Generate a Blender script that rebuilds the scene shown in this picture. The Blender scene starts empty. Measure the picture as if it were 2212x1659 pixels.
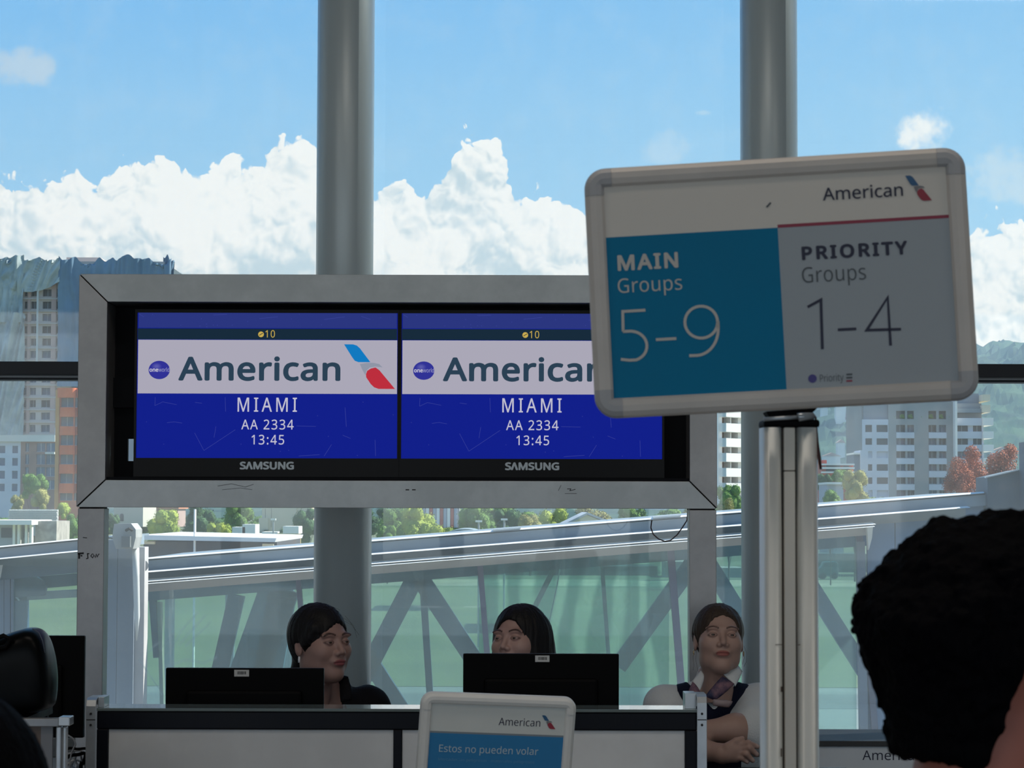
import bpy, math, random
import numpy as np
from mathutils import Vector, Matrix, Euler

random.seed(7)
R = math.radians
SC = bpy.context.scene
COL = SC.collection

# ------------------------------------------------------------------ camera
FPX, CX, CY = 4928.0, 1106.0, 829.5
CAM = Vector((0, 0, 1.7))
camd = bpy.data.cameras.new('camera')
cam = bpy.data.objects.new('camera', camd)
COL.objects.link(cam)
camd.sensor_width = 36
camd.lens = 36 * FPX / 2212
camd.clip_start = 0.05
camd.clip_end = 12000
camd.dof.use_dof = True
camd.dof.focus_distance = 11
camd.dof.aperture_fstop = 27
CROT = Euler((R(90 + 3.1), 0, 0)).to_matrix() @ Matrix.Rotation(R(.15), 3, 'Z')
cam.matrix_world = Matrix.Translation(CAM) @ CROT.to_4x4()
SC.camera = cam

# ------------------------------------------------------------------ exposure
SC.view_settings.view_transform = 'Standard'
SC.view_settings.look = 'None'
SC.view_settings.exposure = 0
SC.view_settings.gamma = 1
SC.view_settings.use_curve_mapping = False
SC.cycles.transparent_max_bounces = 24
SC.cycles.max_bounces = 8
SC.cycles.volume_bounces = 0
SC.cycles.sample_clamp_indirect = 6


# ------------------------------------------------------------------ node helper
class NT:
    def __init__(s, tree):
        s.t = tree
        s.n = tree.nodes
        s.l = tree.links

    def node(s, typ, ins=None, **kw):
        n = s.n.new(typ)
        for k, v in kw.items():
            setattr(n, k, v)
        for k, v in (ins or {}).items():
            s.put(n.inputs[k], v)
        return n

    def put(s, inp, v):
        if isinstance(v, bpy.types.NodeSocket):
            s.l.new(v, inp)
        else:
            if inp.type == 'RGBA' and not isinstance(v, (int, float)) and len(v) == 3:
                v = tuple(v) + (1,)
            inp.default_value = v

    def m(s, op, a, b=0.0, c=0.0, clamp=False):
        n = s.node('ShaderNodeMath', {0: a, 1: b, 2: c}, operation=op)
        n.use_clamp = clamp
        return n.outputs[0]

    def mix(s, f, a, b, mode='MIX'):
        n = s.n.new('ShaderNodeMix')
        n.data_type = 'RGBA'
        n.blend_type = mode
        s.put(n.inputs[0], f)
        s.put(n.inputs[6], a)
        s.put(n.inputs[7], b)
        return n.outputs[2]

    def step(s, x, a, b):
        n = s.node('ShaderNodeMapRange', {0: x, 1: a, 2: b, 3: 0.0, 4: 1.0}, interpolation_type='SMOOTHSTEP')
        return n.outputs[0]


# ------------------------------------------------------------------ sky
w = bpy.data.worlds.new('sky')
SC.world = w
w.use_nodes = True
N = NT(w.node_tree)
N.n.clear()
tc = N.node('ShaderNodeTexCoord')
sp = N.node('ShaderNodeSeparateXYZ', {0: tc.outputs['Generated']})
X, Y, Z = sp.outputs
az = N.m('ARCTAN2', X, Y)
el = N.m('ARCSINE', Z)
U = N.m('MULTIPLY_ADD', az, FPX, CX)
V = N.m('MULTIPLY', el, FPX)
cmb = N.node('ShaderNodeCombineXYZ', {0: U, 1: V, 2: 0.0}).outputs[0]


def wnoise(scale, detail, off=(0, 0, 0), rough=.5):
    vm = N.node('ShaderNodeVectorMath', {0: cmb, 1: off}, operation='ADD').outputs[0]
    return N.node('ShaderNodeTexNoise', {'Vector': vm, 'Scale': scale, 'Detail': detail, 'Roughness': rough}, noise_dimensions='2D').outputs[0]


wz = N.node('ShaderNodeTexNoise', {'Vector': cmb, 'Scale': .013, 'Detail': 3.0}, noise_dimensions='2D').outputs[1]
wz = N.node('ShaderNodeVectorMath', {0: wz, 1: (60, 60, 0)}, operation='MULTIPLY').outputs[0]
wcmb = N.node('ShaderNodeVectorMath', {0: cmb, 1: wz}, operation='ADD').outputs[0]


def billow(off=(0, 0, 0)):
    vm = N.node('ShaderNodeVectorMath', {0: wcmb, 1: off}, operation='ADD').outputs[0]
    return N.node('ShaderNodeTexVoronoi', {'Vector': vm, 'Scale': .0125, 'Detail': 2.5, 'Roughness': .5, 'Lacunarity': 2.3, 'Smoothness': .35}, feature='SMOOTH_F1', voronoi_dimensions='2D').outputs[0]


fc = N.n.new('ShaderNodeFloatCurve')
cu = fc.mapping.curves[0]
prof = [(-2200, 640), (-1500, 760), (-900, 660), (-400, 740), (0, 724), (60, 716), (130, 728), (200, 704), (258, 752), (308, 790), (352, 772), (400, 735),
        (420, 705), (450, 735), (500, 760), (550, 772), (600, 790), (640, 818), (700, 800), (760, 752), (815, 712), (870, 708), (930, 728), (980, 785),
        (1026, 832), (1068, 806), (1102, 752), (1128, 712), (1160, 712), (1215, 662), (1300, 640), (1500, 610), (1750, 640), (1950, 600), (2060, 575),
        (2120, 622), (2170, 635), (2230, 610), (2500, 700), (3000, 600), (3600, 740), (4400, 640)]
for i, (a, b) in enumerate(prof):
    x = (a + 2200) / 6600
    y = b / 1000
    if i < 2:
        cu.points[i].location = (x, y)
    else:
        cu.points.new(x, y)
for p_ in cu.points:
    p_.handle_type = 'AUTO'
fc.mapping.update()
N.put(fc.inputs[1], N.m('MULTIPLY_ADD', U, 1 / 6600, 2200 / 6600, clamp=True))
H = N.m('MULTIPLY', fc.outputs[0], 1000.0)
v1 = billow()
v2 = billow((9, 12, 0))
n1 = wnoise(.0048, 5.0, (90, 40, 0), .55)
d = N.m('ADD', N.m('SUBTRACT', H, V), N.m('ADD', N.m('MULTIPLY', N.m('SUBTRACT', .40, v1), 78.0), N.m('MULTIPLY', N.m('SUBTRACT', n1, .5), 40.0)))
mask = N.step(d, -4.0, 6.0)
# shading of the cloud bodies: billows lit from the upper right, grey undersides further down
depth = N.step(d, 20.0, 330.0)
lit = N.m('MULTIPLY', N.m('SUBTRACT', v2, v1), 1.15)
lit = N.m('ADD', lit, N.m('MULTIPLY', N.m('SUBTRACT', n1, .5), 2.7))
lit = N.m('ADD', lit, N.m('SUBTRACT', .98, N.m('MULTIPLY', depth, .50)))
lit = N.step(lit, .0, 1.0)
ccol = N.mix(lit, (.60, .71, .77), (1.12, 1.11, 1.08))

# clear sky
cr = N.n.new('ShaderNodeValToRGB')
cr.color_ramp.interpolation = 'EASE'
cs = [(0, (.46, .70, .88)), (.09, (.27, .58, .96)), (.155, (.165, .50, .98)), (.24, (.105, .42, .95)), (.5, (.12, .36, .78)), (1, (.07, .25, .65))]
cr.color_ramp.elements[0].position = 0
cr.color_ramp.elements[1].position = 1
for p_, c_ in cs[1:-1]:
    cr.color_ramp.elements.new(p_)
for e_, (p_, c_) in zip(cr.color_ramp.elements, cs):
    e_.position = p_
    e_.color = c_ + (1,)
N.put(cr.inputs[0], N.m('DIVIDE', el, 1.5708, clamp=True))
sky = N.mix(N.m('MULTIPLY', N.step(U, 200.0, 2300.0), .28), cr.outputs[0], (.36, .66, .93))
pn = wnoise(.011, 5.0, (300, 0, 0), .6)
veil = N.m('MULTIPLY', N.step(pn, .40, .8), .10)
sky = N.mix(veil, sky, (.72, .82, .9))


def puff(u, v, ru, rv, amt, sc, col):
    global sky
    a = N.m('DIVIDE', N.m('SUBTRACT', U, u), ru)
    b = N.m('DIVIDE', N.m('SUBTRACT', V, v), rv)
    r2 = N.m('ADD', N.m('MULTIPLY', a, a), N.m('MULTIPLY', b, b))
    g = N.m('SUBTRACT', 1.0, r2)
    g = N.m('ADD', g, N.m('MULTIPLY', N.m('SUBTRACT', pn, .5), 2.6))
    sky = N.mix(N.m('MULTIPLY', N.step(g, .0, .9), amt), sky, col)


puff(28, 915, 92, 58, .55, .008, (.72, .76, .79))
puff(2000, 798, 62, 56, 1.0, .03, (1.05, 1.05, 1.03))
puff(2200, 700, 130, 66, .55, .008, (.74, .84, .9))
puff(1430, 775, 60, 40, .3, .012, (.8, .87, .92))
puff(1520, 848, 26, 8, .4, .02, (.75, .85, .92))
puff(-520, 1250, 240, 90, .6, .006, (.9, .93, .95))
puff(3000, 1150, 260, 90, .6, .006, (.9, .93, .95))
skyc = N.mix(mask, sky, ccol)
skyc = N.mix(N.step(V, -60.0, 0.0), (.2, .23, .2), skyc)
bg = N.node('ShaderNodeBackground', {'Color': skyc, 'Strength': 1.0})
N.l.new(bg.outputs[0], N.node('ShaderNodeOutputWorld').inputs[0])


def lamp(name, typ, energy, color, loc=None, rot=None, **kw):
    ld = bpy.data.lights.new(name, typ)
    ld.energy = energy
    ld.color = color
    for k, v in kw.items():
        setattr(ld, k, v)
    o = bpy.data.objects.new(name, ld)
    COL.objects.link(o)
    if loc:
        o.location = loc
    if rot:
        o.rotation_euler = rot
    return o


SUN = Vector((.66, .26, .70)).normalized()
so = lamp('sun', 'SUN', 9.5, (1, .95, .87), angle=R(.6))
so.rotation_euler = SUN.to_track_quat('Z', 'Y').to_euler()
# daylight from the windows of the hall behind the camera, and unseen ceiling lights added to brighten the hall
lamp('hall_window_light', 'AREA', 85, (.80, .90, 1), (-3, -7.6, 2.4), (R(90), 0, 0), shape='RECTANGLE', size=15, size_y=2.6)
for lx_, ly_ in ((-4, .6), (4, .6), (0, 3.2)):
    lamp('ceiling_fill_light', 'AREA', 36, (1, .88, .76), (lx_, ly_, 5.86), (0, 0, 0), shape='RECTANGLE', size=2.4, size_y=.5)

# ------------------------------------------------------------------ coordinates
def P(px, py, yy):
    v = CROT @ Vector(((px - CX) / FPX, -(py - CY) / FPX, -1))
    return CAM + v * (yy / v.y)


# ------------------------------------------------------------------ materials
MATS = {}


def mat(name, col, rough=.6, metal=0.0, nz=0.0, nsc=6.0, bump=0.0, bsc=60.0, spec=.5, emit=None, es=1.0, stretch=None, alpha=None, col2=None):
    if name in MATS:
        return MATS[name]
    m = bpy.data.materials.new(name)
    m.use_nodes = True
    T = NT(m.node_tree)
    b = T.n['Principled BSDF']
    b.inputs['Roughness'].default_value = rough
    b.inputs['Metallic'].default_value = metal
    b.inputs['Specular IOR Level'].default_value = spec
    c = tuple(col) + (1,)
    b.inputs['Base Color'].default_value = c
    co = T.node('ShaderNodeTexCoord').outputs['Object']
    if stretch:
        co = T.node('ShaderNodeMapping', {'Vector': co, 'Scale': stretch}).outputs[0]
    if nz:
        n = T.node('ShaderNodeTexNoise', {'Vector': co, 'Scale': nsc, 'Detail': 5.0, 'Roughness': .6})
        f = T.step(n.outputs[0], .3, .7)
        c2 = col2 or tuple(x * (1 - nz) for x in col)
        T.put(b.inputs['Base Color'], T.mix(f, c2, col))
        T.put(b.inputs['Roughness'], T.m('MULTIPLY_ADD', n.outputs[0], .25 * (1 if rough < .8 else 0), rough - .1))
    if bump:
        n = T.node('ShaderNodeTexNoise', {'Vector': co, 'Scale': bsc, 'Detail': 4.0})
        bp = T.node('ShaderNodeBump', {'Height': n.outputs[0], 'Strength': min(1, bump), 'Distance': .01})
        T.l.new(bp.outputs[0], b.inputs['Normal'])
    if emit:
        b.inputs['Emission Color'].default_value = tuple(emit) + (1,)
        b.inputs['Emission Strength'].default_value = es
    MATS[name] = m
    return m


def glass(name, tint, haze_dust=.05, gloss=.05, haze_dust_col=(.8, .87, .88), streak=0.0, lo=None, tint2=None, tsc=(1, 1, 1), refl=1.0):
    """Thin pane: tinted transmission, a film of dust laying haze over the view, and a mirror layer."""
    m = bpy.data.materials.new(name)
    m.use_nodes = True
    T = NT(m.node_tree)
    T.n.clear()
    co = T.node('ShaderNodeTexCoord').outputs['Object']
    t = tint
    if tint2:  # wavy reflections put into the tint as bands
        mp = T.node('ShaderNodeMapping', {'Vector': co, 'Scale': tsc}).outputs[0]
        wv = T.node('ShaderNodeTexWave', {'Vector': mp, 'Scale': .9, 'Distortion': 9.0, 'Detail': 3.0, 'Detail Scale': 1.2})
        t = T.mix(T.step(wv.outputs[1], .25, .95), tint2, tint)
    tr = T.node('ShaderNodeBsdfTransparent', {'Color': t})
    df = T.node('ShaderNodeBsdfTranslucent', {'Color': haze_dust_col})
    df2 = T.node('ShaderNodeBsdfDiffuse', {'Color': haze_dust_col})
    dd = T.node('ShaderNodeMixShader', {0: .3, 1: df.outputs[0], 2: df2.outputs[0]})
    f = haze_dust
    if streak:
        mp = T.node('ShaderNodeMapping', {'Vector': co, 'Scale': (3.0, 3.0, .35)}).outputs[0]
        n = T.node('ShaderNodeTexNoise', {'Vector': mp, 'Scale': 2.2, 'Detail': 7.0, 'Roughness': .65})
        n2 = T.node('ShaderNodeTexNoise', {'Vector': co, 'Scale': 26.0, 'Detail': 3.0, 'Roughness': .7})
        ff = T.m('ADD', T.step(n.outputs[0], .42, .8), T.m('MULTIPLY', T.step(n2.outputs[0], .62, .8), .6))
        f = T.m('MULTIPLY_ADD', ff, streak, haze_dust)
    if lo:  # haze veil laid over the view, thicker towards the sill
        z = T.node('ShaderNodeSeparateXYZ', {0: co}).outputs[2]
        f = T.m('MULTIPLY_ADD', T.step(z, lo[1], lo[0]), lo[2], f)
    mx = T.node('ShaderNodeMixShader', {0: f, 1: tr.outputs[0], 2: dd.outputs[0]})
    gl = T.node('ShaderNodeBsdfGlossy', {'Color': (1, 1, 1), 'Roughness': .02})
    fr = T.node('ShaderNodeFresnel', {'IOR': 1.45})
    g = T.m('MULTIPLY_ADD', fr.outputs[0], refl, gloss - .04 * refl, clamp=True)
    mx2 = T.node('ShaderNodeMixShader', {0: g, 1: mx.outputs[0], 2: gl.outputs[0]})
    T.l.new(mx2.outputs[0], T.node('ShaderNodeOutputMaterial').inputs[0])
    return m


def steel(name, col, rough=.34, sc=(1, 1, 1)):
    m = bpy.data.materials.new(name)
    m.use_nodes = True
    T = NT(m.node_tree)
    b = T.n['Principled BSDF']
    co = T.node('ShaderNodeTexCoord').outputs['Object']
    mp = T.node('ShaderNodeMapping', {'Vector': co, 'Scale': sc}).outputs[0]
    br = T.node('ShaderNodeTexNoise', {'Vector': mp, 'Scale': 40.0, 'Detail': 4.0}).outputs[0]
    sm = T.node('ShaderNodeTexNoise', {'Vector': co, 'Scale': 3.2, 'Detail': 6.0, 'Roughness': .62}).outputs[0]
    c = T.mix(T.step(sm, .36, .66), tuple(x * .72 for x in col), col)
    c = T.mix(T.m('MULTIPLY', br, .25), c, tuple(x * .8 for x in col))
    T.put(b.inputs['Base Color'], c)
    T.put(b.inputs['Roughness'], T.m('MULTIPLY_ADD', sm, .2, rough - .1))
    b.inputs['Metallic'].default_value = .65
    bp = T.node('ShaderNodeBump', {'Height': br, 'Strength': .06, 'Distance': .002})
    T.l.new(bp.outputs[0], b.inputs['Normal'])
    return m


# ------------------------------------------------------------------ mesh builder
class MB:
    def __init__(s):
        s.v = []
        s.f = []

    def add(s, vs, fs):
        o = len(s.v)
        s.v += [tuple(v) for v in vs]
        s.f += [tuple(i + o for i in f) for f in fs]
        return s

    def box(s, x0, x1, y0, y1, z0, z1):
        x0, x1 = sorted((x0, x1))
        y0, y1 = sorted((y0, y1))
        z0, z1 = sorted((z0, z1))
        vs = [(x, y, z) for x in (x0, x1) for y in (y0, y1) for z in (z0, z1)]
        return s.add(vs, [(0, 1, 3, 2), (4, 6, 7, 5), (0, 4, 5, 1), (2, 3, 7, 6), (0, 2, 6, 4), (1, 5, 7, 3)])

    def prism(s, poly, y0, y1):
        """polygon of (x, z) points extruded from y0 to y1"""
        n = len(poly)
        ar = sum(poly[i][0] * poly[(i + 1) % n][1] - poly[(i + 1) % n][0] * poly[i][1] for i in range(n))
        if ar < 0:
            poly = poly[::-1]
        vs = [(x, y0, z) for x, z in poly] + [(x, y1, z) for x, z in poly]
        fs = [tuple(range(n)), tuple(range(2 * n - 1, n - 1, -1))]
        fs += [(i, i + n, (i + 1) % n + n, (i + 1) % n) for i in range(n)]
        return s.add(vs, fs)

    def flat(s, poly, y):
        n = len(poly)
        ar = sum(poly[i][0] * poly[(i + 1) % n][1] - poly[(i + 1) % n][0] * poly[i][1] for i in range(n))
        if ar < 0:
            poly = poly[::-1]
        return s.add([(x, y, z) for x, z in poly], [tuple(range(n))])

    def tube(s, pts, r, n=10, cap=True):
        pts = [Vector(p) for p in pts]
        rr = r if isinstance(r, (list, tuple)) else [r] * len(pts)
        o = len(s.v)
        prev = None
        for i, p in enumerate(pts):
            t = (pts[min(i + 1, len(pts) - 1)] - pts[max(i - 1, 0)]).normalized()
            if prev is None:
                a = t.orthogonal().normalized()
            else:
                a = (prev - t * prev.dot(t)).normalized()
            prev = a
            b = t.cross(a)
            for k in range(n):
                an = 2 * math.pi * k / n
                s.v.append(tuple(p + (a * math.cos(an) + b * math.sin(an)) * rr[i]))
        for i in range(len(pts) - 1):
            for k in range(n):
                s.f.append((o + i * n + k, o + i * n + (k + 1) % n, o + (i + 1) * n + (k + 1) % n, o + (i + 1) * n + k))
        if cap:
            s.f.append(tuple(o + k for k in range(n - 1, -1, -1)))
            s.f.append(tuple(o + (len(pts) - 1) * n + k for k in range(n)))
        return s

    def bar(s, a, b, wd, dp):
        """flat bar between two points of a plane facing the viewer: width across, depth in y"""
        a, b = Vector(a), Vector(b)
        t = (b - a).normalized()
        nrm = Vector((-t.z, 0, t.x)).normalized() * wd / 2
        q = [a + nrm, b + nrm, b - nrm, a - nrm]
        y0 = (a.y + b.y) / 2
        return s.prism([(p.x, p.z) for p in q], y0 - dp / 2, y0 + dp / 2)

    def build(s, name, m, parent=None, smooth=False, bevel=0, seg=2, local=False, kind=None, label=None):
        me = bpy.data.meshes.new(name)
        me.from_pydata(s.v, [], s.f)
        me.update()
        return link(name, me, m, parent, smooth, bevel, seg, local, kind, label)


def link(name, me, m, parent=None, smooth=False, bevel=0, seg=2, local=False, kind=None, label=None):
    if m is not None and not me.materials:
        me.materials.append(m)
    if smooth:
        me.polygons.foreach_set('use_smooth', [True] * len(me.polygons))
    o = bpy.data.objects.new(name, me)
    COL.objects.link(o)
    if bevel:
        b = o.modifiers.new('bevel', 'BEVEL')
        b.width = bevel
        b.segments = seg
        b.limit_method = 'ANGLE'
        b.angle_limit = R(50)
    if parent is not None:
        o.parent = parent
        if not local:
            o.matrix_parent_inverse = wmat(parent).inverted()
    if kind:
        o['kind'] = kind
    if label:
        o['label'] = label
    return o


def wmat(o):
    m = Matrix.LocRotScale(o.location, o.rotation_euler, o.scale)
    if o.parent is not None:
        m = wmat(o.parent) @ o.matrix_parent_inverse @ m
    return m


def thing(name, label, cat, loc=(0, 0, 0), rot=(0, 0, 0), group=None):
    o = bpy.data.objects.new(name, None)
    o.empty_display_size = .1
    COL.objects.link(o)
    o.location = loc
    o.rotation_euler = rot
    tag(o, label, cat, group)
    return o


def tag(o, label, cat, group=None, kind=None):
    o['label'] = label
    o['category'] = cat
    if group:
        o['group'] = group
    if kind:
        o['kind'] = kind
    return o


def copy_tree(o, parent=None):
    c = o.copy()
    COL.objects.link(c)
    if parent is not None:
        c.parent = parent
    for ch in list(o.children):
        copy_tree(ch, c)
    return c


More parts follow.
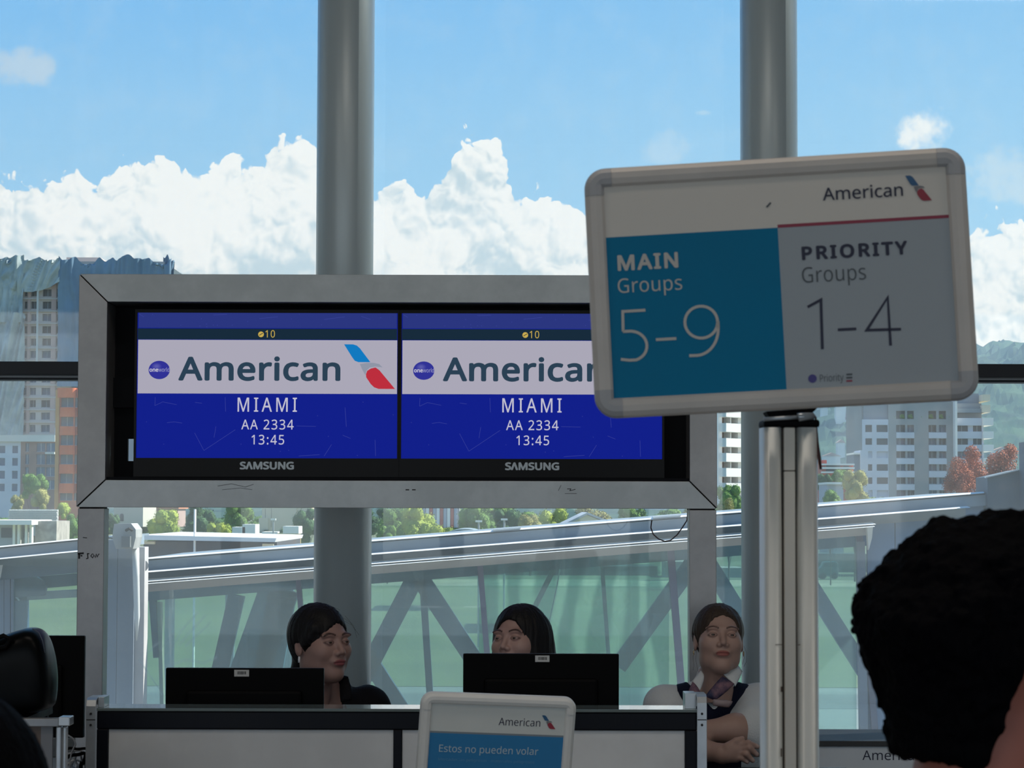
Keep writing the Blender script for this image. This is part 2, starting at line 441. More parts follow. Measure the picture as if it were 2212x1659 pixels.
# letter outlines (units of 1/1000 em): char|advance|contours of x,y points
GLYPHS = {}
for ln_ in """-|216|27,154 27,206 189,206 189,154
0|384|191,-7 153,-3 121,10 93,30 72,59 55,95 43,137 35,186 33,240 34,278 37,313 42,344 49,373 61,407 78,435 99,458 125,474 156,484 191,487 229,483 262,471 289,450 312,422 329,386 341,344 349,296 351,240 350,203 347,169 342,137 335,108 322,74 305,45 284,23 258,6 227,-3/191,44 224,49 249,65 268,92 278,120 286,154 290,194 291,240 290,286 286,326 278,360 268,388 249,415 224,431 191,437 159,431 133,415 115,388 105,360 98,326 93,286 92,240 93,194 98,154 105,120 115,93 133,65 159,49
1|384|181,0 181,335 181,381 183,418 164,400 142,381 91,339 60,379 189,480 238,480 238,0
2|384|32,0 32,49 158,176 219,240 234,259 247,278 257,296 264,315 268,334 269,355 267,380 259,400 246,415 229,427 208,434 185,436 162,435 142,430 123,424 105,415 87,403 69,390 38,430 57,445 79,458 102,470 128,479 155,484 185,486 226,482 262,471 291,452 312,427 325,396 330,359 328,334 323,311 314,288 303,267 288,245 271,224 207,155 107,56 107,54 349,54 349,0
3|384|162,-7 137,-6 114,-4 92,-1 71,4 50,11 30,19 30,75 51,65 73,58 95,51 118,47 141,44 163,43 202,46 233,54 256,68 271,87 281,110 284,138 280,165 268,186 249,202 222,213 189,220 150,222 103,222 103,273 150,273 187,275 217,284 240,298 257,316 267,338 271,363 268,385 260,403 247,417 230,428 208,434 183,437 159,435 136,431 117,425 62,396 33,437 51,449 72,461 96,471 123,480 152,485 183,486 229,483 266,471 294,453 315,428 327,400 331,367 328,337 319,312 304,290 284,274 260,261 232,253 232,250 267,243 296,231 318,214 333,192 343,166 346,136 344,110 337,85 326,62 311,42 291,25 266,11 237,1 202,-5
4|384|244,0 244,109 14,109 14,159 240,482 301,482 301,162 371,162 371,109 301,109 301,0/72,162 244,162 244,313 245,372 247,419 244,419 231,392 216,367
5|384|167,-7 142,-6 119,-4 97,0 76,5 58,12 42,19 42,75 60,66 79,58 101,52 124,47 146,45 167,44 200,46 229,55 253,69 271,89 282,115 285,147 282,176 273,200 257,219 234,233 203,242 165,244 122,241 83,234 54,253 72,480 312,480 312,426 122,426 111,287 142,291 185,294 220,292 251,285 279,273 302,257 326,229 341,195 346,153 343,118 334,87 319,59 299,36 273,17 242,4 207,-4
9|384|129,-7 98,-5 69,0 69,50 87,46 106,43 128,42 157,43 183,49 205,57 224,69 240,83 254,99 265,118 274,138 280,161 285,185 288,209 289,235 285,235 274,221 260,207 243,196 222,187 199,181 171,179 133,184 99,196 72,217 50,246 38,282 34,324 36,356 42,385 53,411 67,433 85,452 106,467 130,478 157,484 187,486 216,484 244,476 269,463 292,445 312,422 328,393 337,368 344,340 348,309 349,275 348,240 345,206 340,173 332,141 322,110 307,82 289,57 267,35 240,17 208,4 171,-4/184,226 205,227 223,231 240,239 254,248 266,259 276,272 284,286 288,299 289,314 288,333 284,352 278,371 269,388 258,404 244,418 227,428 208,434 187,437 161,433 138,424 119,409 104,387 95,359 92,325 95,296 102,272 115,252 132,237 155,229
:|180|89,278 79,279 69,283 60,289 54,297 50,309 48,324 50,339 54,351 60,359 69,365 79,368 89,369 100,368 110,365 119,359 126,351 130,339 132,324 130,309 126,297 119,289 110,283 100,279/89,-9 79,-8 69,-5 60,1 54,10 50,22 48,36 50,51 54,63 60,71 69,77 79,80 89,81 100,80 110,77 119,71 126,63 130,51 132,36 130,22 126,10 119,1 110,-5 100,-8
?|291|94,135 94,153 99,197 103,209 109,221 117,232 150,267 191,304 200,314 207,324 212,333 215,343 217,355 218,367 215,387 208,404 197,417 181,427 161,433 136,435 115,434 96,431 78,426 29,406 8,453 27,462 46,470 67,477 90,482 114,485 140,486 180,483 213,472 239,455 258,431 270,402 274,369 273,350 270,332 264,317 257,304 248,291 237,278 195,240 161,208 154,198 149,189 145,180 141,146 141,135/120,-9 109,-8 99,-5 90,1 84,10 80,22 79,36 80,51 84,63 90,71 99,77 109,80 120,81 131,80 141,77 149,71 156,63 160,51 161,36 160,22 156,10 149,1 141,-5 131,-8
A|429|0,0 187,482 242,482 428,0 366,0 308,148 118,148 61,0/138,202 290,202 236,347 230,367 221,396 214,419 203,378 193,347
E|373|65,0 65,480 333,480 333,426 126,426 126,277 321,277 321,224 126,224 126,53 333,53 333,0
G|489|271,-7 235,-5 202,1 172,10 145,23 114,46 88,74 67,108 56,137 48,169 43,203 41,240 43,276 48,310 58,341 71,370 87,396 107,419 129,439 155,456 185,469 217,479 252,484 289,486 316,485 341,483 366,479 389,473 411,466 433,458 410,406 352,425 331,430 309,432 286,433 245,430 210,420 178,404 152,381 131,353 116,320 107,282 104,240 106,203 112,169 123,139 137,112 157,89 181,70 210,57 245,48 285,46 338,49 379,57 379,199 273,199 273,253 439,253 439,18 413,10 387,4 361,-1 333,-4 303,-6
I|228|27,0 27,35 83,48 83,431 27,445 27,480 200,480 200,445 144,431 144,48 200,35 200,0
M|609|65,0 65,480 154,480 302,87 305,87 455,480 544,480 544,0 484,0 484,295 486,364 489,420 486,420 326,0 277,0 119,420 116,420 120,364 121,291 121,0
N|510|65,0 65,480 135,480 391,83 394,83 392,115 390,162 389,209 389,480 445,480 445,0 375,0 118,398 116,398 119,340 121,268 121,0
O|525|263,-7 227,-5 194,1 165,11 139,24 109,48 84,76 65,111 55,140 47,171 42,205 41,241 42,277 47,310 55,341 65,370 84,404 109,433 139,456 165,470 195,479 227,485 263,487 298,485 329,479 358,470 384,456 414,433 439,405 458,370 469,341 477,310 482,277 484,240 482,204 477,171 469,139 458,110 439,76 414,47 384,24 358,11 329,1 297,-5/263,46 301,49 333,59 361,75 382,98 399,126 410,159 417,198 420,240 417,283 410,321 399,354 382,382 361,405 334,421 301,431 263,434 225,431 193,421 165,405 143,382 126,354 114,321 107,283 105,240 107,198 114,159 126,126 143,98 165,75 192,59 225,49
P|406|65,0 65,480 192,480 236,477 273,470 304,459 329,443 353,415 367,380 372,338 370,313 364,288 354,264 340,243 320,224 294,208 263,196 225,189 181,187 126,187 126,0/126,238 174,238 216,241 250,248 276,261 295,279 306,304 310,336 306,364 296,387 280,405 257,418 225,425 187,428 126,428
R|418|65,0 65,480 197,480 239,477 275,471 305,460 329,446 353,419 367,385 372,343 370,319 366,298 358,279 348,264 336,250 322,239 307,229 292,221 276,215 408,0 337,0 221,198 126,198 126,0/126,249 197,249 233,252 261,259 283,272 298,290 307,313 310,340 306,369 297,391 281,407 259,418 230,425 194,427 126,427
S|369|166,-7 140,-6 115,-4 91,-1 70,4 51,9 34,16 34,74 94,54 119,50 143,47 169,46 201,48 228,55 249,66 265,82 274,101 277,123 276,138 272,151 267,163 258,173 247,183 232,192 164,222 126,238 96,256 72,276 54,300 44,329 40,364 42,388 49,410 60,429 74,446 92,460 114,471 138,480 165,485 193,486 219,485 243,483 266,479 287,473 307,467 326,459 307,408 253,426 233,430 213,432 192,433 165,431 142,425 124,414 112,400 104,383 101,363 103,348 106,335 111,323 120,313 131,303 144,294 206,267 233,256 257,245 278,233 296,221 310,207 322,191 330,173 335,152 337,128 332,89 317,56 291,29 266,13 236,2 203,-4
T|373|156,0 156,426 7,426 7,480 366,480 366,426 217,426 217,0
U|491|243,-7 201,-4 164,5 133,21 107,42 87,68 72,98 63,133 60,171 60,480 121,480 121,169 124,133 135,102 152,78 176,60 208,49 246,46 286,50 317,61 341,80 357,106 367,135 370,169 370,480 430,480 430,169 428,137 421,107 410,80 394,55 373,34 348,16 318,4 283,-4
Y|380|160,0 160,183 0,480 66,480 190,244 315,480 380,480 220,186 220,0
a|377|144,-7 114,-4 86,5 63,19 45,40 34,67 31,100 36,133 50,161 73,183 97,196 127,206 162,212 203,215 265,217 265,238 262,265 256,286 245,301 230,311 212,316 190,318 172,317 154,315 136,310 89,291 71,335 87,343 106,350 126,357 148,362 170,365 193,366 233,363 266,353 291,337 308,314 319,283 322,245 322,0 279,0 268,51 265,51 249,33 233,19 216,7 196,0 173,-5/158,41 187,44 212,52 234,66 251,86 261,112 264,144 264,176 211,174 171,170 140,163 118,152 103,138 95,121 92,99 94,81 100,66 110,55 124,47 140,43
c|322|201,-7 171,-5 143,2 117,13 93,28 74,48 58,73 46,103 39,138 37,178 39,220 47,256 59,286 76,311 96,332 119,347 146,358 174,365 206,367 259,361 300,347 282,298 244,310 204,315 158,306 125,281 105,238 98,179 101,139 110,105 124,79 144,60 170,48 201,44 220,45 237,47 253,50 294,65 294,13 254,-2
d|413|185,-7 143,-2 107,14 77,40 60,66 47,98 39,136 37,179 39,223 47,261 60,293 78,319 108,346 144,361 185,367 211,365 234,360 254,351 270,340 285,328 297,314 301,314 299,339 297,367 297,510 356,510 356,0 308,0 300,48 297,48 285,34 271,21 254,9 234,0 211,-5/194,42 228,46 255,56 274,74 287,98 295,129 298,168 298,179 295,220 288,254 275,282 256,302 229,314 193,318 164,313 140,301 122,280 109,252 101,218 98,178 101,138 109,105 122,78 141,58 165,46
e|379|210,-7 177,-4 147,3 120,14 96,30 75,51 59,76 47,106 39,140 37,177 39,215 46,249 57,279 72,305 90,326 112,344 138,357 166,364 196,367 226,364 252,358 276,347 296,331 313,312 327,290 337,264 343,235 345,204 345,169 98,169 102,131 113,100 129,76 152,58 180,47 213,44 235,44 255,46 274,50 328,69 328,17 274,-1 255,-4 234,-6/99,216 283,216 280,244 273,269 262,290 245,306 223,315 195,318 169,315 147,306 129,291 114,271 105,245
g|413|195,-161 157,-160 123,-155 92,-148 65,-138 65,-84 93,-96 125,-105 160,-110 198,-112 227,-109 251,-100 271,-85 286,-65 295,-40 298,-11 298,3 298,27 300,48 297,48 276,24 251,7 221,-3 185,-7 142,-1 106,15 76,42 59,69 47,101 39,138 37,179 39,220 47,256 59,288 76,316 106,344 142,361 185,367 208,365 229,361 249,353 267,343 283,329 298,312 301,312 309,360 356,360 356,-6 353,-42 346,-74 334,-100 317,-122 294,-139 267,-151 233,-159/194,42 227,45 253,55 273,71 287,94 295,126 298,165 298,179 295,224 287,259 273,285 252,303 226,313 193,317 165,313 142,301 123,281 109,254 101,220 98,179 101,138 109,104 123,77 141,57 165,46
i|173|87,420 78,421 70,424 62,429 57,436 54,446 52,457 54,469 57,479 62,486 70,491 78,494 87,495 96,494 104,491 111,486 117,479 120,469 122,457 120,446 117,436 111,429 104,424 96,421/57,0 57,360 116,360 116,0
j|173|87,420 78,421 70,424 62,429 57,436 54,446 52,457 54,469 57,479 62,486 70,491 78,494 87,495 96,494 104,491 111,486 117,479 120,469 122,457 120,446 117,436 111,429 104,424 96,421/15,-161 -15,-159 -37,-153 -37,-105 -16,-110 7,-112 21,-111 33,-107 43,-100 51,-90 56,-75 57,-56 57,360 116,360 116,-54 113,-85 105,-111 92,-133 73,-148 47,-158
l|173|57,0 57,510 116,510 116,0
m|628|57,0 57,360 105,360 113,311 117,311 129,328 144,342 162,353 182,361 202,365 223,367 262,363 293,352 317,333 333,306 336,306 350,325 366,340 386,352 407,360 429,365 452,367 489,363 520,353 543,335 560,310 570,277 574,234 574,0 515,0 515,232 507,279 483,308 442,317 410,314 385,304 367,287 355,264 347,234 345,199 345,0 286,0 286,232 278,279 253,308 212,317 180,313 155,302 137,283 125,258 118,226 116,187 116,0
n|415|57,0 57,360 105,360 113,311 117,311 130,328 146,342 165,353 186,361 208,365 230,367 270,363 302,353 328,335 346,310 357,277 361,234 361,0 302,0 302,230 293,278 266,307 222,317 186,313 158,302 139,283 126,258 119,226 116,187 116,0
o|406|202,-7 172,-4 143,3 117,15 94,32 75,53 58,79 46,109 39,143 37,181 40,223 48,260 62,292 82,318 106,339 135,355 168,364 204,367 236,364 264,357 290,345 314,328 333,307 349,282 361,252 368,218 370,181 367,139 359,101 345,69 325,42 300,21 271,6 239,-4/203,42 237,46 263,59 283,80 298,107 306,141 309,181 306,220 298,253 283,281 263,301 236,313 203,317 169,313 143,301 123,281 109,253 101,220 98,181 101,141 109,107 123,80 143,59 170,46
p|413|57,-161 57,360 105,360 113,311 116,311 128,326 142,339 158,351 178,360 201,365 228,367 270,362 305,346 335,320 353,294 366,262 374,224 376,181 374,137 366,100 353,68 335,41 305,14 269,-1 228,-7 202,-5 179,0 159,9 142,20 128,32 116,46 112,46 115,17 116,-13 116,-161/219,42 240,44 258,50 273,60 286,74 296,90 305,110 310,132 314,155 315,181 312,220 304,253 291,280 272,301 248,313 218,317 185,314 159,303 140,286 127,262 119,231 116,192 116,181 119,140 126,106 138,78 157,58 184,46
q|413|297,-161 297,-7 298,21 300,48 296,48 285,34 270,21 254,9 234,0 210,-5 183,-7 143,-2 107,14 78,40 60,66 47,98 39,136 37,179 40,223 47,261 60,293 78,319 108,346 144,361 185,367 212,365 235,360 255,351 271,339 286,326 298,311 300,311 309,360 356,360 356,-161/195,42 228,46 255,56 274,73 287,97 295,128 298,167 298,179 295,221 287,255 275,282 256,302 228,314 193,318 164,313 140,301 122,280 108,252 101,218 98,178 101,139 109,105 122,78 141,58 165,46
r|277|57,0 57,360 105,360 112,294 115,294 128,313 143,330 160,345 179,357 201,364 225,367 247,366 267,363 260,308 241,312 221,313 203,311 186,306 169,298 154,286 141,272 131,256 123,236 118,215 116,192 116,0
s|322|148,-7 124,-6 102,-4 83,-1 66,4 50,9 35,16 35,70 87,50 107,45 128,42 149,41 176,43 198,47 214,55 225,66 232,79 234,94 234,103 231,111 227,118 221,125 212,133 200,140 146,164 86,191 71,200 58,211 48,223 40,237 36,253 34,271 38,299 51,323 72,342 99,356 132,364 169,367 191,366 211,364 231,360 284,343 264,296 216,312 200,315 183,318 165,318 143,317 124,313 110,307 99,298 93,287 91,275 92,265 95,257 99,249 107,243 116,236 129,229 183,206 242,180 257,170 269,159 279,147 286,133 290,118 291,99 287,67 274,41 253,20 224,5 189,-4
t|242|167,-7 149,-6 132,-2 115,3 100,11 87,22 77,37 68,55 63,78 62,105 62,314 11,314 11,343 62,366 86,443 121,443 121,360 225,360 225,314 121,314 121,106 123,86 128,70 137,57 148,49 162,43 177,42 205,44 228,49 228,4 201,-4
u|415|184,-7 144,-3 111,7 86,25 68,49 57,83 53,124 53,360 113,360 113,128 122,81 148,52 193,42 229,46 256,57 276,76 289,102 296,134 299,173 299,360 358,360 358,0 310,0 301,48 298,48 285,31 269,17 250,6 229,-1 207,-5
v|341|136,0 0,360 63,360 140,148 151,115 162,80 169,52 171,52 179,81 190,116 201,148 278,360 341,360 204,0
w|528|106,1 7,361 69,361 118,169 132,110 142,61 144,61 151,89 159,125 169,158 232,361 297,361 359,158 373,108 383,62 385,62 395,108 410,169 460,361 520,361 420,1 351,1 289,203 274,258 265,299 262,299 253,258 238,203 173,1
y|343|56,-161 28,-160 7,-156 7,-109 25,-111 47,-113 66,-111 83,-105 97,-95 108,-82 118,-67 127,-49 146,-1 1,360 64,360 142,155 160,104 172,57 175,57 187,101 206,156 279,360 343,360 187,-50 174,-81 157,-108 139,-131 116,-148 89,-158
¿|403|64,0 64,480 339,480 339,0/98,34 306,34 306,445 98,445
á|403|64,0 64,480 339,480 339,0/98,34 306,34 306,445 98,445
í|403|64,0 64,480 339,480 339,0/98,34 306,34 306,445 98,445
 |175|""".splitlines():
    ch_, ad_, sp_ = ln_[0], *ln_[2:].split('|')
    GLYPHS[ch_] = (int(ad_), [[tuple(map(int, q_.split(','))) for q_ in pl_.split()] for pl_ in sp_.split('/')] if sp_ else [])
GLYPHS['\u039b'] = (GLYPHS['A'][0], [[p_ for p_ in max(GLYPHS['A'][1], key=len)]])


def fit_text(body, x0, x1, z0, z1, y, m, parent, offset=0.0, spacing=1.0, name='lettering', local=True):
    """one line of lettering as filled outlines whose ink exactly fills the given box; offset thickens the strokes"""
    cu = bpy.data.curves.new('lettering', 'CURVE')
    cu.dimensions = '2D'
    cu.fill_mode = 'BOTH'
    cu.offset = min(offset, 0.0)
    pen = 0.0
    for ch in body:
        ad, cs_ = GLYPHS[ch]
        if ch == '\u039b':
            cs_ = [[(0, 0), (156, 480), (222, 480), (378, 0), (308, 0), (189, 390), (70, 0)]]
            ad = 400
        for c in cs_:
            sp_ = cu.splines.new('POLY')
            sp_.points.add(len(c) - 1)
            sp_.points.foreach_set('co', [v for (a_, b_) in c for v in (pen + a_ / 1000, b_ / 1000, 0, 1)])
            sp_.use_cyclic_u = True
        pen += ad / 1000 + (spacing - 1) * .5
    t = bpy.data.objects.new('t', cu)
    COL.objects.link(t)
    me = bpy.data.meshes.new_from_object(t)
    bpy.data.objects.remove(t)
    n = len(me.vertices)
    a = np.empty(n * 3, np.float32)
    me.vertices.foreach_get('co', a)
    a = a.reshape(-1, 3)
    if offset > 0:  # heavier weight: the outline laid down again, shifted all round by the extra half stroke
        base = a.copy()
        cp = me.copy()
        import bmesh
        bm = bmesh.new()
        for k in range(8):
            n0 = len(bm.verts)
            bm.from_mesh(cp)
            bm.verts.ensure_lookup_table()
            for v in bm.verts[n0:]:
                v.co.x += offset * math.cos(k * .7854)
                v.co.y += offset * math.sin(k * .7854)
                v.co.z = k * .01
        bm.to_mesh(me)
        bm.free()
        bpy.data.meshes.remove(cp)
        n = len(me.vertices)
        a = np.empty(n * 3, np.float32)
        me.vertices.foreach_get('co', a)
        a = a.reshape(-1, 3)
    mn, mxx = a.min(0), a.max(0)
    b = np.empty_like(a)
    b[:, 0] = x0 + (a[:, 0] - mn[0]) / (mxx[0] - mn[0]) * (x1 - x0)
    b[:, 2] = z0 + (a[:, 1] - mn[1]) / (mxx[1] - mn[1]) * (z1 - z0)
    b[:, 1] = y - a[:, 2] * .002
    me.vertices.foreach_set('co', b.ravel())
    me.materials.clear()
    me.update()
    return link(name, me, m, parent, local=local)


def stroke(pts, wd, y):
    """flat pen stroke through 2-D points, as a ribbon with mitred joints"""
    pts = [Vector(p) for p in pts]
    L, Rr = [], []
    for i, p in enumerate(pts):
        d0 = (p - pts[i - 1]).normalized() if i else (pts[1] - p).normalized()
        d1 = (pts[i + 1] - p).normalized() if i < len(pts) - 1 else d0
        t = (d0 + d1).normalized()
        nn = Vector((-t.y, t.x))
        k = wd / 2 / max(.45, nn.dot(Vector((-d0.y, d0.x))))
        L.append(p + nn * k)
        Rr.append(p - nn * k)
    mb = MB()
    n = len(pts)
    mb.add([(q.x, y, q.y) for q in L] + [(q.x, y, q.y) for q in Rr], [(i + n, i + n + 1, i + 1, i) for i in range(n - 1)])
    return mb


# flight emblem in a unit box, from the photograph
EMB = {
    'blue': [(1743, 489), (1800, 489), (1825, 497), (1845, 515), (1912, 604), (1835, 604), (1812, 595), (1795, 572)],
    'grey': [(1845, 616), (1885, 609), (1930, 608), (1968, 616), (1990, 637), (1945, 632), (1908, 638), (1888, 658), (1880, 688), (1862, 655)],
    'red': [(1945, 638), (1970, 656), (2070, 776), (1965, 776), (1937, 766), (1915, 745), (1886, 702), (1884, 682), (1892, 660), (1915, 645)],
}


def emblem(x0, x1, z0, z1, y, mats, parent):
    for k in ('blue', 'grey', 'red'):
        pl = [(x0 + (a - 1743) / 327 * (x1 - x0), z1 - (b - 489) / 287 * (z1 - z0)) for a, b in EMB[k]]
        MB().flat(pl, y).build('emblem', mats[k], parent, local=True)


def disc(cx, cz, rx, rz, y, n=28):
    return MB().flat([(cx + rx * math.cos(2 * math.pi * i / n), cz + rz * math.sin(2 * math.pi * i / n)) for i in range(n)], y)


# numpy lattice noise
def vnoise(p, seed=0):
    p = np.asarray(p, np.float32)
    i = np.floor(p).astype(np.int64)
    f = p - i
    f = f * f * (3 - 2 * f)

    def h(a, b, c):
        n = (a * 374761393 + b * 668265263 + c * 2147483647 + seed * 974634777) & 0xffffffff
        n = ((n ^ (n >> 13)) * 1274126177) & 0xffffffff
        return ((n ^ (n >> 16)) & 0xffff) / 65535.0
    r = 0
    for a in (0, 1):
        for b in (0, 1):
            for c in (0, 1):
                wgt = (f[..., 0] if a else 1 - f[..., 0]) * (f[..., 1] if b else 1 - f[..., 1]) * (f[..., 2] if c else 1 - f[..., 2])
                r = r + wgt * h(i[..., 0] + a, i[..., 1] + b, i[..., 2] + c)
    return r * 2 - 1


def fbm(p, seed=0, oct=4):
    r, a, s = 0, 1.0, 1.0
    for k in range(oct):
        r = r + a * vnoise(np.asarray(p) * s, seed + k)
        a *= .5
        s *= 2.03
    return r

# ================================================================== THE HALL
def struct(o):
    o['kind'] = 'structure'
    return o


YW = 9.4          # glass wall
FLOORM = mat('terrazzo', (.34, .33, .31), .25, nz=.25, nsc=30)
WHITEW = mat('wall_paint', (.62, .61, .59), .8, nz=.06)
struct(MB().box(-11, 11, -8, YW + .1, -.2, 0).build('floor', FLOORM))
struct(MB().box(-11, 11, -8, YW + .3, 6, 6.2).build('ceiling', WHITEW))
struct(MB().box(-11.2, -11, -8, YW, 0, 6).build('wall_left', WHITEW))
struct(MB().box(11, 11.2, -8, YW, 0, 6).build('wall_right', WHITEW))
b = MB().box(-11, 11, -8.2, -8, 0, 1).box(-11, 11, -8.2, -8, 4, 6)
for i in range(7):
    b.box(-11 + i * 3.6, -10.6 + i * 3.6, -8.2, -8, 1, 4)
struct(b.build('wall_back', WHITEW))
sill_z = P(1820, 1580, YW).z
GREYAL = mat('grey_aluminium', (.30, .32, .34), .4, .5, nz=.15)
BLACKAL = mat('black_aluminium', (.012, .016, .024), .45, .2)
struct(MB().box(-11, 11, YW - .06, YW + .22, 0, sill_z - .10).build('wall_front', mat('sill_wall', (.58, .63, .68), .8, nz=.08)))
s = struct(MB().box(-11, 11, YW - .14, YW + .24, sill_z - .10, sill_z - .02).build('trim_1', mat('sill_metal', (.16, .17, .17), .5, .4, nz=.35, nsc=9), bevel=.006))
struct(MB().box(-11, 11, YW - .10, YW - .04, sill_z - .02, sill_z + .012).build('trim_2', mat('sill_strip', (.55, .55, .50), .5, .2, nz=.3, nsc=12)))
# transom (the dark horizontal bar) and its thin lower rail
zt1, zt0 = P(80, 784, YW).z, P(80, 813, YW).z
zr1, zr0 = P(80, 817.5, YW).z, P(80, 822, YW).z
struct(MB().box(-11, 11, YW - .10, YW + .06, zt0, zt1).build('trim_3', BLACKAL, bevel=.003))
struct(MB().box(-11, 11, YW - .055, YW + .05, zr0, zr1).build('trim_4', BLACKAL, bevel=.002))
struct(MB().box(-11, 11, YW - .06, YW - .02, zr1, zt0).build('trim_5', GREYAL))
WIN = glass('window_glass', (.94, .97, .965), haze_dust=.022, gloss=.045, streak=.020, lo=(.9, 2.3, .065), refl=.8)
PX = [-9.9, -7.56, P(744, 640, 9.0).x - 1.671 * 2, P(744, 640, 9.0).x - 1.671, P(744, 640, 9.0).x, P(1662, 640, 9.0).x]
dxp = PX[5] - PX[4]
PX = [PX[4] + dxp * k for k in range(-6, 7) if -10.5 < PX[4] + dxp * k < 10.8]
edges = [-11] + [x * 1.0 for x in PX] + [11]
for i in range(len(edges) - 1):
    wdw = thing('window_%d' % (i + 1), 'pane of the glazed front wall between two columns', 'window', ((edges[i] + edges[i + 1]) / 2, YW, sill_z), group=None)
    del wdw['category']
    del wdw['label']
    wdw['kind'] = 'structure'
    a0, a1 = edges[i] + .03, edges[i + 1] - .03
    MB().box(a0, a1, YW - .006, YW + .006, zt1 - .01, 5.99).build('pane', WIN, wdw)
    MB().box(a0, a1, YW - .006, YW + .006, sill_z, zr0 + .005).build('pane', WIN, wdw)
    MB().box(a1, a1 + .06, YW - .05, YW + .05, sill_z, 5.99).build('mullion', GREYAL, wdw)
SMEAR = glass('dried_smear', (.9, .95, .95), haze_dust=.22, gloss=.0, haze_dust_col=(.9, .95, .97), refl=0.0)
smw = [o_ for o_ in COL.objects if o_.name.startswith('window_') and o_.type == 'EMPTY' and o_.location.x < P(500, 1400, YW).x]
smw = max(smw, key=lambda o_: o_.location.x)
for pts_, wd_ in (([(372, 1398), (392, 1362), (412, 1340), (428, 1322)], 5), ([(386, 1394), (410, 1366), (432, 1342), (445, 1328)], 6), ([(400, 1396), (425, 1372), (448, 1352), (454, 1342)], 5),
                  ([(345, 1404), (362, 1382), (376, 1366)], 4), ([(318, 1412), (332, 1396), (345, 1388)], 5), ([(300, 1424), (330, 1470), (352, 1500), (372, 1524)], 4), ([(312, 1440), (345, 1490), (362, 1526)], 3),
                  ([(360, 1440), (400, 1425), (440, 1432), (470, 1420)], 7)):
    q_ = [P(x_, y_, YW - .012) for x_, y_ in pts_]
    stroke([(p_.x, p_.z) for p_ in q_], wd_ * .0019, YW - .010).build('dried_smear', SMEAR, smw)
COLM = mat('column_paint', (.66, .76, .80), .30, .20, nz=.12, nsc=4, stretch=(1, 1, .06))
for i, x in enumerate(PX):
    o = MB().tube([(x, 9.0, 0), (x, 9.0, 6)], .1135, 48).build('column', COLM, smooth=True)
    for p_ in o.data.polygons:
        if len(p_.vertices) > 4:
            p_.use_smooth = False
    o['kind'] = 'structure'
    MB().tube([(x, 9.0, 0), (x, 9.0, .06)], .16, 32).build('column_foot', GREYAL, o)

# ------------------------------------------------------------------ display stand with two screens
YT = 7.5
STEEL = steel('brushed_steel', (.50, .53, .54), .38, (.15, 1, 1))
STEELV = steel('brushed_steel_upright', (.45, .45, .455), .40, (1, 1, .12))
DARK = mat('dark_recess', (.003, .004, .007), .6, spec=.15)
ox0, ox1 = P(168.5, 800, YT).x, P(1549, 1000, YT).x
oz1, oz0 = P(700, 593, YT).z, P(860, 1097.5, YT).z
ix0, ix1 = P(229.5, 840, YT).x, P(1490, 1000, YT).x
iz1, iz0 = P(700, 653, YT).z, P(860, 1038.5, YT).z
st = thing('display_stand', 'brushed steel frame on two posts that holds the pair of flight screens', 'display stand', ((ox0 + ox1) / 2, YT + .1, 0))
g = .0022
fd = .20
bars = {
    'top': [(ox0 + g, oz1), (ox1 - g, oz1), (ix1 - g, iz1), (ix0 + g, iz1)],
    'bottom': [(ox0 + g, oz0), (ox1 - g, oz0), (ix1 - g, iz0), (ix0 + g, iz0)],
    'side': [(ox0, oz0 + g), (ox0, oz1 - g), (ix0, iz1 - g), (ix0, iz0 + g)],
    'side2': [(ox1, oz0 + g), (ox1, oz1 - g), (ix1, iz1 - g), (ix1, iz0 + g)],
}
for k, pl in bars.items():
    MB().prism(pl, YT, YT + fd).build('frame_bar', STEEL if k in ('top', 'bottom') else STEELV, st, bevel=.0012)
MB().box(ox0 + .004, ox1 - .004, YT + .004, YT + fd - .004, oz0 + .004, iz0 - .01).build('seam_filler', DARK, st)
MB().box(ox0 + .003, ix0 - .01, YT + .004, YT + fd - .004, oz0 + .004, oz1 - .004).box(ix1 + .01, ox1 - .003, YT + .004, YT + fd - .004, oz0 + .004, oz1 - .004).box(
    ox0 + .01, ox1 - .01, YT + .004, YT + fd - .004, iz1 + .01, oz1 - .004).build('seam_filler', DARK, st)
# legs
pl0, pl1 = P(165, 1300, YT).x, P(222.5, 1300, YT).x
pr0, pr1 = P(1489.5, 1200, YT).x, P(1548, 1200, YT).x
for a0, a1 in ((pl0, pl1), (pr0, pr1)):
    lg = MB().box(a0, a1, YT + .006, YT + .09, .012, oz0 - .0035).build('leg', STEELV, st, bevel=.002)
    MB().box(a0 - .05, a1 + .05, YT - .04, YT + .14, 0, .012).build('foot_plate', STEEL, lg)
    MB().box(a0 + .004, a1 - .004, YT + .01, YT + .08, oz0 - .004, oz0 + .003).build('gasket', DARK, lg)
MARK = mat('marker_ink', (.01, .01, .012), .7)
a = P(168, 1195, YT)
mk = MB()
for pts, wd in (([(168, 1196), (181, 1195)], 4), ([(171, 1196), (171, 1207)], 4), ([(174, 1200), (178, 1201)], 3), ([(186, 1207), (190, 1206), (189, 1196), (193, 1196)], 2.2),
                ([(200, 1196), (196, 1201), (200, 1205), (203, 1200), (201, 1196), (206, 1204), (208, 1197), (210, 1203), (213, 1197), (215, 1197)], 1.7), ([(179, 1161), (188, 1162)], 1.6)):
    q = [P(x_, y_, YT + .0055) for x_, y_ in pts]
    m_ = stroke([(p_.x, p_.z) for p_ in q], wd * .0015, YT + .0052)
    mk.add(m_.v, m_.f)
mk.build('pen_scribble', MARK, st, kind='stuff')
mk = MB()
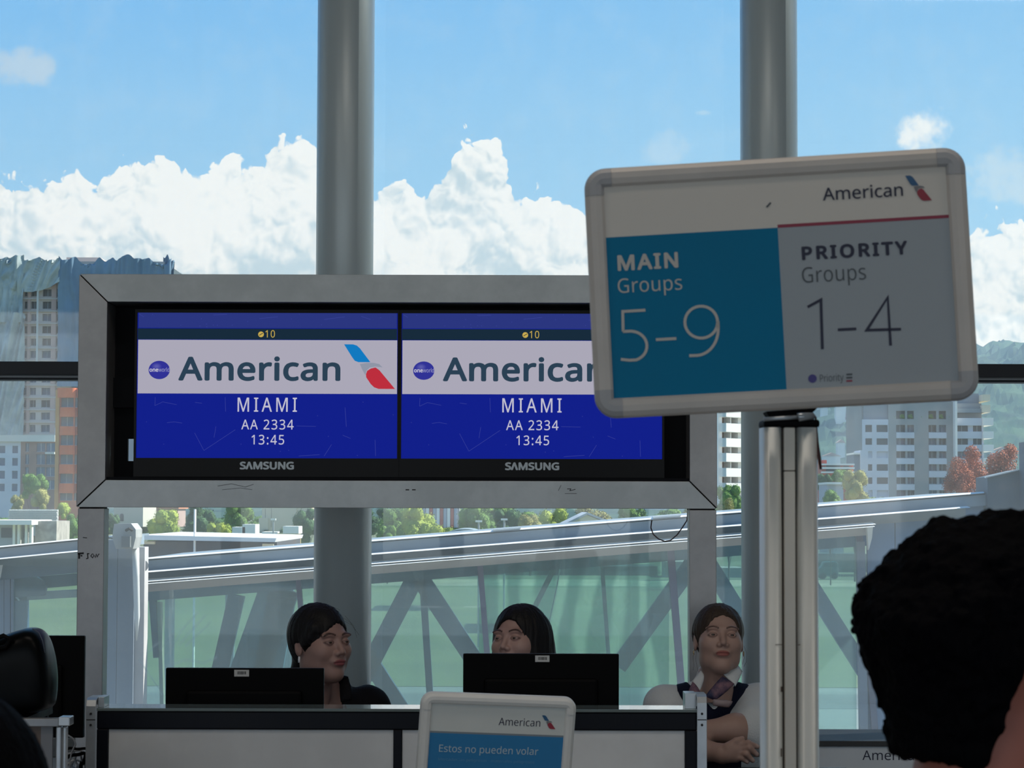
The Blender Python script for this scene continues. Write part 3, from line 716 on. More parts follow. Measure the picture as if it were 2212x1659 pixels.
for pts, wd in (([(1225, 1056), (1233, 1056), (1231, 1060), (1243, 1057)], 1.5), ([(1220, 1066), (1246, 1066)], 1), ([(1212, 1048), (1206, 1060)], 1), ([(876, 1058), (884, 1058)], 2.4), ([(890, 1058), (898, 1058)], 2.4),
                ([(470, 1050), (500, 1045), (530, 1052), (548, 1046)], .9), ([(480, 1058), (520, 1054), (545, 1058)], .8)):
    q = [P(x_, y_, YT - .0005) for x_, y_ in pts]
    m_ = stroke([(p_.x, p_.z) for p_ in q], wd * .0015, YT - .0005)
    mk.add(m_.v, m_.f)
mk.build('pen_scribble', MARK, st, kind='stuff')
# back board with a slot near the lower corner
hb = [P(277, 948, YT + .17), P(291, 996, YT + .17)]
hx0, hx1, hz1, hz0 = hb[0].x, hb[1].x, hb[0].z, hb[1].z
MB().box(ix0 - .01, hx0, YT + .16, YT + .18, iz0 - .01, iz1 + .01).box(hx1, ix1 + .01, YT + .16, YT + .18, iz0 - .01, iz1 + .01).box(
    hx0, hx1, YT + .16, YT + .18, hz1, iz1 + .01).box(hx0, hx1, YT + .16, YT + .18, iz0 - .01, hz0).build('back_board', DARK, st)
# loose cable hanging behind the stand
q = [(1408, 1124), (1406, 1140), (1411, 1154), (1422, 1164), (1436, 1169.5), (1449, 1167), (1463, 1155), (1475, 1138), (1484, 1124), (1486, 1098)]
tag(MB().tube([P(1408, 1126, YT + .12)] + [P(x_, y_, YT + .12) for x_, y_ in q], .0021, 8).build('cable', mat('brown_cable', (.10, .055, .06), .5), smooth=True),
    'thin brown cable looping down under the steel screen frame', 'cable')


def emis(name, col, s=1.0):
    return mat(name, (0.002, .002, .002), .4, emit=col, es=s, spec=.06)


SCB = emis('screen_blue', (.004, .012, .25))
SCB2 = emis('screen_violet', (.022, .035, .21))
SCT = emis('screen_teal', (.007, .022, .042))
SCW = emis('screen_white', (.40, .385, .47))
SCG = emis('screen_slate', (.022, .05, .085))
SCL = emis('screen_text', (.52, .51, .63))
SCY = emis('screen_yellow', (.56, .40, .08))
SCO = emis('screen_globe', (.028, .030, .30))
SCLINE = emis('screen_lines', (.045, .06, .33))
EM = {'blue': emis('emblem_blue', (.004, .19, .52)), 'grey': emis('emblem_grey', (.27, .30, .38)), 'red': emis('emblem_red', (.50, .025, .045))}
BEZ = mat('black_bezel', (.002, .002, .003), .25, spec=.12)
LOGO = mat('silver_logo', (.50, .56, .60), .4, .3)
yb = YT + .045      # bezel front


def L0(px, py, yy=yb):
    v = P(px, py, yy)
    return v.x, v.z


def screen(label):
    x0, z1 = L0(292, 668)
    x1, z0 = L0(862, 1031)
    t = thing('flight_screen', label, 'screen', ((x0 + x1) / 2, yb, z0))
    ox, oz = t.location.x, t.location.z

    def q(px, py):
        a_, b_ = L0(px, py)
        return a_ - ox, b_ - oz
    sx0, sz1 = q(297, 675)
    sx1, sz0 = q(857.5, 990.5)
    X0, X1, Z0, Z1 = x0 - ox, x1 - ox, 0, z1 - oz
    MB().box(X0, X1, .008, .085, Z0, Z1).build('casing', BEZ, t, local=True)
    bz = MB().box(X0, sx0, 0, .01, Z0, Z1).box(sx1, X1, 0, .01, Z0, Z1).box(sx0, sx1, 0, .01, Z0, sz0).box(sx0, sx1, 0, .01, sz1, Z1)
    bz.build('bezel', BEZ, t, local=True)
    e = .0066

    def rect(a_, b_, c_, d_, m, nm, lv):
        p0, p1 = q(a_, b_), q(c_, d_)
        return MB().flat([(p0[0], p0[1]), (p1[0], p0[1]), (p1[0], p1[1]), (p0[0], p1[1])], e - lv * .0005).build(nm, m, t, local=True)
    MB().box(sx0, sx1, .0067, .0075, sz0, sz1).build('display_panel', SCB, t, local=True)
    rect(299, 675, 857, 709, SCB2, 'screen_band', 1)
    rect(297, 709, 857.5, 734, SCT, 'screen_band', 1)
    rect(298, 733.5, 857.3, 851, SCW, 'screen_banner', 2)
    y1, y2 = e - .0018, e - .0022

    def tx(s_, a_, b_, c_, d_, m, off=0., sp_=1.):
        p0, p1 = q(a_, b_), q(c_, d_)
        return fit_text(s_, p0[0], p1[0], p1[1], p0[1], y1, m, t, off, sp_)
    tx('American', 385, 769, 735, 823.5, SCG, .019, 1.03)
    tx('MIAMI', 513, 858.5, 641, 889.5, SCL, .004, 1.25)
    tx('AA 2334', 521, 906, 634, 928, SCL, .004, 1.12)
    tx('13:45', 543, 939, 613.5, 960.5, SCL, .004, 1.12)
    tx('10', 573, 713, 593.5, 729, SCY, .0, 1.1)
    c_ = q(563.5, 722)
    r_ = .0095
    disc(c_[0], c_[1], r_, r_, y1).build('gate_icon', SCY, t, local=True)
    stroke([(c_[0] - r_ * .6, c_[1] - r_ * .35), (c_[0], c_[1] + r_ * .05), (c_[0] + r_ * .65, c_[1] + r_ * .4)], .0022, y2).build('gate_icon', SCT, t, local=True)
    c_ = q(343.5, 799)
    disc(c_[0], c_[1], .0352, .0305, y1, 40).build('alliance_globe', SCO, t, local=True)
    for k in range(5):  # soft sheen printed on the globe
        f_ = .5 - k * .09
        disc(c_[0] - .009, c_[1] + .012, .0352 * f_, .0305 * f_ * .8, y1 - .00005 * (k + 1)).build('alliance_globe', emis('globe_sheen_%d' % k, (.035 + .016 * k, .037 + .016 * k, .32 + .02 * k)), t, local=True)
    p0, p1 = q(322.5, 796), q(341.5, 803)
    fit_text('one', p0[0], p1[0], p1[1], p0[1], y2 - .0004, SCL, t, .022)
    p0, p1 = q(342, 793.5), q(365.5, 803)
    fit_text('world', p0[0], p1[0], p1[1], p0[1], y2 - .0004, emis('screen_text2', (.33, .33, .56)), t)
    p0, p1 = q(743, 743.5), q(853, 840)
    emblem(p0[0], p1[0], p1[1], p0[1], y1, EM, t)
    p0, p1 = q(518, 997), q(635, 1014.5)
    # maker's lettering: the A has no crossbar
    mb = fit_text('S\u039bMSUNG', p0[0], p1[0], p1[1], p0[1], -.0006, LOGO, t, .034)
    rr = random.Random(3)
    ln = MB()
    for (a_, b_) in (((335, 858), (334, 876)), ((334, 876), (351, 868)), ((351, 868), (381, 874)), ((421, 869), (436, 871)), ((486, 858), (487, 889)), ((376, 911), (393, 914)), ((360, 913), (376, 911)),
                     ((440, 973), (508, 928)), ((440, 973), (420, 935)), ((466, 921), (462, 945)), ((745, 880), (748, 922)), ((740, 940), (757, 947)), ((810, 950), (811, 985)), ((700, 985), (716, 960)),
                     ((640, 920), (682, 921)), ((460, 680), (490, 679)), ((300, 678), (310, 684)), ((700, 690), (745, 684)), ((560, 688), (600, 684)), ((780, 683), (800, 690)), ((645, 985), (690, 982))):
        m_ = stroke([q(*a_), q(*b_)], .0011, y1)
        ln.add(m_.v, m_.f)
    for _ in range(26):
        c_ = q(rr.uniform(305, 850), rr.choice([rr.uniform(856, 985), rr.uniform(678, 706)]))
        m_ = disc(c_[0], c_[1], .0013, .0013, y1, 8)
        ln.add(m_.v, m_.f)
    ln.build('star_pattern', SCLINE, t, local=True, kind='stuff')
    return t


s1 = screen('blue flight screen reading MIAMI, fully visible in the steel frame')
s2 = copy_tree(s1)
s2.location.x = s1.location.x + (L0(1443, 850)[0] - L0(871, 850)[0])
s2['label'] = 'blue flight screen reading MIAMI, partly behind the boarding group sign'
s1['group'] = s2['group'] = 'flight screens in the steel frame'
# supports the screens hang from (dark rails behind them)
MB().box(ix0, ix1, YT + .13, YT + .16, (iz0 + iz1) / 2 - .05, (iz0 + iz1) / 2 + .05).build('mounting_rail', DARK, st)
MB().box(ix0, ix1, YT + .02, YT + .13, iz0 - .001, L0(500, 1031)[1]).build('mounting_rail', DARK, st)

# ------------------------------------------------------------------ gate counter
YC = 6.2
CDARK = mat('dark_laminate', (.003, .004, .009), .35, nz=.3, nsc=9, spec=.2)
CPAN = mat('counter_panel', (.80, .82, .83), .55, nz=.22, nsc=2.2)
CST = steel('bracket_steel', (.66, .70, .73), .30)
TOPG = mat('polished_top', (.20, .25, .25), .05, .2)
zc = P(850, 1531, YC).z
cx0, cx1 = P(209, 1560, YC).x, P(1506, 1560, YC).x
ct = thing('gate_counter', 'long black gate counter with pale front panels and steel end brackets', 'counter', ((cx0 + cx1) / 2, YC + .2, 0))
zb = P(850, 1577, YC).z
MB().box(cx0, cx1, YC, YC + .11, zb, zc - .008).build('fascia', CDARK, ct, bevel=.004)
MB().box(cx0, cx1, YC - .004, YC + .13, zc - .008, zc).build('ledge', TOPG, ct, bevel=.0015)
MB().box(cx0, cx1, YC + .02, YC + .10, .02, zb).build('carcass', CDARK, ct)
xs = [cx0, P(233, 1620, YC).x, P(850, 1620, YC).x, P(868, 1620, YC).x, P(1480, 1620, YC).x, cx1]
MB().box(xs[0], xs[1], YC, YC + .02, .02, zb).build('frame_stile', CDARK, ct, bevel=.002)
MB().box(xs[2], xs[3], YC, YC + .02, .02, zb).build('frame_stile', CDARK, ct, bevel=.002)
MB().box(xs[4], xs[5], YC, YC + .02, .02, zb).build('frame_stile', CDARK, ct, bevel=.002)
MB().box(xs[1] + .001, xs[2] - .001, YC + .008, YC + .02, .06, zb - .001).build('front_panel', CPAN, ct)
MB().box(xs[3] + .001, xs[4] - .001, YC + .008, YC + .02, .06, zb - .001).build('front_panel', CPAN, ct)
MB().box(cx0, cx1, YC + .03, YC + .1, 0, .06).build('plinth', CDARK, ct)


def bracket(pa, pb, mirror):
    """bent steel strap: up the end post, over the ledge and down on it"""
    a_, b_ = P(pa[0], pa[1], YC), P(pb[0], pb[1], YC)
    x0, x1, zt = a_.x, b_.x, a_.z
    prof = [(-.012, .0), (-.012, zt - .022), (-.006, zt - .006), (.010, zt), (.085, zt), (.10, zt - .006), (.106, zt - .02), (.106, zc)]
    mb = MB()
    th = .004
    n = len(prof)
    inner = [(y + (th if i < 4 else -th if i > 4 else 0), z - (th if i not in (0, n - 1) else 0)) for i, (y, z) in enumerate(prof)]
    vs = []
    for xx in (x0, x1):
        vs += [(xx, YC + y, z) for y, z in prof] + [(xx, YC + y, z) for y, z in inner]
    fs = []
    for i in range(n - 1):
        fs += [(i, i + 1, 2 * n + i + 1, 2 * n + i), (n + i, 3 * n + i, 3 * n + i + 1, n + i + 1), (i, n + i, n + i + 1, i + 1), (2 * n + i, 2 * n + i + 1, 3 * n + i + 1, 3 * n + i)]
    mb.add(vs, fs)
    o = mb.build('bracket', CST, ct, bevel=.0008)
    zz = P(pa[0], 1541 if not mirror else 1541, YC).z
    xm = (x0 + x1) / 2
    for dz in (0, -.030):
        MB().tube([(xm, YC - .0155, zz + dz), (xm, YC - .011, zz + dz)], .0032, 12).build('screw', MARK, o)
    MB().box(x0 + .001, x1 - .001, YC - .0125, YC - .0118, zz - .0175, zz - .0150).build('seam', MARK, o)
    return o


bracket((188, 1507), (209, 1507), False)
bracket((1505, 1500), (1526, 1500), True)
# the steel strap folds onto the ledge beside each end
MB().box(P(209, 1520, YC).x, P(222, 1520, YC).x, YC + .02, YC + .10, zc, P(209, 1507, YC).z).build('end_plate', CST, ct, bevel=.001)
MB().box(P(1481, 1520, YC).x, P(1505, 1520, YC).x, YC + .02, YC + .10, zc, P(1505, 1499, YC).z).build('end_plate', CST, ct, bevel=.001)

# desk behind the counter
YD = 6.34
zd = .93
dk = thing('work_desk', 'dark work desk behind the gate counter carrying the monitors', 'desk', (.0, YD + .28, 0))
dx0, dx1 = cx0 - .02, 1.0
MB().box(dx0, dx1, YD, YD + .50, zd - .03, zd).build('desktop', CDARK, dk, bevel=.004)
for x_ in (dx0 + .02, -.4, .5, dx1 - .06):
    MB().box(x_, x_ + .04, YD + .02, YD + .46, 0, zd - .03).build('side_panel', CDARK, dk)
BLK = mat('black_plastic', (.002, .002, .0025), .6, spec=.1)
BLKG = mat('black_gloss', (.0015, .002, .0025), .3, spec=.10)
EDGE = mat('monitor_edge', (.10, .12, .15), .3)
STK = mat('white_sticker', (.62, .63, .62), .6)


def monitor(pa, pb, yy, label, sticker=None, zbase=zd, face=True):
    a_, b_ = P(pa[0], pa[1], yy), P(pb[0], pb[1], yy)
    x0, x1, z1 = a_.x, b_.x, a_.z
    z0 = b_.z
    t = thing('monitor', label, 'monitor', ((x0 + x1) / 2, yy + .05, zbase))
    MB().box(x0, x1, yy, yy + .018, z0, z1).build('back_shell', BLK, t, bevel=.003)
    MB().box(x0 + .06, x1 - .06, yy - .018, yy, z0 + (z1 - z0) * .18, z1 - (z1 - z0) * .28).build('back_housing', BLK, t, bevel=.012)
    MB().box(x0, x1, yy + .018, yy + .026, z0, z1).build('bezel', EDGE, t, bevel=.002)
    MB().box(x0 + .012, x1 - .012, yy + .0262, yy + .0268, z0 + .016, z1 - .012).build('display_panel', mat('monitor_glow', (.01, .01, .01), .3, emit=(.35, .42, .5), es=.5), t)
    xm = (x0 + x1) / 2
    MB().box(xm - .03, xm + .03, yy + .0, yy + .02, zbase + .012, z0 + .03).build('stand_neck', BLK, t)
    MB().box(xm - .12, xm + .12, yy - .06, yy + .12, zbase, zbase + .012).build('stand_base', BLK, t, bevel=.004)
    if sticker:
        c_, d_ = P(sticker[0], sticker[1], yy - .001), P(sticker[2], sticker[3], yy - .001)
        s_ = MB().box(c_.x, d_.x, yy - .0012, yy - .0004, d_.z, c_.z).build('sticker', STK, t, bevel=.0004)
        w_ = d_.x - c_.x
        h_ = c_.z - d_.z
        bb = MB()
        rr = random.Random(5)
        xx = c_.x + w_ * .22
        while xx < d_.x - w_ * .2:
            ww = rr.uniform(.0006, .0016)
            bb.box(xx, xx + ww, yy - .0016, yy - .0012, d_.z + h_ * .32, c_.z - h_ * .22)
            xx += ww + rr.uniform(.0006, .0012)
        bb.build('sticker_print', MARK, s_)
    return t


monitor((358, 1443), (698, 1612), 6.55, 'black monitor back with white sticker, in front of the woman with tied hair', (506, 1447, 538, 1461.5))
monitor((1000.5, 1412), (1337, 1600), 6.55, 'taller black monitor back that hides the face of the middle woman', (1156, 1416, 1187, 1430))
YS = 6.6
sd = thing('side_desk', 'low desk under the upright monitor beside the steel post', 'desk', (-1.38, YS + .1, 0))
MB().box(-1.75, cx0 - .03, YS - .12, YS + .28, .70, .73).build('desktop', CDARK, sd, bevel=.004)
for x_ in (-1.73, cx0 - .09):
    MB().box(x_, x_ + .04, YS - .1, YS + .26, 0, .70).build('side_panel', CDARK, sd)
monitor((-30, 1373), (179.5, 1594), YS, 'large black monitor beside the steel post, behind the rounded black bag', zbase=.73)

# ------------------------------------------------------------------ side counter with bag, cables
YB = 5.6
sc_ = thing('side_counter', 'small counter with a steel edge and clear brown front at the frame corner', 'counter', (P(60, 1560, YB).x, YB + .2, 0))
xa, xb, xc = P(-160, 1560, YB).x, P(127, 1560, YB).x, P(151, 1560, YB).x
za1, za0 = P(100, 1552, YB).z, P(100, 1570, YB).z
MB().box(xa, xb, YB, YB + .03, za0, za1).build('edge_rail', steel('rail_steel', (.34, .35, .36), .4), sc_, bevel=.002)
o = MB().box(xb - .001, xc, YB - .004, YB + .05, P(100, 1568, YB).z, P(100, 1549, YB).z).build('corner_cap', CST, sc_, bevel=.002)
MB().box(xa, -1.19, YB + .005, YB + .36, za1 - .02, za1 - .002).build('worktop', CDARK, sc_)
for a_, b_ in ((119.5, 131), (134.5, 142)):
    MB().box(P(a_, 1620, YB).x, P(b_, 1620, YB).x, YB + .004, YB + .03, 0, za0).build('leg', CST, sc_, bevel=.003)
MB().box(xa, P(86, 1620, YB).x, YB + .012, YB + .02, .3, za0).build('front_panel', mat('brown_board', (.17, .125, .10), .5, nz=.35, nsc=4), sc_)
MB().box(P(86, 1620, YB).x, P(111, 1620, YB).x, YB + .010, YB + .02, .3, za0).build('front_panel', mat('grey_board', (.20, .21, .23), .5, nz=.1), sc_)
MB().box(xa, -1.20, YB + .34, YB + .36, 0, za1 - .02).build('back_panel', CDARK, sc_)


def surf_grid(fn, nu, nv, name, m, parent=None, close=False, thick=0, smooth=True, **kw):
    vs = [fn(i / (nu - 1), j / (nv - 1)) for j in range(nv) for i in range(nu)]
    fs = [(j * nu + i, j * nu + i + 1, (j + 1) * nu + i + 1, (j + 1) * nu + i) for j in range(nv - 1) for i in range(nu - 1)]
    me = bpy.data.meshes.new(name)
    me.from_pydata(vs, [], fs)
    o = link(name, me, m, parent, smooth, **kw)
    if thick:
        sd_ = o.modifiers.new('solid', 'SOLIDIFY')
        sd_.thickness = thick
    return o


# the rounded black bag: an outline swept back with a domed front
YG = 5.75
bg_ = thing('backpack', 'rounded glossy black bag standing on the small side counter', 'bag', (P(40, 1550, YG).x, YG, za1 - .002))
outl = [(-70, 1552), (-84, 1500), (-78, 1440), (-52, 1402), (-12, 1382), (24, 1366), (48, 1358), (68, 1354.5), (86, 1358), (99, 1371), (108, 1392), (115, 1420), (119, 1452), (119.5, 1485), (116, 1520), (108, 1552)]
op = [P(x_, y_, YG) for x_, y_ in outl]
cxg = P(30, 1470, YG)
mb = MB()
rings = [(1.0, .0), (1.0, .02), (.985, .045), (.94, .066), (.84, .080), (.62, .088), (.3, .090)]
vs = []
for sgn in (1,):
    for k, (f_, dp) in enumerate([(.3, -.090), (.62, -.088), (.84, -.080), (.94, -.066), (.985, -.045), (1.0, -.02)] + rings):
        for p_ in op:
            zq = max(za1, cxg.z + (p_.z - cxg.z) * f_)
            vs.append((cxg.x + (p_.x - cxg.x) * f_, YG + dp, zq))
n = len(op)
K = 13
fs = [(k * n + i, k * n + (i + 1) % n, (k + 1) * n + (i + 1) % n, (k + 1) * n + i) for k in range(K - 1) for i in range(n)]
fs += [tuple(range(n - 1, -1, -1)), tuple((K - 1) * n + i for i in range(n))]
mb.add(vs, fs)
o = mb.build('shell', BLKG, bg_, smooth=True)
ss = o.modifiers.new('sub', 'SUBSURF')
ss.levels = ss.render_levels = 2
MB().tube([P(x_, y_, YG - .09) for x_, y_ in [(-20, 1384), (8, 1373), (22, 1380), (12, 1398), (-20, 1404)]], .006, 8).build('strap', BLK, bg_, smooth=True)
MB().tube([P(x_, y_, YG - .06) for x_, y_ in [(70, 1358), (84, 1366), (92, 1384), (97, 1410)]], .0012, 6).build('seam', EDGE, bg_, smooth=True)
MB().box(P(-8, 1388, YG).x, P(7, 1388, YG).x, YG - .105, YG - .09, P(0, 1398, YG).z, P(0, 1386, YG).z).build('buckle', EDGE, bg_, bevel=.002)
# cables between the two counters, hanging from the desk down to the floor
cabm = [BLK, mat('grey_cable', (.35, .37, .40), .4), mat('white_cable', (.6, .6, .58), .5)]
rr = random.Random(11)
cp = [([(146, 1588), (158, 1596), (163, 1608), (158, 1618), (152, 1640), (150, 1700)], 1, .0025), ([(140, 1622), (150, 1616), (168, 1618), (186, 1617), (192, 1625), (186, 1680)], 0, .004),
      ([(142, 1640), (152, 1632), (168, 1630), (184, 1628), (180, 1650), (172, 1700)], 0, .005), ([(160, 1622), (176, 1622), (185, 1636), (181, 1650), (168, 1652), (162, 1640), (170, 1632), (178, 1690)], 1, .003),
      ([(144, 1655), (152, 1645), (166, 1642), (178, 1648), (186, 1662), (182, 1700)], 2, .003), ([(142, 1630), (156, 1628), (160, 1640), (154, 1655), (164, 1664), (170, 1700)], 1, .0035)]
for i, (pts, mi, r_) in enumerate(cp):
    yy = 6.365 + .014 * i
    q = [P(x_, y_, yy) for x_, y_ in pts] + [Vector((P(pts[-1][0], 1700, yy).x, yy, .3)), Vector((P(pts[-1][0], 1700, yy).x + .02, yy, .01))]
    cu = []
    for k in range(len(q) - 1):
        p0, p1, p2, p3 = q[max(k - 1, 0)], q[k], q[k + 1], q[min(k + 2, len(q) - 1)]
        for t_ in (0, .25, .5, .75):
            cu.append(.5 * ((2 * p1) + (p2 - p0) * t_ + (2 * p0 - 5 * p1 + 4 * p2 - p3) * t_ ** 2 + (3 * p1 - p0 - 3 * p2 + p3) * t_ ** 3))
    cu.append(q[-1])
    o = MB().tube(cu, r_, 7).build('power_cable', cabm[mi], smooth=True)
    tag(o, ['thin grey cable hanging straightest down beside the steel edge legs', 'black cable arching highest over the tangle beside the gate counter', 'thickest black cable sagging below the arched one beside the gate counter', 'thin grey cable coiled in a small loop beside the gate counter', 'white cable lowest in the tangle beside the gate counter', 'grey cable kinked through the tangle nearest the desk behind'][i], 'cable', 'cables tangled beside the gate counter')

# ------------------------------------------------------------------ poster signs
FRW = mat('ivory_frame', (.66, .615, .57), .45, nz=.1, nsc=9)
FRW2 = mat('white_frame', (.80, .80, .77), .4, nz=.06, nsc=9)
CAPG = mat('grey_corner', (.45, .45, .46), .5)
PAPER = mat('poster_paper', (.74, .69, .62), .42, nz=.04)
PAPERG = mat('poster_lilac', (.37, .41, .44), .42, nz=.03)
PBLUE = mat('poster_blue', (.002, .20, .38), .5, spec=.15, nz=.08, nsc=4)
PRED = mat('poster_red', (.30, .02, .055), .45)
INKN = mat('ink_navy', (.012, .014, .045), .5)
INKW = mat('ink_white', (.60, .57, .52), .5)
INKG = mat('ink_grey', (.075, .09, .10), .5)


def sign_root(name, label, pose, W, Hh):
    x, y, z, a_, b_, c_, k = pose
    Rm = Matrix.Rotation(a_, 3, 'Z') @ Matrix.Rotation(b_, 3, 'X') @ Matrix.Rotation(c_, 3, 'Y')
    t = thing(name, label, 'sign', (x, y, z), Rm.to_euler())
    inv = Rm.transposed()

    def loc(px, py):
        d_ = P(px, py, 5) - CAM
        o_ = inv @ (CAM - Vector((x, y, z)))
        dd = inv @ d_
        tt = -(o_.y + .0) / dd.y
        q_ = o_ + dd * tt
        return q_.x, q_.z
    return t, loc, W, Hh * k


def snap_frame(t, W, Hh, fw, rad, m, mc, cap=.030):
    """four snap rails and four rounded corner caps"""
    prof = [(0, .012), (0, .002), (.002, -.003), (fw * .3, -.007), (fw * .6, -.008), (fw * .88, -.006), (fw, -.002), (fw, .012)]

    def rail(p0, p1, inn):
        vs = []
        for p_ in (p0, p1):
            vs += [(p_[0] + inn[0] * a_, b_, p_[1] + inn[1] * a_) for a_, b_ in prof]
        n_ = len(prof)
        fs = [(i, (i + 1) % n_, (i + 1) % n_ + n_, i + n_) for i in range(n_)] + [tuple(range(n_)), tuple(range(2 * n_ - 1, n_ - 1, -1))]
        return MB().add(vs, fs)
    w2, h2 = W / 2, Hh / 2
    for a_ in (((-w2 + cap, h2), (w2 - cap, h2), (0, -1)), ((-w2 + cap, -h2), (w2 - cap, -h2), (0, 1)), ((-w2, -h2 + cap), (-w2, h2 - cap), (1, 0)), ((w2, -h2 + cap), (w2, h2 - cap), (-1, 0))):
        o = rail(*a_).build('frame_rail', m, t, local=True)
        recalc(o)
    for sx, sz in ((1, 1), (-1, 1), (-1, -1), (1, -1)):
        path = [((sx * w2), sz * (h2 - cap), -sx, 0)]
        for k in range(9):
            an = math.pi / 2 * k / 8
            path.append((sx * (w2 - rad + rad * math.cos(an)), sz * (h2 - rad + rad * math.sin(an)), -sx * math.cos(an), -sz * math.sin(an)))
        path.append((sx * (w2 - cap), sz * h2, 0, -sz))
        vs, n_ = [], len(prof)
        for (px_, pz_, nx_, nz_) in path:
            for a_, b_ in prof:
                # inner side keeps square: clamp the offset to the inner corner
                qx, qz = px_ + nx_ * a_, pz_ + nz_ * a_
                if a_ > fw * .8:
                    if abs(nx_) > .02 and abs(nz_) > .02:
                        qx, qz = sx * (w2 - a_), sz * (h2 - a_)
                vs.append((qx, b_ - (.0012 if b_ < 0 else 0), qz))
        m_ = len(path)
        fs = [(k * n_ + i, k * n_ + (i + 1) % n_, (k + 1) * n_ + (i + 1) % n_, (k + 1) * n_ + i) for k in range(m_ - 1) for i in range(n_)]
        fs += [tuple(range(n_)), tuple((m_ - 1) * n_ + i for i in range(n_ - 1, -1, -1))]
        o = MB().add(vs, fs).build('corner_cap', mc, t, local=True)
        recalc(o)
    MB().box(-w2 + fw * .5, w2 - fw * .5, .006, .014, -h2 + fw * .5, h2 - fw * .5).build('back_plate', m, t, local=True)
    MB().box(-w2 + fw - .0015, w2 - fw + .0015, .0, .0015, -h2 + fw - .0015, h2 - fw + .0015).build('inner_gasket', INKG, t, local=True)


def recalc(o):
    import bmesh
    bm = bmesh.new()
    bm.from_mesh(o.data)
    bmesh.ops.recalc_face_normals(bm, faces=bm.faces)
    bm.to_mesh(o.data)
    bm.free()


EMP = {'blue': mat('print_blue', (.03, .12, .26), .5), 'grey': mat('print_grey', (.22, .22, .23), .5), 'red': mat('print_red', (.34, .03, .055), .5)}
sg, lo, W1, H1 = sign_root('boarding_sign', 'tilted ivory framed sign showing groups 5-9 and 1-4 on a tall post', (.32249, 2.74434, 1.9717, -.09116, -.02292, -.05044, 1.01898), .46, .30)
fw = .0235
snap_frame(sg, W1, H1, fw, .026, FRW, CAPG, .034)
w2, h2 = W1 / 2 - fw, H1 / 2 - fw
YP = -.0008


def prect(t, x0, x1, z0, z1, y, m, nm='printed_panel'):
    return MB().flat([(x0, z0), (x1, z0), (x1, z1), (x0, z1)], y).build(nm, m, t, local=True)


prect(sg, -w2, w2, -h2, h2, -.0004, PAPER, 'poster')
xm = (lo(1682, 500)[0] + lo(1698, 850)[0]) / 2
zbl = lo(1490, 503)[1]
zln1, zln0 = lo(1870, 474.5)[1], lo(1870, 481.5)[1]
prect(sg, -w2, xm, -h2, zbl, YP, PBLUE)
prect(sg, xm, w2, -h2, zln0, YP, PAPERG)
prect(sg, xm, w2, zln0, zln1, YP - .0003, PRED)


def ptx(t, lo_, s_, xl, xr, zt, zb_, m, off=0., sp_=1., y=YP - .0006):
    return fit_text(s_, lo_(*xl)[0], lo_(*xr)[0], lo_(*zb_)[1], lo_(*zt)[1], y, m, t, off, sp_)


ptx(sg, lo, 'American', (1777, 420), (1950, 412), (1881, 399.5), (1779, 434), INKN, .006)
ptx(sg, lo, 'MAIN', (1334, 570), (1465, 565), (1338.7, 551.5), (1334.6, 586), INKW, .026, 1.12)
ptx(sg, lo, 'Groups', (1334.6, 619), (1473.6, 617), (1349, 601.5), (1437, 638), INKW, -.001, 1.02)
ptx(sg, lo, 'PRIORITY', (1731.6, 545), (1960, 535), (1732.5, 532.7), (1733, 563), INKN, .030, 1.2)
ptx(sg, lo, 'Groups', (1732.5, 597), (1870.3, 592), (1743.4, 577.2), (1833.8, 616.8), INKG, -.003, 1.02)
p0, p1 = lo(1955, 380), lo(2013, 433)
emblem(p0[0], p1[0], p1[1], p0[1], YP - .0006, EMP, sg)


def csc(x_, y_):
    return lo(1240 + x_ / 2.431, 300 + y_ / 2.431)


def arc(cx_, cy_, rx_, ry_, a0, a1, n_=14):
    return [(cx_ + rx_ * math.cos(R(a0 + (a1 - a0) * i / n_)), cy_ + ry_ * math.sin(R(a0 + (a1 - a0) * i / n_))) for i in range(n_ + 1)]


SWD = .0034
for pts, m in (([(375, 900), (256, 907), (258, 1012)], INKW),
               ([(257, 1012), (300, 1010)] + arc(300, 1088, 83, 77, -78, 72) + [(290, 1163), (246, 1158)], INKW),
               ([(430, 1055), (537, 1049)], INKW),
               (arc(668, 963, 86, 84, 0, 360, 30), INKW),
               ([(756, 958), (757, 990)] + arc(640, 1000, 117, 138, 0, 88) + [(605, 1139)], INKW),
               ([(1226, 884), (1296, 846), (1304, 1105)], INKN),
               ([(1385, 1003), (1482, 998)], INKN),
               ([(1662, 1086), (1647, 833), (1537, 1005), (1717, 1000)], INKN)):
    stroke([csc(*p_) for p_ in pts], SWD, YP - .0006).build('numeral', m, sg, local=True)
c_ = lo(1755, 818)
disc(c_[0], c_[1], .0051, .0051, YP - .0006).build('alliance_globe', mat('print_violet', (.06, .05, .24), .5), sg, local=True)
ptx(sg, lo, 'Priority', (1771, 817), (1822, 815), (1773, 809), (1818, 828), INKG, -.004)
for i, (yy_, m) in enumerate(((808.5, INKG), (815.5, INKG), (822.5, PRED))):
    a_, b_ = lo(1828, yy_ + .5), lo(1841, yy_)
    prect(sg, a_[0], b_[0], (a_[1] + b_[1]) / 2 - .0012, (a_[1] + b_[1]) / 2 + .0009, YP - .0006, m, 'print_bar')
stroke([lo(1656, 448), lo(1665, 438)], .0022, YP - .0006).build('scuff', INKG, sg, local=True)
# clamp under the sign and its post
YPO = 2.80
PO = mat('post_metal', (.74, .76, .73), .42, .25, nz=.08, nsc=5)
POI = mat('post_insert', (.80, .74, .64), .5, nz=.06, nsc=5)


def wx(px, py, yy=YPO):
    return P(px, py, yy).x


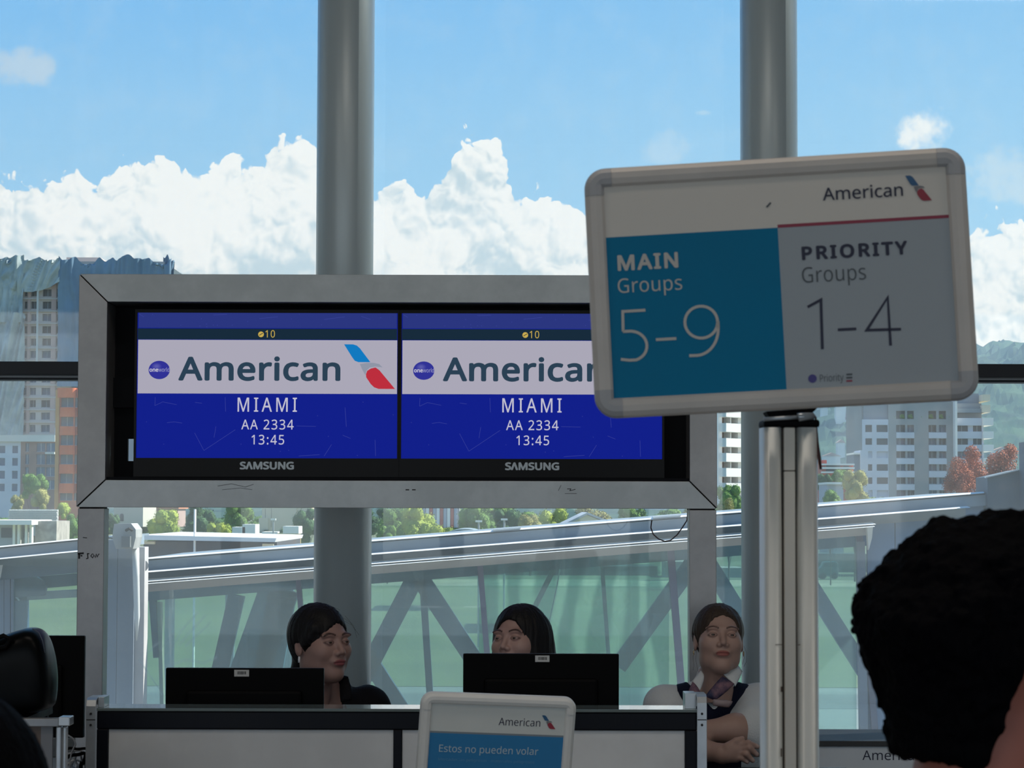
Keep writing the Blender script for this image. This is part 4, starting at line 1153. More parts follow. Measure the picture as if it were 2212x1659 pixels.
cl = MB().box(wx(1644, 905), wx(1764, 905), YPO - .030, YPO + .03, P(1700, 925, YPO).z, P(1700, 908, YPO).z).build('clamp_collar', BLK, sg, bevel=.003)
MB().prism([(wx(1650, 888), P(1650, 890, YPO).z), (wx(1762, 882), P(1762, 882, YPO).z), (wx(1738, 905), P(1738, 905, YPO).z), (wx(1662, 905), P(1662, 908, YPO).z)], YPO - .022, YPO + .02).build('clamp', BLK, sg, bevel=.002)
MB().tube([P(1650, 906, YPO - .03), P(1728, 901, YPO - .03)], .0026, 10).build('clamp_rod', CST, sg, smooth=True)
MB().tube([P(1724, 902, YPO - .034), P(1728, 901, YPO - .034), P(1757, 899, YPO - .03)], [.0052, .0052, .0044], 16).build('clamp_knob', CST, sg, smooth=True)
MB().tube([P(x_, y_, YPO - .026) for x_, y_ in [(1735, 893), (1745, 893), (1757, 895), (1762, 902), (1763, 920), (1766, 955), (1769, 985), (1773, 1014)]], [.001, .0012, .0014, .0014, .0014, .0016, .0024, .0016], 8).build(
    'strap', mat('brown_strap', (.07, .02, .018), .6), sg, smooth=True)
ptt = P(1702, 925, YPO).z
po = thing('sign_post', 'pale extruded metal post standing under the boarding group sign', 'post', (wx(1704, 1290), YPO, 0))
pw = (wx(1764, 1200) - wx(1643, 1200)) / 2
xc_ = wx(1703.5, 1200)


def lobe(x0, x1):
    pr = []
    r_ = .024
    n_ = 14
    pts = []
    # front-facing convex lobe, flat towards the channel
    xcn, rx_ = (x0 + x1) / 2, (x1 - x0) / 2
    for i in range(n_ * 2):
        an = 2 * math.pi * i / (n_ * 2)
        c, s_ = math.cos(an), math.sin(an)
        e_ = .62
        pts.append((xcn + rx_ * math.copysign(abs(c) ** e_, c), YPO + .034 * math.copysign(abs(s_) ** e_, s_)))
    m_ = MB()
    k_ = len(pts)
    m_.add([(x_, y_, .012) for x_, y_ in pts] + [(x_, y_, ptt) for x_, y_ in pts], [(i, (i + 1) % k_, (i + 1) % k_ + k_, i + k_) for i in range(k_)] + [tuple(range(k_ - 1, -1, -1)), tuple(range(k_, 2 * k_))])
    return m_


for a_, b_ in ((1643, 1686), (1715, 1764)):
    o = lobe(wx(a_, 1200), wx(b_, 1200)).build('column', PO, po, smooth=False)
    for i_, p_ in enumerate(o.data.polygons):
        p_.use_smooth = len(p_.vertices) == 4
zj = P(1700, 1018, YPO).z
MB().box(wx(1688.5, 1200), wx(1712.5, 1200), YPO - .028, YPO + .028, .012, zj - .0005).box(wx(1688.5, 1200), wx(1712.5, 1200), YPO - .028, YPO + .028, zj + .0005, ptt).build('insert_strip', POI, po, bevel=.0012)
MB().box(wx(1684, 1200), wx(1717, 1200), YPO - .02, YPO + .02, .012, ptt - .001).build('channel', mat('channel_dark', (.06, .045, .035), .6), po)
MB().box(xc_ - .2, xc_ + .2, YPO - .2, YPO + .2, 0, .012).build('base_plate', PO, po, bevel=.004)
mk = MB()
for a_, b_, c2, d_ in ((1668, 1388, 1686, 1389.5), (1716, 1388, 1721, 1390), (1679, 1478, 1683, 1490), (1679, 1610, 1682, 1628)):
    mk.flat([(wx(a_, b_), P(a_, b_, YPO).z), (wx(c2, b_), P(a_, b_, YPO).z), (wx(c2, d_), P(a_, d_, YPO).z), (wx(a_, d_), P(a_, d_, YPO).z)], YPO - .0345)
mk.build('scuff', mat('scuff', (.10, .07, .05), .7), po, kind='stuff')

# second sign, in front of the counter
sg2, lo2, W2, H2 = sign_root('notice_sign', 'white framed notice headed Estos no pueden volar before the counter', (-.04076, 4.93936, 1.06823, .15893, .13837, .0495, 1.01766), .337, .46)
fw2 = .0235
snap_frame(sg2, W2, H2, fw2, .026, FRW2, FRW2, .036)
w2, h2 = W2 / 2 - fw2, H2 / 2 - fw2
PAP2 = mat('poster_paper_grey', (.74, .77, .74), .3, nz=.06)
PBL2 = mat('poster_blue_bright', (.03, .24, .52), .3, nz=.1, nsc=3)
prect(sg2, -w2, w2, -h2, h2, -.0004, PAP2, 'poster')
zb2 = lo2(1072, 1587.5)[1]
prect(sg2, -w2, w2, -h2, zb2, YP, PBL2)
prect(sg2, -w2, w2, zb2, zb2 + .004, YP, mat('print_pale', (.24, .28, .31), .5), 'print_bar')


def q2(x_, y_):
    return (880 + x_ / 5.53, 1480 + y_ / 5.53)


ptx(sg2, lo2, 'American', q2(1088, 470), q2(1585, 470), q2(1390, 396), q2(1100, 478), INKN, -.002)
p0, p1 = lo2(*q2(1608, 358)), lo2(*q2(1768, 525))
emblem(p0[0], p1[0], p1[1], p0[1], YP - .0006, EMP, sg2)
INKB = mat('ink_pale_blue', (.48, .62, .70), .5)
ptx(sg2, lo2, 'Estos no pueden volar', q2(375, 790), q2(1562, 800), q2(380, 702), q2(860, 838), INKB, .003)
ptx(sg2, lo2, 'Mercader\u00edas peligrosas - materiales peligrosos', q2(368, 890), q2(1515, 915), q2(375, 862), q2(700, 918), mat('ink_dim_blue', (.16, .38, .58), .5), -.01)
zz2 = lo2(*q2(400, 975))[1]
fit_text('\u00bfEst\u00e1 llevando algo peligroso en su equipaje?', lo2(*q2(368, 975))[0], lo2(*q2(1400, 975))[0], zz2 - .008, zz2, YP - .0006, mat('ink_dim_blue', (.09, .24, .38)), sg2, -.01)
# stand: neck, tube and base
cxx, cyy = -.04, 5.02
MB().tube([(cxx, cyy, .02), (cxx, cyy, .88), (cxx, cyy - .02, 1.0)], .016, 16).build('stand_pole', CST, sg2, smooth=True)
MB().box(cxx - .04, cxx + .04, cyy - .025, cyy + .02, .88, 1.02).build('stand_bracket', BLK, sg2, bevel=.003)
MB().box(cxx - .17, cxx + .17, cyy - .17, cyy + .13, 0, .02).build('stand_base', CST, sg2, bevel=.004)

# boarding podium under the window, with the carrier's name
YQ = 8.3
pq0 = P(1768, 1610, YQ).x
pod = thing('podium', 'pale grey podium with dark lettering below the window sill', 'podium', (pq0 + .45, YQ + .2, 0))
ztop = P(1850, 1600, YQ).z
MB().box(pq0 - .05, pq0 + .95, YQ, YQ + .42, .05, ztop - .02).build('body', mat('podium_grey', (.76, .82, .88), .6, nz=.06), pod, bevel=.004)
MB().box(pq0 - .06, pq0 + .96, YQ - .01, YQ + .43, ztop - .02, ztop).build('top', mat('podium_edge', (.07, .075, .08), .6, spec=.2), pod, bevel=.003)
MB().box(pq0, pq0 + .9, YQ + .03, YQ + .4, 0, .05).build('plinth', CDARK, pod)
a_, b_ = P(1863, 1642, YQ), P(1992, 1621, YQ)
o = fit_text('American', a_.x, b_.x, a_.z, b_.z, YQ - .0008, INKN, pod, local=False)

# ================================================================== PEOPLE
def surface_nets(F, org, h):
    """iso-surface of a sampled distance field (inside negative) as vertices and quads"""
    S = F < 0
    nx, ny, nz = F.shape
    c = np.zeros((nx - 1, ny - 1, nz - 1), np.int8)
    for a in (0, 1):
        for b_ in (0, 1):
            for d_ in (0, 1):
                c += S[a:nx - 1 + a, b_:ny - 1 + b_, d_:nz - 1 + d_]
    act = (c > 0) & (c < 8)
    I = np.argwhere(act)
    idx = -np.ones(act.shape, np.int64)
    idx[act] = np.arange(len(I))
    acc = np.zeros((len(I), 3))
    cnt = np.zeros(len(I))
    cor = [(0, 0, 0), (1, 0, 0), (0, 1, 0), (1, 1, 0), (0, 0, 1), (1, 0, 1), (0, 1, 1), (1, 1, 1)]
    vals = [F[I[:, 0] + a, I[:, 1] + b_, I[:, 2] + d_] for a, b_, d_ in cor]
    for i in range(8):
        for j in range(i + 1, 8):
            if sum(x != y for x, y in zip(cor[i], cor[j])) != 1:
                continue
            m_ = (vals[i] < 0) != (vals[j] < 0)
            t = vals[i][m_] / (vals[i][m_] - vals[j][m_])
            p0, p1 = np.array(cor[i], float), np.array(cor[j], float)
            acc[m_] += p0 + t[:, None] * (p1 - p0)
            cnt[m_] += 1
    V_ = (I + acc / cnt[:, None]) * h + org
    quads = []
    for ax in range(3):
        sl0 = [slice(1, -1)] * 3
        sl0[ax] = slice(0, F.shape[ax] - 1)
        sl1 = list(sl0)
        sl1[ax] = slice(1, F.shape[ax])
        A_, B_ = S[tuple(sl0)], S[tuple(sl1)]
        e = np.argwhere(A_ != B_)
        if not len(e):
            continue
        flip = A_[e[:, 0], e[:, 1], e[:, 2]]
        base = e.copy()
        for k in range(3):
            if k != ax:
                base[:, k] += 1
        o1, o2 = [k for k in range(3) if k != ax]
        q_ = []
        for d1, d2 in ((-1, -1), (0, -1), (0, 0), (-1, 0)):
            cc = base.copy()
            cc[:, o1] += d1
            cc[:, o2] += d2
            q_.append(idx[cc[:, 0], cc[:, 1], cc[:, 2]])
        q_ = np.stack(q_, 1)
        fl = flip if ax != 1 else ~flip
        q_[~fl] = q_[~fl][:, ::-1]
        quads.append(q_)
    return V_, np.concatenate(quads)


def grid(lo_, hi_, h):
    ax = [np.arange(a, b_ + h, h, dtype=np.float32) for a, b_ in zip(lo_, hi_)]
    return np.stack(np.meshgrid(*ax, indexing='ij'), -1), np.array(lo_, float)


def ell(p, c, r):
    q_ = (p - np.array(c, np.float32)) / np.array(r, np.float32)
    k0 = np.sqrt((q_ * q_).sum(-1)) + 1e-9
    q2_ = q_ / np.array(r, np.float32)
    k1 = np.sqrt((q2_ * q2_).sum(-1)) + 1e-9
    return k0 * (k0 - 1) / k1


def cap(p, a, b_, ra, rb):
    a, b_ = np.array(a, np.float32), np.array(b_, np.float32)
    ba = b_ - a
    pa = p - a
    t = np.clip((pa @ ba) / (ba @ ba), 0, 1)
    dd = pa - t[..., None] * ba
    return np.sqrt((dd * dd).sum(-1)) - (ra + (rb - ra) * t)


def smin(a, b_, k):
    h_ = np.maximum(k - np.abs(a - b_), 0) / k
    return np.minimum(a, b_) - h_ * h_ * k * .25


def smax(a, b_, k):
    return -smin(-a, -b_, k)


def head_sdf(q, fem=True):
    """q in head space: origin between the ears, face towards -y, up z, metres"""
    S = q.copy()
    S[..., 0] = np.abs(S[..., 0])
    d = ell(q, (0, .018, .030), (.0745, .094, .086))
    d = smin(d, ell(q, (0, -.022, -.026), (.0615 if fem else .066, .066, .084)), .035)
    d = smin(d, ell(q, (0, -.058, -.094), (.030, .028, .024)), .030)
    d = smin(d, ell(S, (.040, -.052, -.022), (.026, .030, .026)), .025)
    d = smin(d, ell(S, (.046, -.012, -.066), (.016, .036, .024)), .030)
    d = smin(d, ell(S, (.026, -.079, .026), (.030, .011, .008)), .016)
    d = smax(d, -ell(S, (.0315, -.1035, .006), (.021, .0215, .0135)), .014)
    d = smin(d, cap(q, (0, -.083, .012), (0, -.1045, -.024), .0065, .0095), .012)
    d = smin(d, ell(S, (.0115, -.092, -.030), (.0085, .010, .0080)), .007)
    d = smax(d, -ell(S, (.0065, -.098, -.0395), (.0036, .0050, .0035)), .003)
    d = smin(d, ell(q, (0, -.0815, -.052), (.026, .012, .016)), .012)
    d = smin(d, ell(S, (.0085, -.0905, -.0535), (.0145, .0065, .0042)), .004)
    d = smin(d, ell(q, (0, -.0890, -.0625), (.0185, .0070, .0056)), .005)
    d = smax(d, -ell(q, (0, -.0975, -.0575), (.022, .0060, .0014)), .003)
    # eyeball bulge with lids, slit cut open
    d = smin(d, ell(S, (.0315, -.0775, .0055), (.0150, .0135, .0115)), .004)
    d = smax(d, -ell(S, (.0315, -.0925, .0040), (.0125, .0085, .0030)), .0015)
    # ears
    e = ell(S, (.0765, .014, -.004), (.0075, .0175, .0300))
    e = smax(e, -ell(S, (.0850, .010, -.001), (.0065, .0110, .0190)), .004)
    d = smin(d, e, .006)
    # neck
    d = smin(d, cap(q, (0, .026, -.060), (0, .048, -.190), .050 if fem else .058, .053 if fem else .064), .030)
    return d


def put(V_, M):
    return V_ @ np.array(M.to_3x3().transposed()) + np.array(M.translation)


def head_colors(V_, skin, hairc, lip, brow=True):
    x, y, z = np.abs(V_[:, 0]), V_[:, 1], V_[:, 2]
    col = np.tile(np.array(skin + (1,)), (len(V_), 1))

    def blend(m_, c):
        m_ = np.clip(m_, 0, 1)[:, None]
        col[:, :3] = col[:, :3] * (1 - m_) + np.array(c) * m_
    front = y < -.055
    lipm = 1 - ((x / .0245) ** 2 + ((z + .0575) / .0105) ** 2)
    blend(np.where(front & (y < -.078), lipm * 3, 0), lip)
    bz = .0265 + .005 * np.sin(np.clip((x - .014) / .036, 0, 1) * math.pi) - .12 * np.maximum(x - .044, 0)
    bm_ = 1.2 - np.abs(z - bz) / .0034
    blend(np.where(front & (x > .012) & (x < .053), bm_ * 2.2, 0) * .85, hairc)
    # lash line
    lm = 1 - np.abs(((x - .0315) / .0150) ** 2 + ((z - .0048) / .0056) ** 2 - 1) * 1.9
    blend(np.where(front, lm, 0) * .8, (.015, .010, .010))
    return col


def skin_mat(name):
    m = bpy.data.materials.new(name)
    m.use_nodes = True
    T_ = NT(m.node_tree)
    b_ = T_.n['Principled BSDF']
    a = T_.node('ShaderNodeVertexColor', layer_name='tone')
    n = T_.node('ShaderNodeTexNoise', {'Scale': 60.0, 'Detail': 4.0})
    T_.put(b_.inputs['Base Color'], T_.mix(T_.m('MULTIPLY', n.outputs[0], .22), a.outputs[0], (.34, .13, .10)))
    b_.inputs['Roughness'].default_value = .5
    b_.inputs['Subsurface Weight'].default_value = .0
    return m


SKINM = skin_mat('skin')


def hair_mat(name, c1, c2, rough=.42):
    m = bpy.data.materials.new(name)
    m.use_nodes = True
    T_ = NT(m.node_tree)
    b_ = T_.n['Principled BSDF']
    co = T_.node('ShaderNodeTexCoord').outputs['Object']
    mp = T_.node('ShaderNodeMapping', {'Vector': co, 'Scale': (1, 1, .12)}).outputs[0]
    n = T_.node('ShaderNodeTexNoise', {'Vector': mp, 'Scale': 260.0, 'Detail': 3.0}).outputs[0]
    T_.put(b_.inputs['Base Color'], T_.mix(n, c1, c2))
    b_.inputs['Roughness'].default_value = rough
    b_.inputs['Specular IOR Level'].default_value = .25
    bp = T_.node('ShaderNodeBump', {'Height': n, 'Strength': .5, 'Distance': .003})
    T_.l.new(bp.outputs[0], b_.inputs['Normal'])
    return m


def np_mesh(name, V_, Q, m, parent, cols=None):
    me = bpy.data.meshes.new(name)
    me.vertices.add(len(V_))
    me.vertices.foreach_set('co', V_.astype(np.float32).ravel())
    me.loops.add(Q.size)
    me.loops.foreach_set('vertex_index', Q.astype(np.int32).ravel())
    me.polygons.add(len(Q))
    me.polygons.foreach_set('loop_start', np.arange(0, Q.size, 4, dtype=np.int32))
    me.polygons.foreach_set('use_smooth', [True] * len(Q))
    me.update(calc_edges=True)
    if cols is not None:
        ca = me.color_attributes.new('tone', 'FLOAT_COLOR', 'POINT')
        ca.data.foreach_set('color', cols.astype(np.float32).ravel())
    me.materials.append(m)
    o = bpy.data.objects.new(name, me)
    COL.objects.link(o)
    o.parent = parent
    o.matrix_parent_inverse = wmat(parent).inverted()
    return o


def field(prims, lo_, hi_, h, extra=None):
    p, org = grid(lo_, hi_, h)
    d = None
    for pr in prims:
        k = pr[-1]
        if pr[0] == 'c':
            v = cap(p, pr[1], pr[2], pr[3], pr[4])
        else:
            v = ell(p, pr[1], pr[2])
        d = v if d is None else smin(d, v, k)
    if extra:
        d = extra(p, d)
    return surface_nets(d, org, h)


EYEW = mat('eye_white', (.20, .17, .16), .3)
IRIS = mat('iris', (.03, .018, .012), .12)
GOLD = mat('earring_gold', (.8, .62, .36), .25, .9)
PEARL = mat('earring_white', (.75, .75, .78), .2)


def head_matrix(c, yaw, pitch, roll, s):
    return Matrix.Translation(c) @ (Matrix.Rotation(yaw, 4, 'Z') @ Matrix.Rotation(-pitch, 4, 'X') @ Matrix.Rotation(roll, 4, 'Y')) @ Matrix.Scale(s, 4)


def person(label, c, yaw, pitch, roll, s, tone, hairc, lip, body, hair_fn, hairm, fem=True, h=.0026, loc=None, body_h=.010, ring='stud', hairh=.004):
    """one figure: head, neck, trunk, limbs and hands as its body mesh, with hair, eyes and clothes as parts"""
    t = thing('person', label, 'person', loc or (c[0], c[1], 0))
    M = head_matrix(Vector(c), yaw, pitch, roll, s)
    p, org = grid((-.095, -.125, -.205), (.095, .125, .130), h)
    Vh, Qh = surface_nets(head_sdf(p, fem), org, h)
    cols = head_colors(Vh, tone, hairc, lip)
    Vs, Qs, Cs = [put(Vh * 1.0, M)], [Qh], [cols]
    off = len(Vh)
    for prims, lo_, hi_, hh, nails in body:
        Vb, Qb = field(prims, lo_, hi_, hh)
        Vs.append(Vb)
        Qs.append(Qb + off)
        cb = np.tile(np.array(tone + (1,)), (len(Vb), 1))
        for nc in nails:
            dd = np.sqrt(((Vb - np.array(nc)) ** 2).sum(1))
            k_ = np.clip(1.4 - dd / .0065, 0, 1)[:, None]
            cb[:, :3] = cb[:, :3] * (1 - k_) + np.array((.55, .42, .38)) * k_
        Cs.append(cb)
        off += len(Vb)
    np_mesh('body', np.concatenate(Vs), np.concatenate(Qs), SKINM, t, np.concatenate(Cs))
    # eyes
    for sx in (-1, 1):
        import bmesh
        bm = bmesh.new()
        bmesh.ops.create_uvsphere(bm, u_segments=20, v_segments=14, radius=.0118, matrix=Matrix.Translation((sx * .0315, -.0762, .005)))
        me = bpy.data.meshes.new('eye')
        bm.to_mesh(me)
        bm.free()
        o = link('eye', me, EYEW, None, smooth=True)
        o.parent = t
        o.matrix_parent_inverse = wmat(t).inverted()
        me.transform(M)
        bm = bmesh.new()
        bmesh.ops.create_uvsphere(bm, u_segments=16, v_segments=8, radius=.0066, matrix=Matrix.Translation((sx * .0315 + gaze, -.0852, .005)) @ Matrix.Diagonal((1, .55, 1, 1)))
        me = bpy.data.meshes.new('iris')
        bm.to_mesh(me)
        bm.free()
        i_ = link('iris', me, IRIS, None, smooth=True)
        i_.parent = o
        i_.matrix_parent_inverse = wmat(o).inverted()
        me.transform(M)
    # hair
    lo_, hi_, fn = hair_fn
    p, org = grid(lo_, hi_, hairh)
    Vr, Qr = surface_nets(fn(p), org, hairh)
    np_mesh('hair', put(Vr, M), Qr, hairm, t)
    if ring:
        for sx in (-1, 1):
            if ring == 'stud':
                mb_ = MB().tube([(sx * .081, .006, -.034), (sx * .083, .005, -.044), (sx * .083, .005, -.052)], .0032, 10)
                mm_ = PEARL
            else:
                mb_ = MB().tube([(sx * .083 + .0, .010 + .008 * math.cos(k * .7), -.040 + .0085 * math.sin(k * .7)) for k in range(10)], .0014, 8)
                mm_ = GOLD
            o = mb_.build('earring', mm_, t, smooth=True, local=True)
            o.data.transform(M)
            o.matrix_parent_inverse = wmat(t).inverted()
    return t, M


gaze = 0.0


def strands(q, sc, amp, seed=0):
    """fine combed relief on hair"""
    a = np.arctan2(q[..., 0], q[..., 1] + .02)
    pp = np.stack([a * sc, q[..., 2] * 9, np.sqrt(q[..., 0] ** 2 + q[..., 1] ** 2) * 20], -1)
    return vnoise(pp, seed) * amp


def hair_tied(q):
    """combed back from a high hairline, small knot low at the back"""
    S = np.abs(q[..., 0])
    d = ell(q, (0, .022, .031), (.0860, .1030, .0975))
    # open face region, ears free
    face = np.maximum(-(.0 - (q[..., 1] + .030 + .10 * np.clip(q[..., 2] - .055, -1, .0) * 0)), 0)
    fr = ell(q, (.010, -.112, -.030), (.075, .090, .120)) - strands(q, 9, .006, 31)
    d = smax(d, -fr, .010)
    d = smax(d, -(q[..., 2] + .030 - np.clip((q[..., 1] + .015) * -1.4, 0, .2) * 0 + .55 * np.maximum(q[..., 1] - .03, 0)), .01)
    d = smax(d, -ell(np.stack([S, q[..., 1], q[..., 2]], -1), (.085, .010, -.014), (.022, .022, .034)), .008)
    d = smin(d, ell(q, (0, .112, -.018), (.036, .030, .034)), .02)
    return d + strands(q, 22, .0030, 2)


def hair_pony(q):
    """side-swept hair over the temple, tied low, tail falling behind the shoulder"""
    d = ell(q, (0, .020, .033), (.086, .103, .0965))
    fr = ell(q, (.020, -.112, -.040), (.086, .088, .112)) - strands(q, 9, .005, 33)
    d = smax(d, -fr, .010)
    S = np.abs(q[..., 0])
    d = smax(d, -(q[..., 2] + .026 + .6 * np.maximum(q[..., 1] - .03, 0)), .012)
    d = smax(d, -ell(np.stack([S, q[..., 1], q[..., 2]], -1), (.088, .014, -.020), (.024, .021, .030)), .008)
    # wisp of hair swept down in front of the ear
    d = smin(d, cap(q, (-.060, -.045, .050), (-.076, -.018, .004), .016, .007), .02)
    d = smin(d, cap(q, (0, .070, -.020), (.0, .095, -.085), .046, .036), .03)
    d = smin(d, cap(q, (.0, .095, -.085), (.0, .105, -.190), .036, .018), .02)
    return d + strands(q, 20, .0030, 5)


def hair_long(q):
    """centre-parted long straight hair falling over both shoulders"""
    S = np.abs(q[..., 0])
    d = ell(q, (0, .020, .034), (.088, .104, .0965))
    Q2 = np.stack([S, q[..., 1], q[..., 2]], -1)
    side = ell(Q2, (.062, .030, -.075), (.040, .075, .150))
    d = smin(d, side, .03)
    d = smin(d, ell(q, (0, .085, -.09), (.085, .045, .16)), .03)
    fr = ell(q, (0, -.095, -.040), (.061, .098, .112))
    d = smax(d, -fr, .008)
    d = smax(d, -ell(q, (0, -.02, -.20), (.075, .06, .12)), .02)
    part = ell(q, (0, -.02, .136), (.004, .10, .016))
    d = smax(d, -part, .006)
    return d + strands(q, 20, .0028, 8)


def hair_curly(q):
    """thick short curls, clipped close at the nape"""
    d = ell(q, (0, .030, .040), (.101, .122, .098))
    d = smax(d, -ell(q, (0, -.135, -.045), (.088, .085, .125)), .012)
    S = np.abs(q[..., 0])
    d = smax(d, .6 * q[..., 1] + .8 * q[..., 2] - .140, .035)
    d = smin(d, ell(q, (0, .058, -.045), (.076, .062, .078)), .03)
    u_ = .62 * S - .79 * q[..., 1]
    d = smax(d, -(q[..., 2] + .078 - np.minimum(2.9 * np.maximum(u_ + .036, 0), .090)), .008)
    d = smax(d, -ell(np.stack([S, q[..., 1], q[..., 2]], -1), (.100, .006, -.024), (.030, .026, .040)), .008)
    n = vnoise(q * 30, 3) * .005 + vnoise(q * 85, 4) * .0035 + vnoise(q * 230, 5) * .0030
    return d - n


def hair_bob(q):
    d = ell(q, (0, .020, .034), (.092, .106, .0985))
    d = smin(d, ell(q, (0, .045, -.06), (.088, .075, .110)), .03)
    d = smax(d, -ell(q, (0, -.115, -.045), (.068, .088, .115)), .010)
    d = smax(d, -ell(q, (0, -.03, -.21), (.09, .09, .09)), .02)
    return d + strands(q, 26, .0015, 11)


HB = hair_mat('hair_black', (.002, .002, .003), (.010, .008, .008), .5)
HBR = hair_mat('hair_brown', (.012, .008, .006), (.075, .050, .034), .5)
HBL = hair_mat('hair_soft_black', (.001, .001, .002), (.004, .004, .005), .75)
HBL.node_tree.nodes['Principled BSDF'].inputs['Specular IOR Level'].default_value = .03


def torso_prims(c, yaw, zs, zh, sw=.185, dp=.10, fem=True):
    """trunk from hips zh to shoulders zs around c, shoulders turned by yaw; returns prims and a local->world function"""
    Ry = Matrix.Rotation(yaw, 3, 'Z')

    def L(x, y, z):
        v = Ry @ Vector((x, y, 0))
        return (c[0] + v.x, c[1] + v.y, z)
    pr = [('c', L(0, .01, zh), L(0, .005, zh + .16), .115, .098, .05), ('c', L(0, .005, zh + .16), L(0, .0, zs - .17), .098, .105, .06),
          ('c', L(-.06, 0, zs - .16), L(.06, 0, zs - .16), .098, .098, .05), ('c', L(-sw + .05, .01, zs - .050), L(sw - .05, .01, zs - .050), .056, .056, .07),
          ('c', L(0, .012, zs - .06), L(0, .0, zs + .045), .062, .045, .05)]
    if fem:
        pr += [('c', L(-.075, -.07, zs - .19), L(-.073, -.072, zs - .2), .052, .05, .04), ('c', L(.075, -.07, zs - .19), L(.073, -.072, zs - .2), .052, .05, .04)]
    return pr, L


def garment(name, prims, grow, m, parent, h=.008, extra=None, wr=.0025, seed=0):
    pts = [np.array(q_) for pr in prims for q_ in ((pr[1], pr[2]) if pr[0] == 'c' else (pr[1],))]
    rm = max([max(pr[3], pr[4]) if pr[0] == 'c' else max(pr[2]) for pr in prims]) + grow + .03
    lo_, hi_ = np.min(pts, 0) - rm, np.max(pts, 0) + rm

    def ex(p, d):
        d = d - grow + vnoise(p * np.array([14, 14, 9]), seed) * wr * 1.6 + vnoise(p * 38, seed + 1) * wr * .5
        return extra(p, d) if extra else d
    V_, Q = field(prims, lo_, hi_, h, ex)
    return np_mesh(name, V_, Q, m, parent)


def fabric(name, c, rough=.9, nz=.12):
    return mat(name, c, rough, nz=nz, nsc=12, bump=.25, bsc=240, spec=.15)


def stool(x, y, zs, lb):
    t = thing('stool', lb, 'stool', (x, y, 0))
    MB().tube([(x, y, zs - .07), (x, y, zs - .055), (x, y, zs - .02), (x, y, zs - .012)], [.16, .19, .19, .16], 28).build('seat', BLK, t, smooth=True)
    MB().tube([(x, y, .05), (x, y, zs - .07)], .025, 14).build('column', CST, t, smooth=True)
    for k in range(5):
        an = k * 1.2566
        MB().tube([(x, y, .07), (x + .24 * math.cos(an), y + .24 * math.sin(an), .045)], [.02, .014], 8).build('leg', BLK, t)
        MB().tube([(x + .24 * math.cos(an), y + .24 * math.sin(an), .045), (x + .24 * math.cos(an), y + .24 * math.sin(an), 0)], .022, 10).build('caster', BLK, t)
    return t


def seated_legs(L, zh):
    pr = []
    for sx in (-1, 1):
        pr += [('c', L(sx * .085, 0, zh), L(sx * .10, -.38, zh - .02), .078, .056, .03), ('c', L(sx * .10, -.38, zh - .02), L(sx * .10, -.34, .10), .056, .036, .03),
               ('c', L(sx * .10, -.34, .045), L(sx * .10, -.48, .035), .036, .030, .03)]
    return pr


def standing_legs(L, zh):
    pr = []
    for sx in (-1, 1):
        pr += [('c', L(sx * .09, 0, zh), L(sx * .095, -.01, zh * .52), .085, .056, .04), ('c', L(sx * .095, -.01, zh * .52), L(sx * .095, .02, .08), .054, .036, .03),
               ('c', L(sx * .095, .02, .045), L(sx * .105, -.13, .032), .040, .030, .03)]
    return pr


def hanging_arms(L, zs, zh, sw):
    pr = []
    for sx in (-1, 1):
        pr += [('c', L(sx * (sw - .03), .01, zs - .05), L(sx * (sw + .02), .03, zs - .33), .046, .036, .03), ('c', L(sx * (sw + .02), .03, zs - .33), L(sx * (sw + .02), -.06, zs - .56), .036, .024, .02)]
        # hand with four fingers and a thumb, slightly curled
        w_ = (sx * (sw + .02), -.06, zs - .56)
        pr += [('c', L(*w_), L(w_[0], w_[1] - .03, w_[2] - .08), .026, .024, .01)]
        for k in range(4):
            yy = w_[1] - .052 + .017 * k
            ln = (.062, .072, .068, .054)[k]
            pr += [('c', L(w_[0], yy, w_[2] - .09), L(w_[0] - sx * .004, yy - .006, w_[2] - .09 - ln * .6), .009, .008, .004),
                   ('c', L(w_[0] - sx * .004, yy - .006, w_[2] - .09 - ln * .6), L(w_[0] - sx * .022, yy - .006, w_[2] - .09 - ln), .008, .0065, .004)]
        pr += [('c', L(w_[0] - sx * .012, w_[1] - .035, w_[2] - .03), L(w_[0] - sx * .03, w_[1] - .065, w_[2] - .075), .012, .009, .008)]
    return pr


def bbox(prims, pad=.03):
    pts = [np.array(q_) for pr in prims for q_ in (pr[1], pr[2])]
    rm = max(max(pr[3], pr[4]) for pr in prims) + pad
    return tuple(np.min(pts, 0) - rm), tuple(np.max(pts, 0) + rm)


NAVY = fabric('navy_cloth', (.008, .011, .030))
BLACKC = fabric('black_cloth', (.006, .006, .008))
SHIRT = fabric('white_shirt', (.66, .70, .72), nz=.06)
DARKT = fabric('dark_trousers', (.012, .013, .018))

# ---------------------------------------------------------------- woman with crossed arms
YR = 7.0
hcR = P(1553, 1384, YR)
zs = P(1560, 1494, YR).z
cR = (P(1541, 1500, YR).x, YR + .05)
zh = .70
tp, LR = torso_prims(cR, R(-4), zs, zh, sw=.195)
lg = seated_legs(LR, zh)
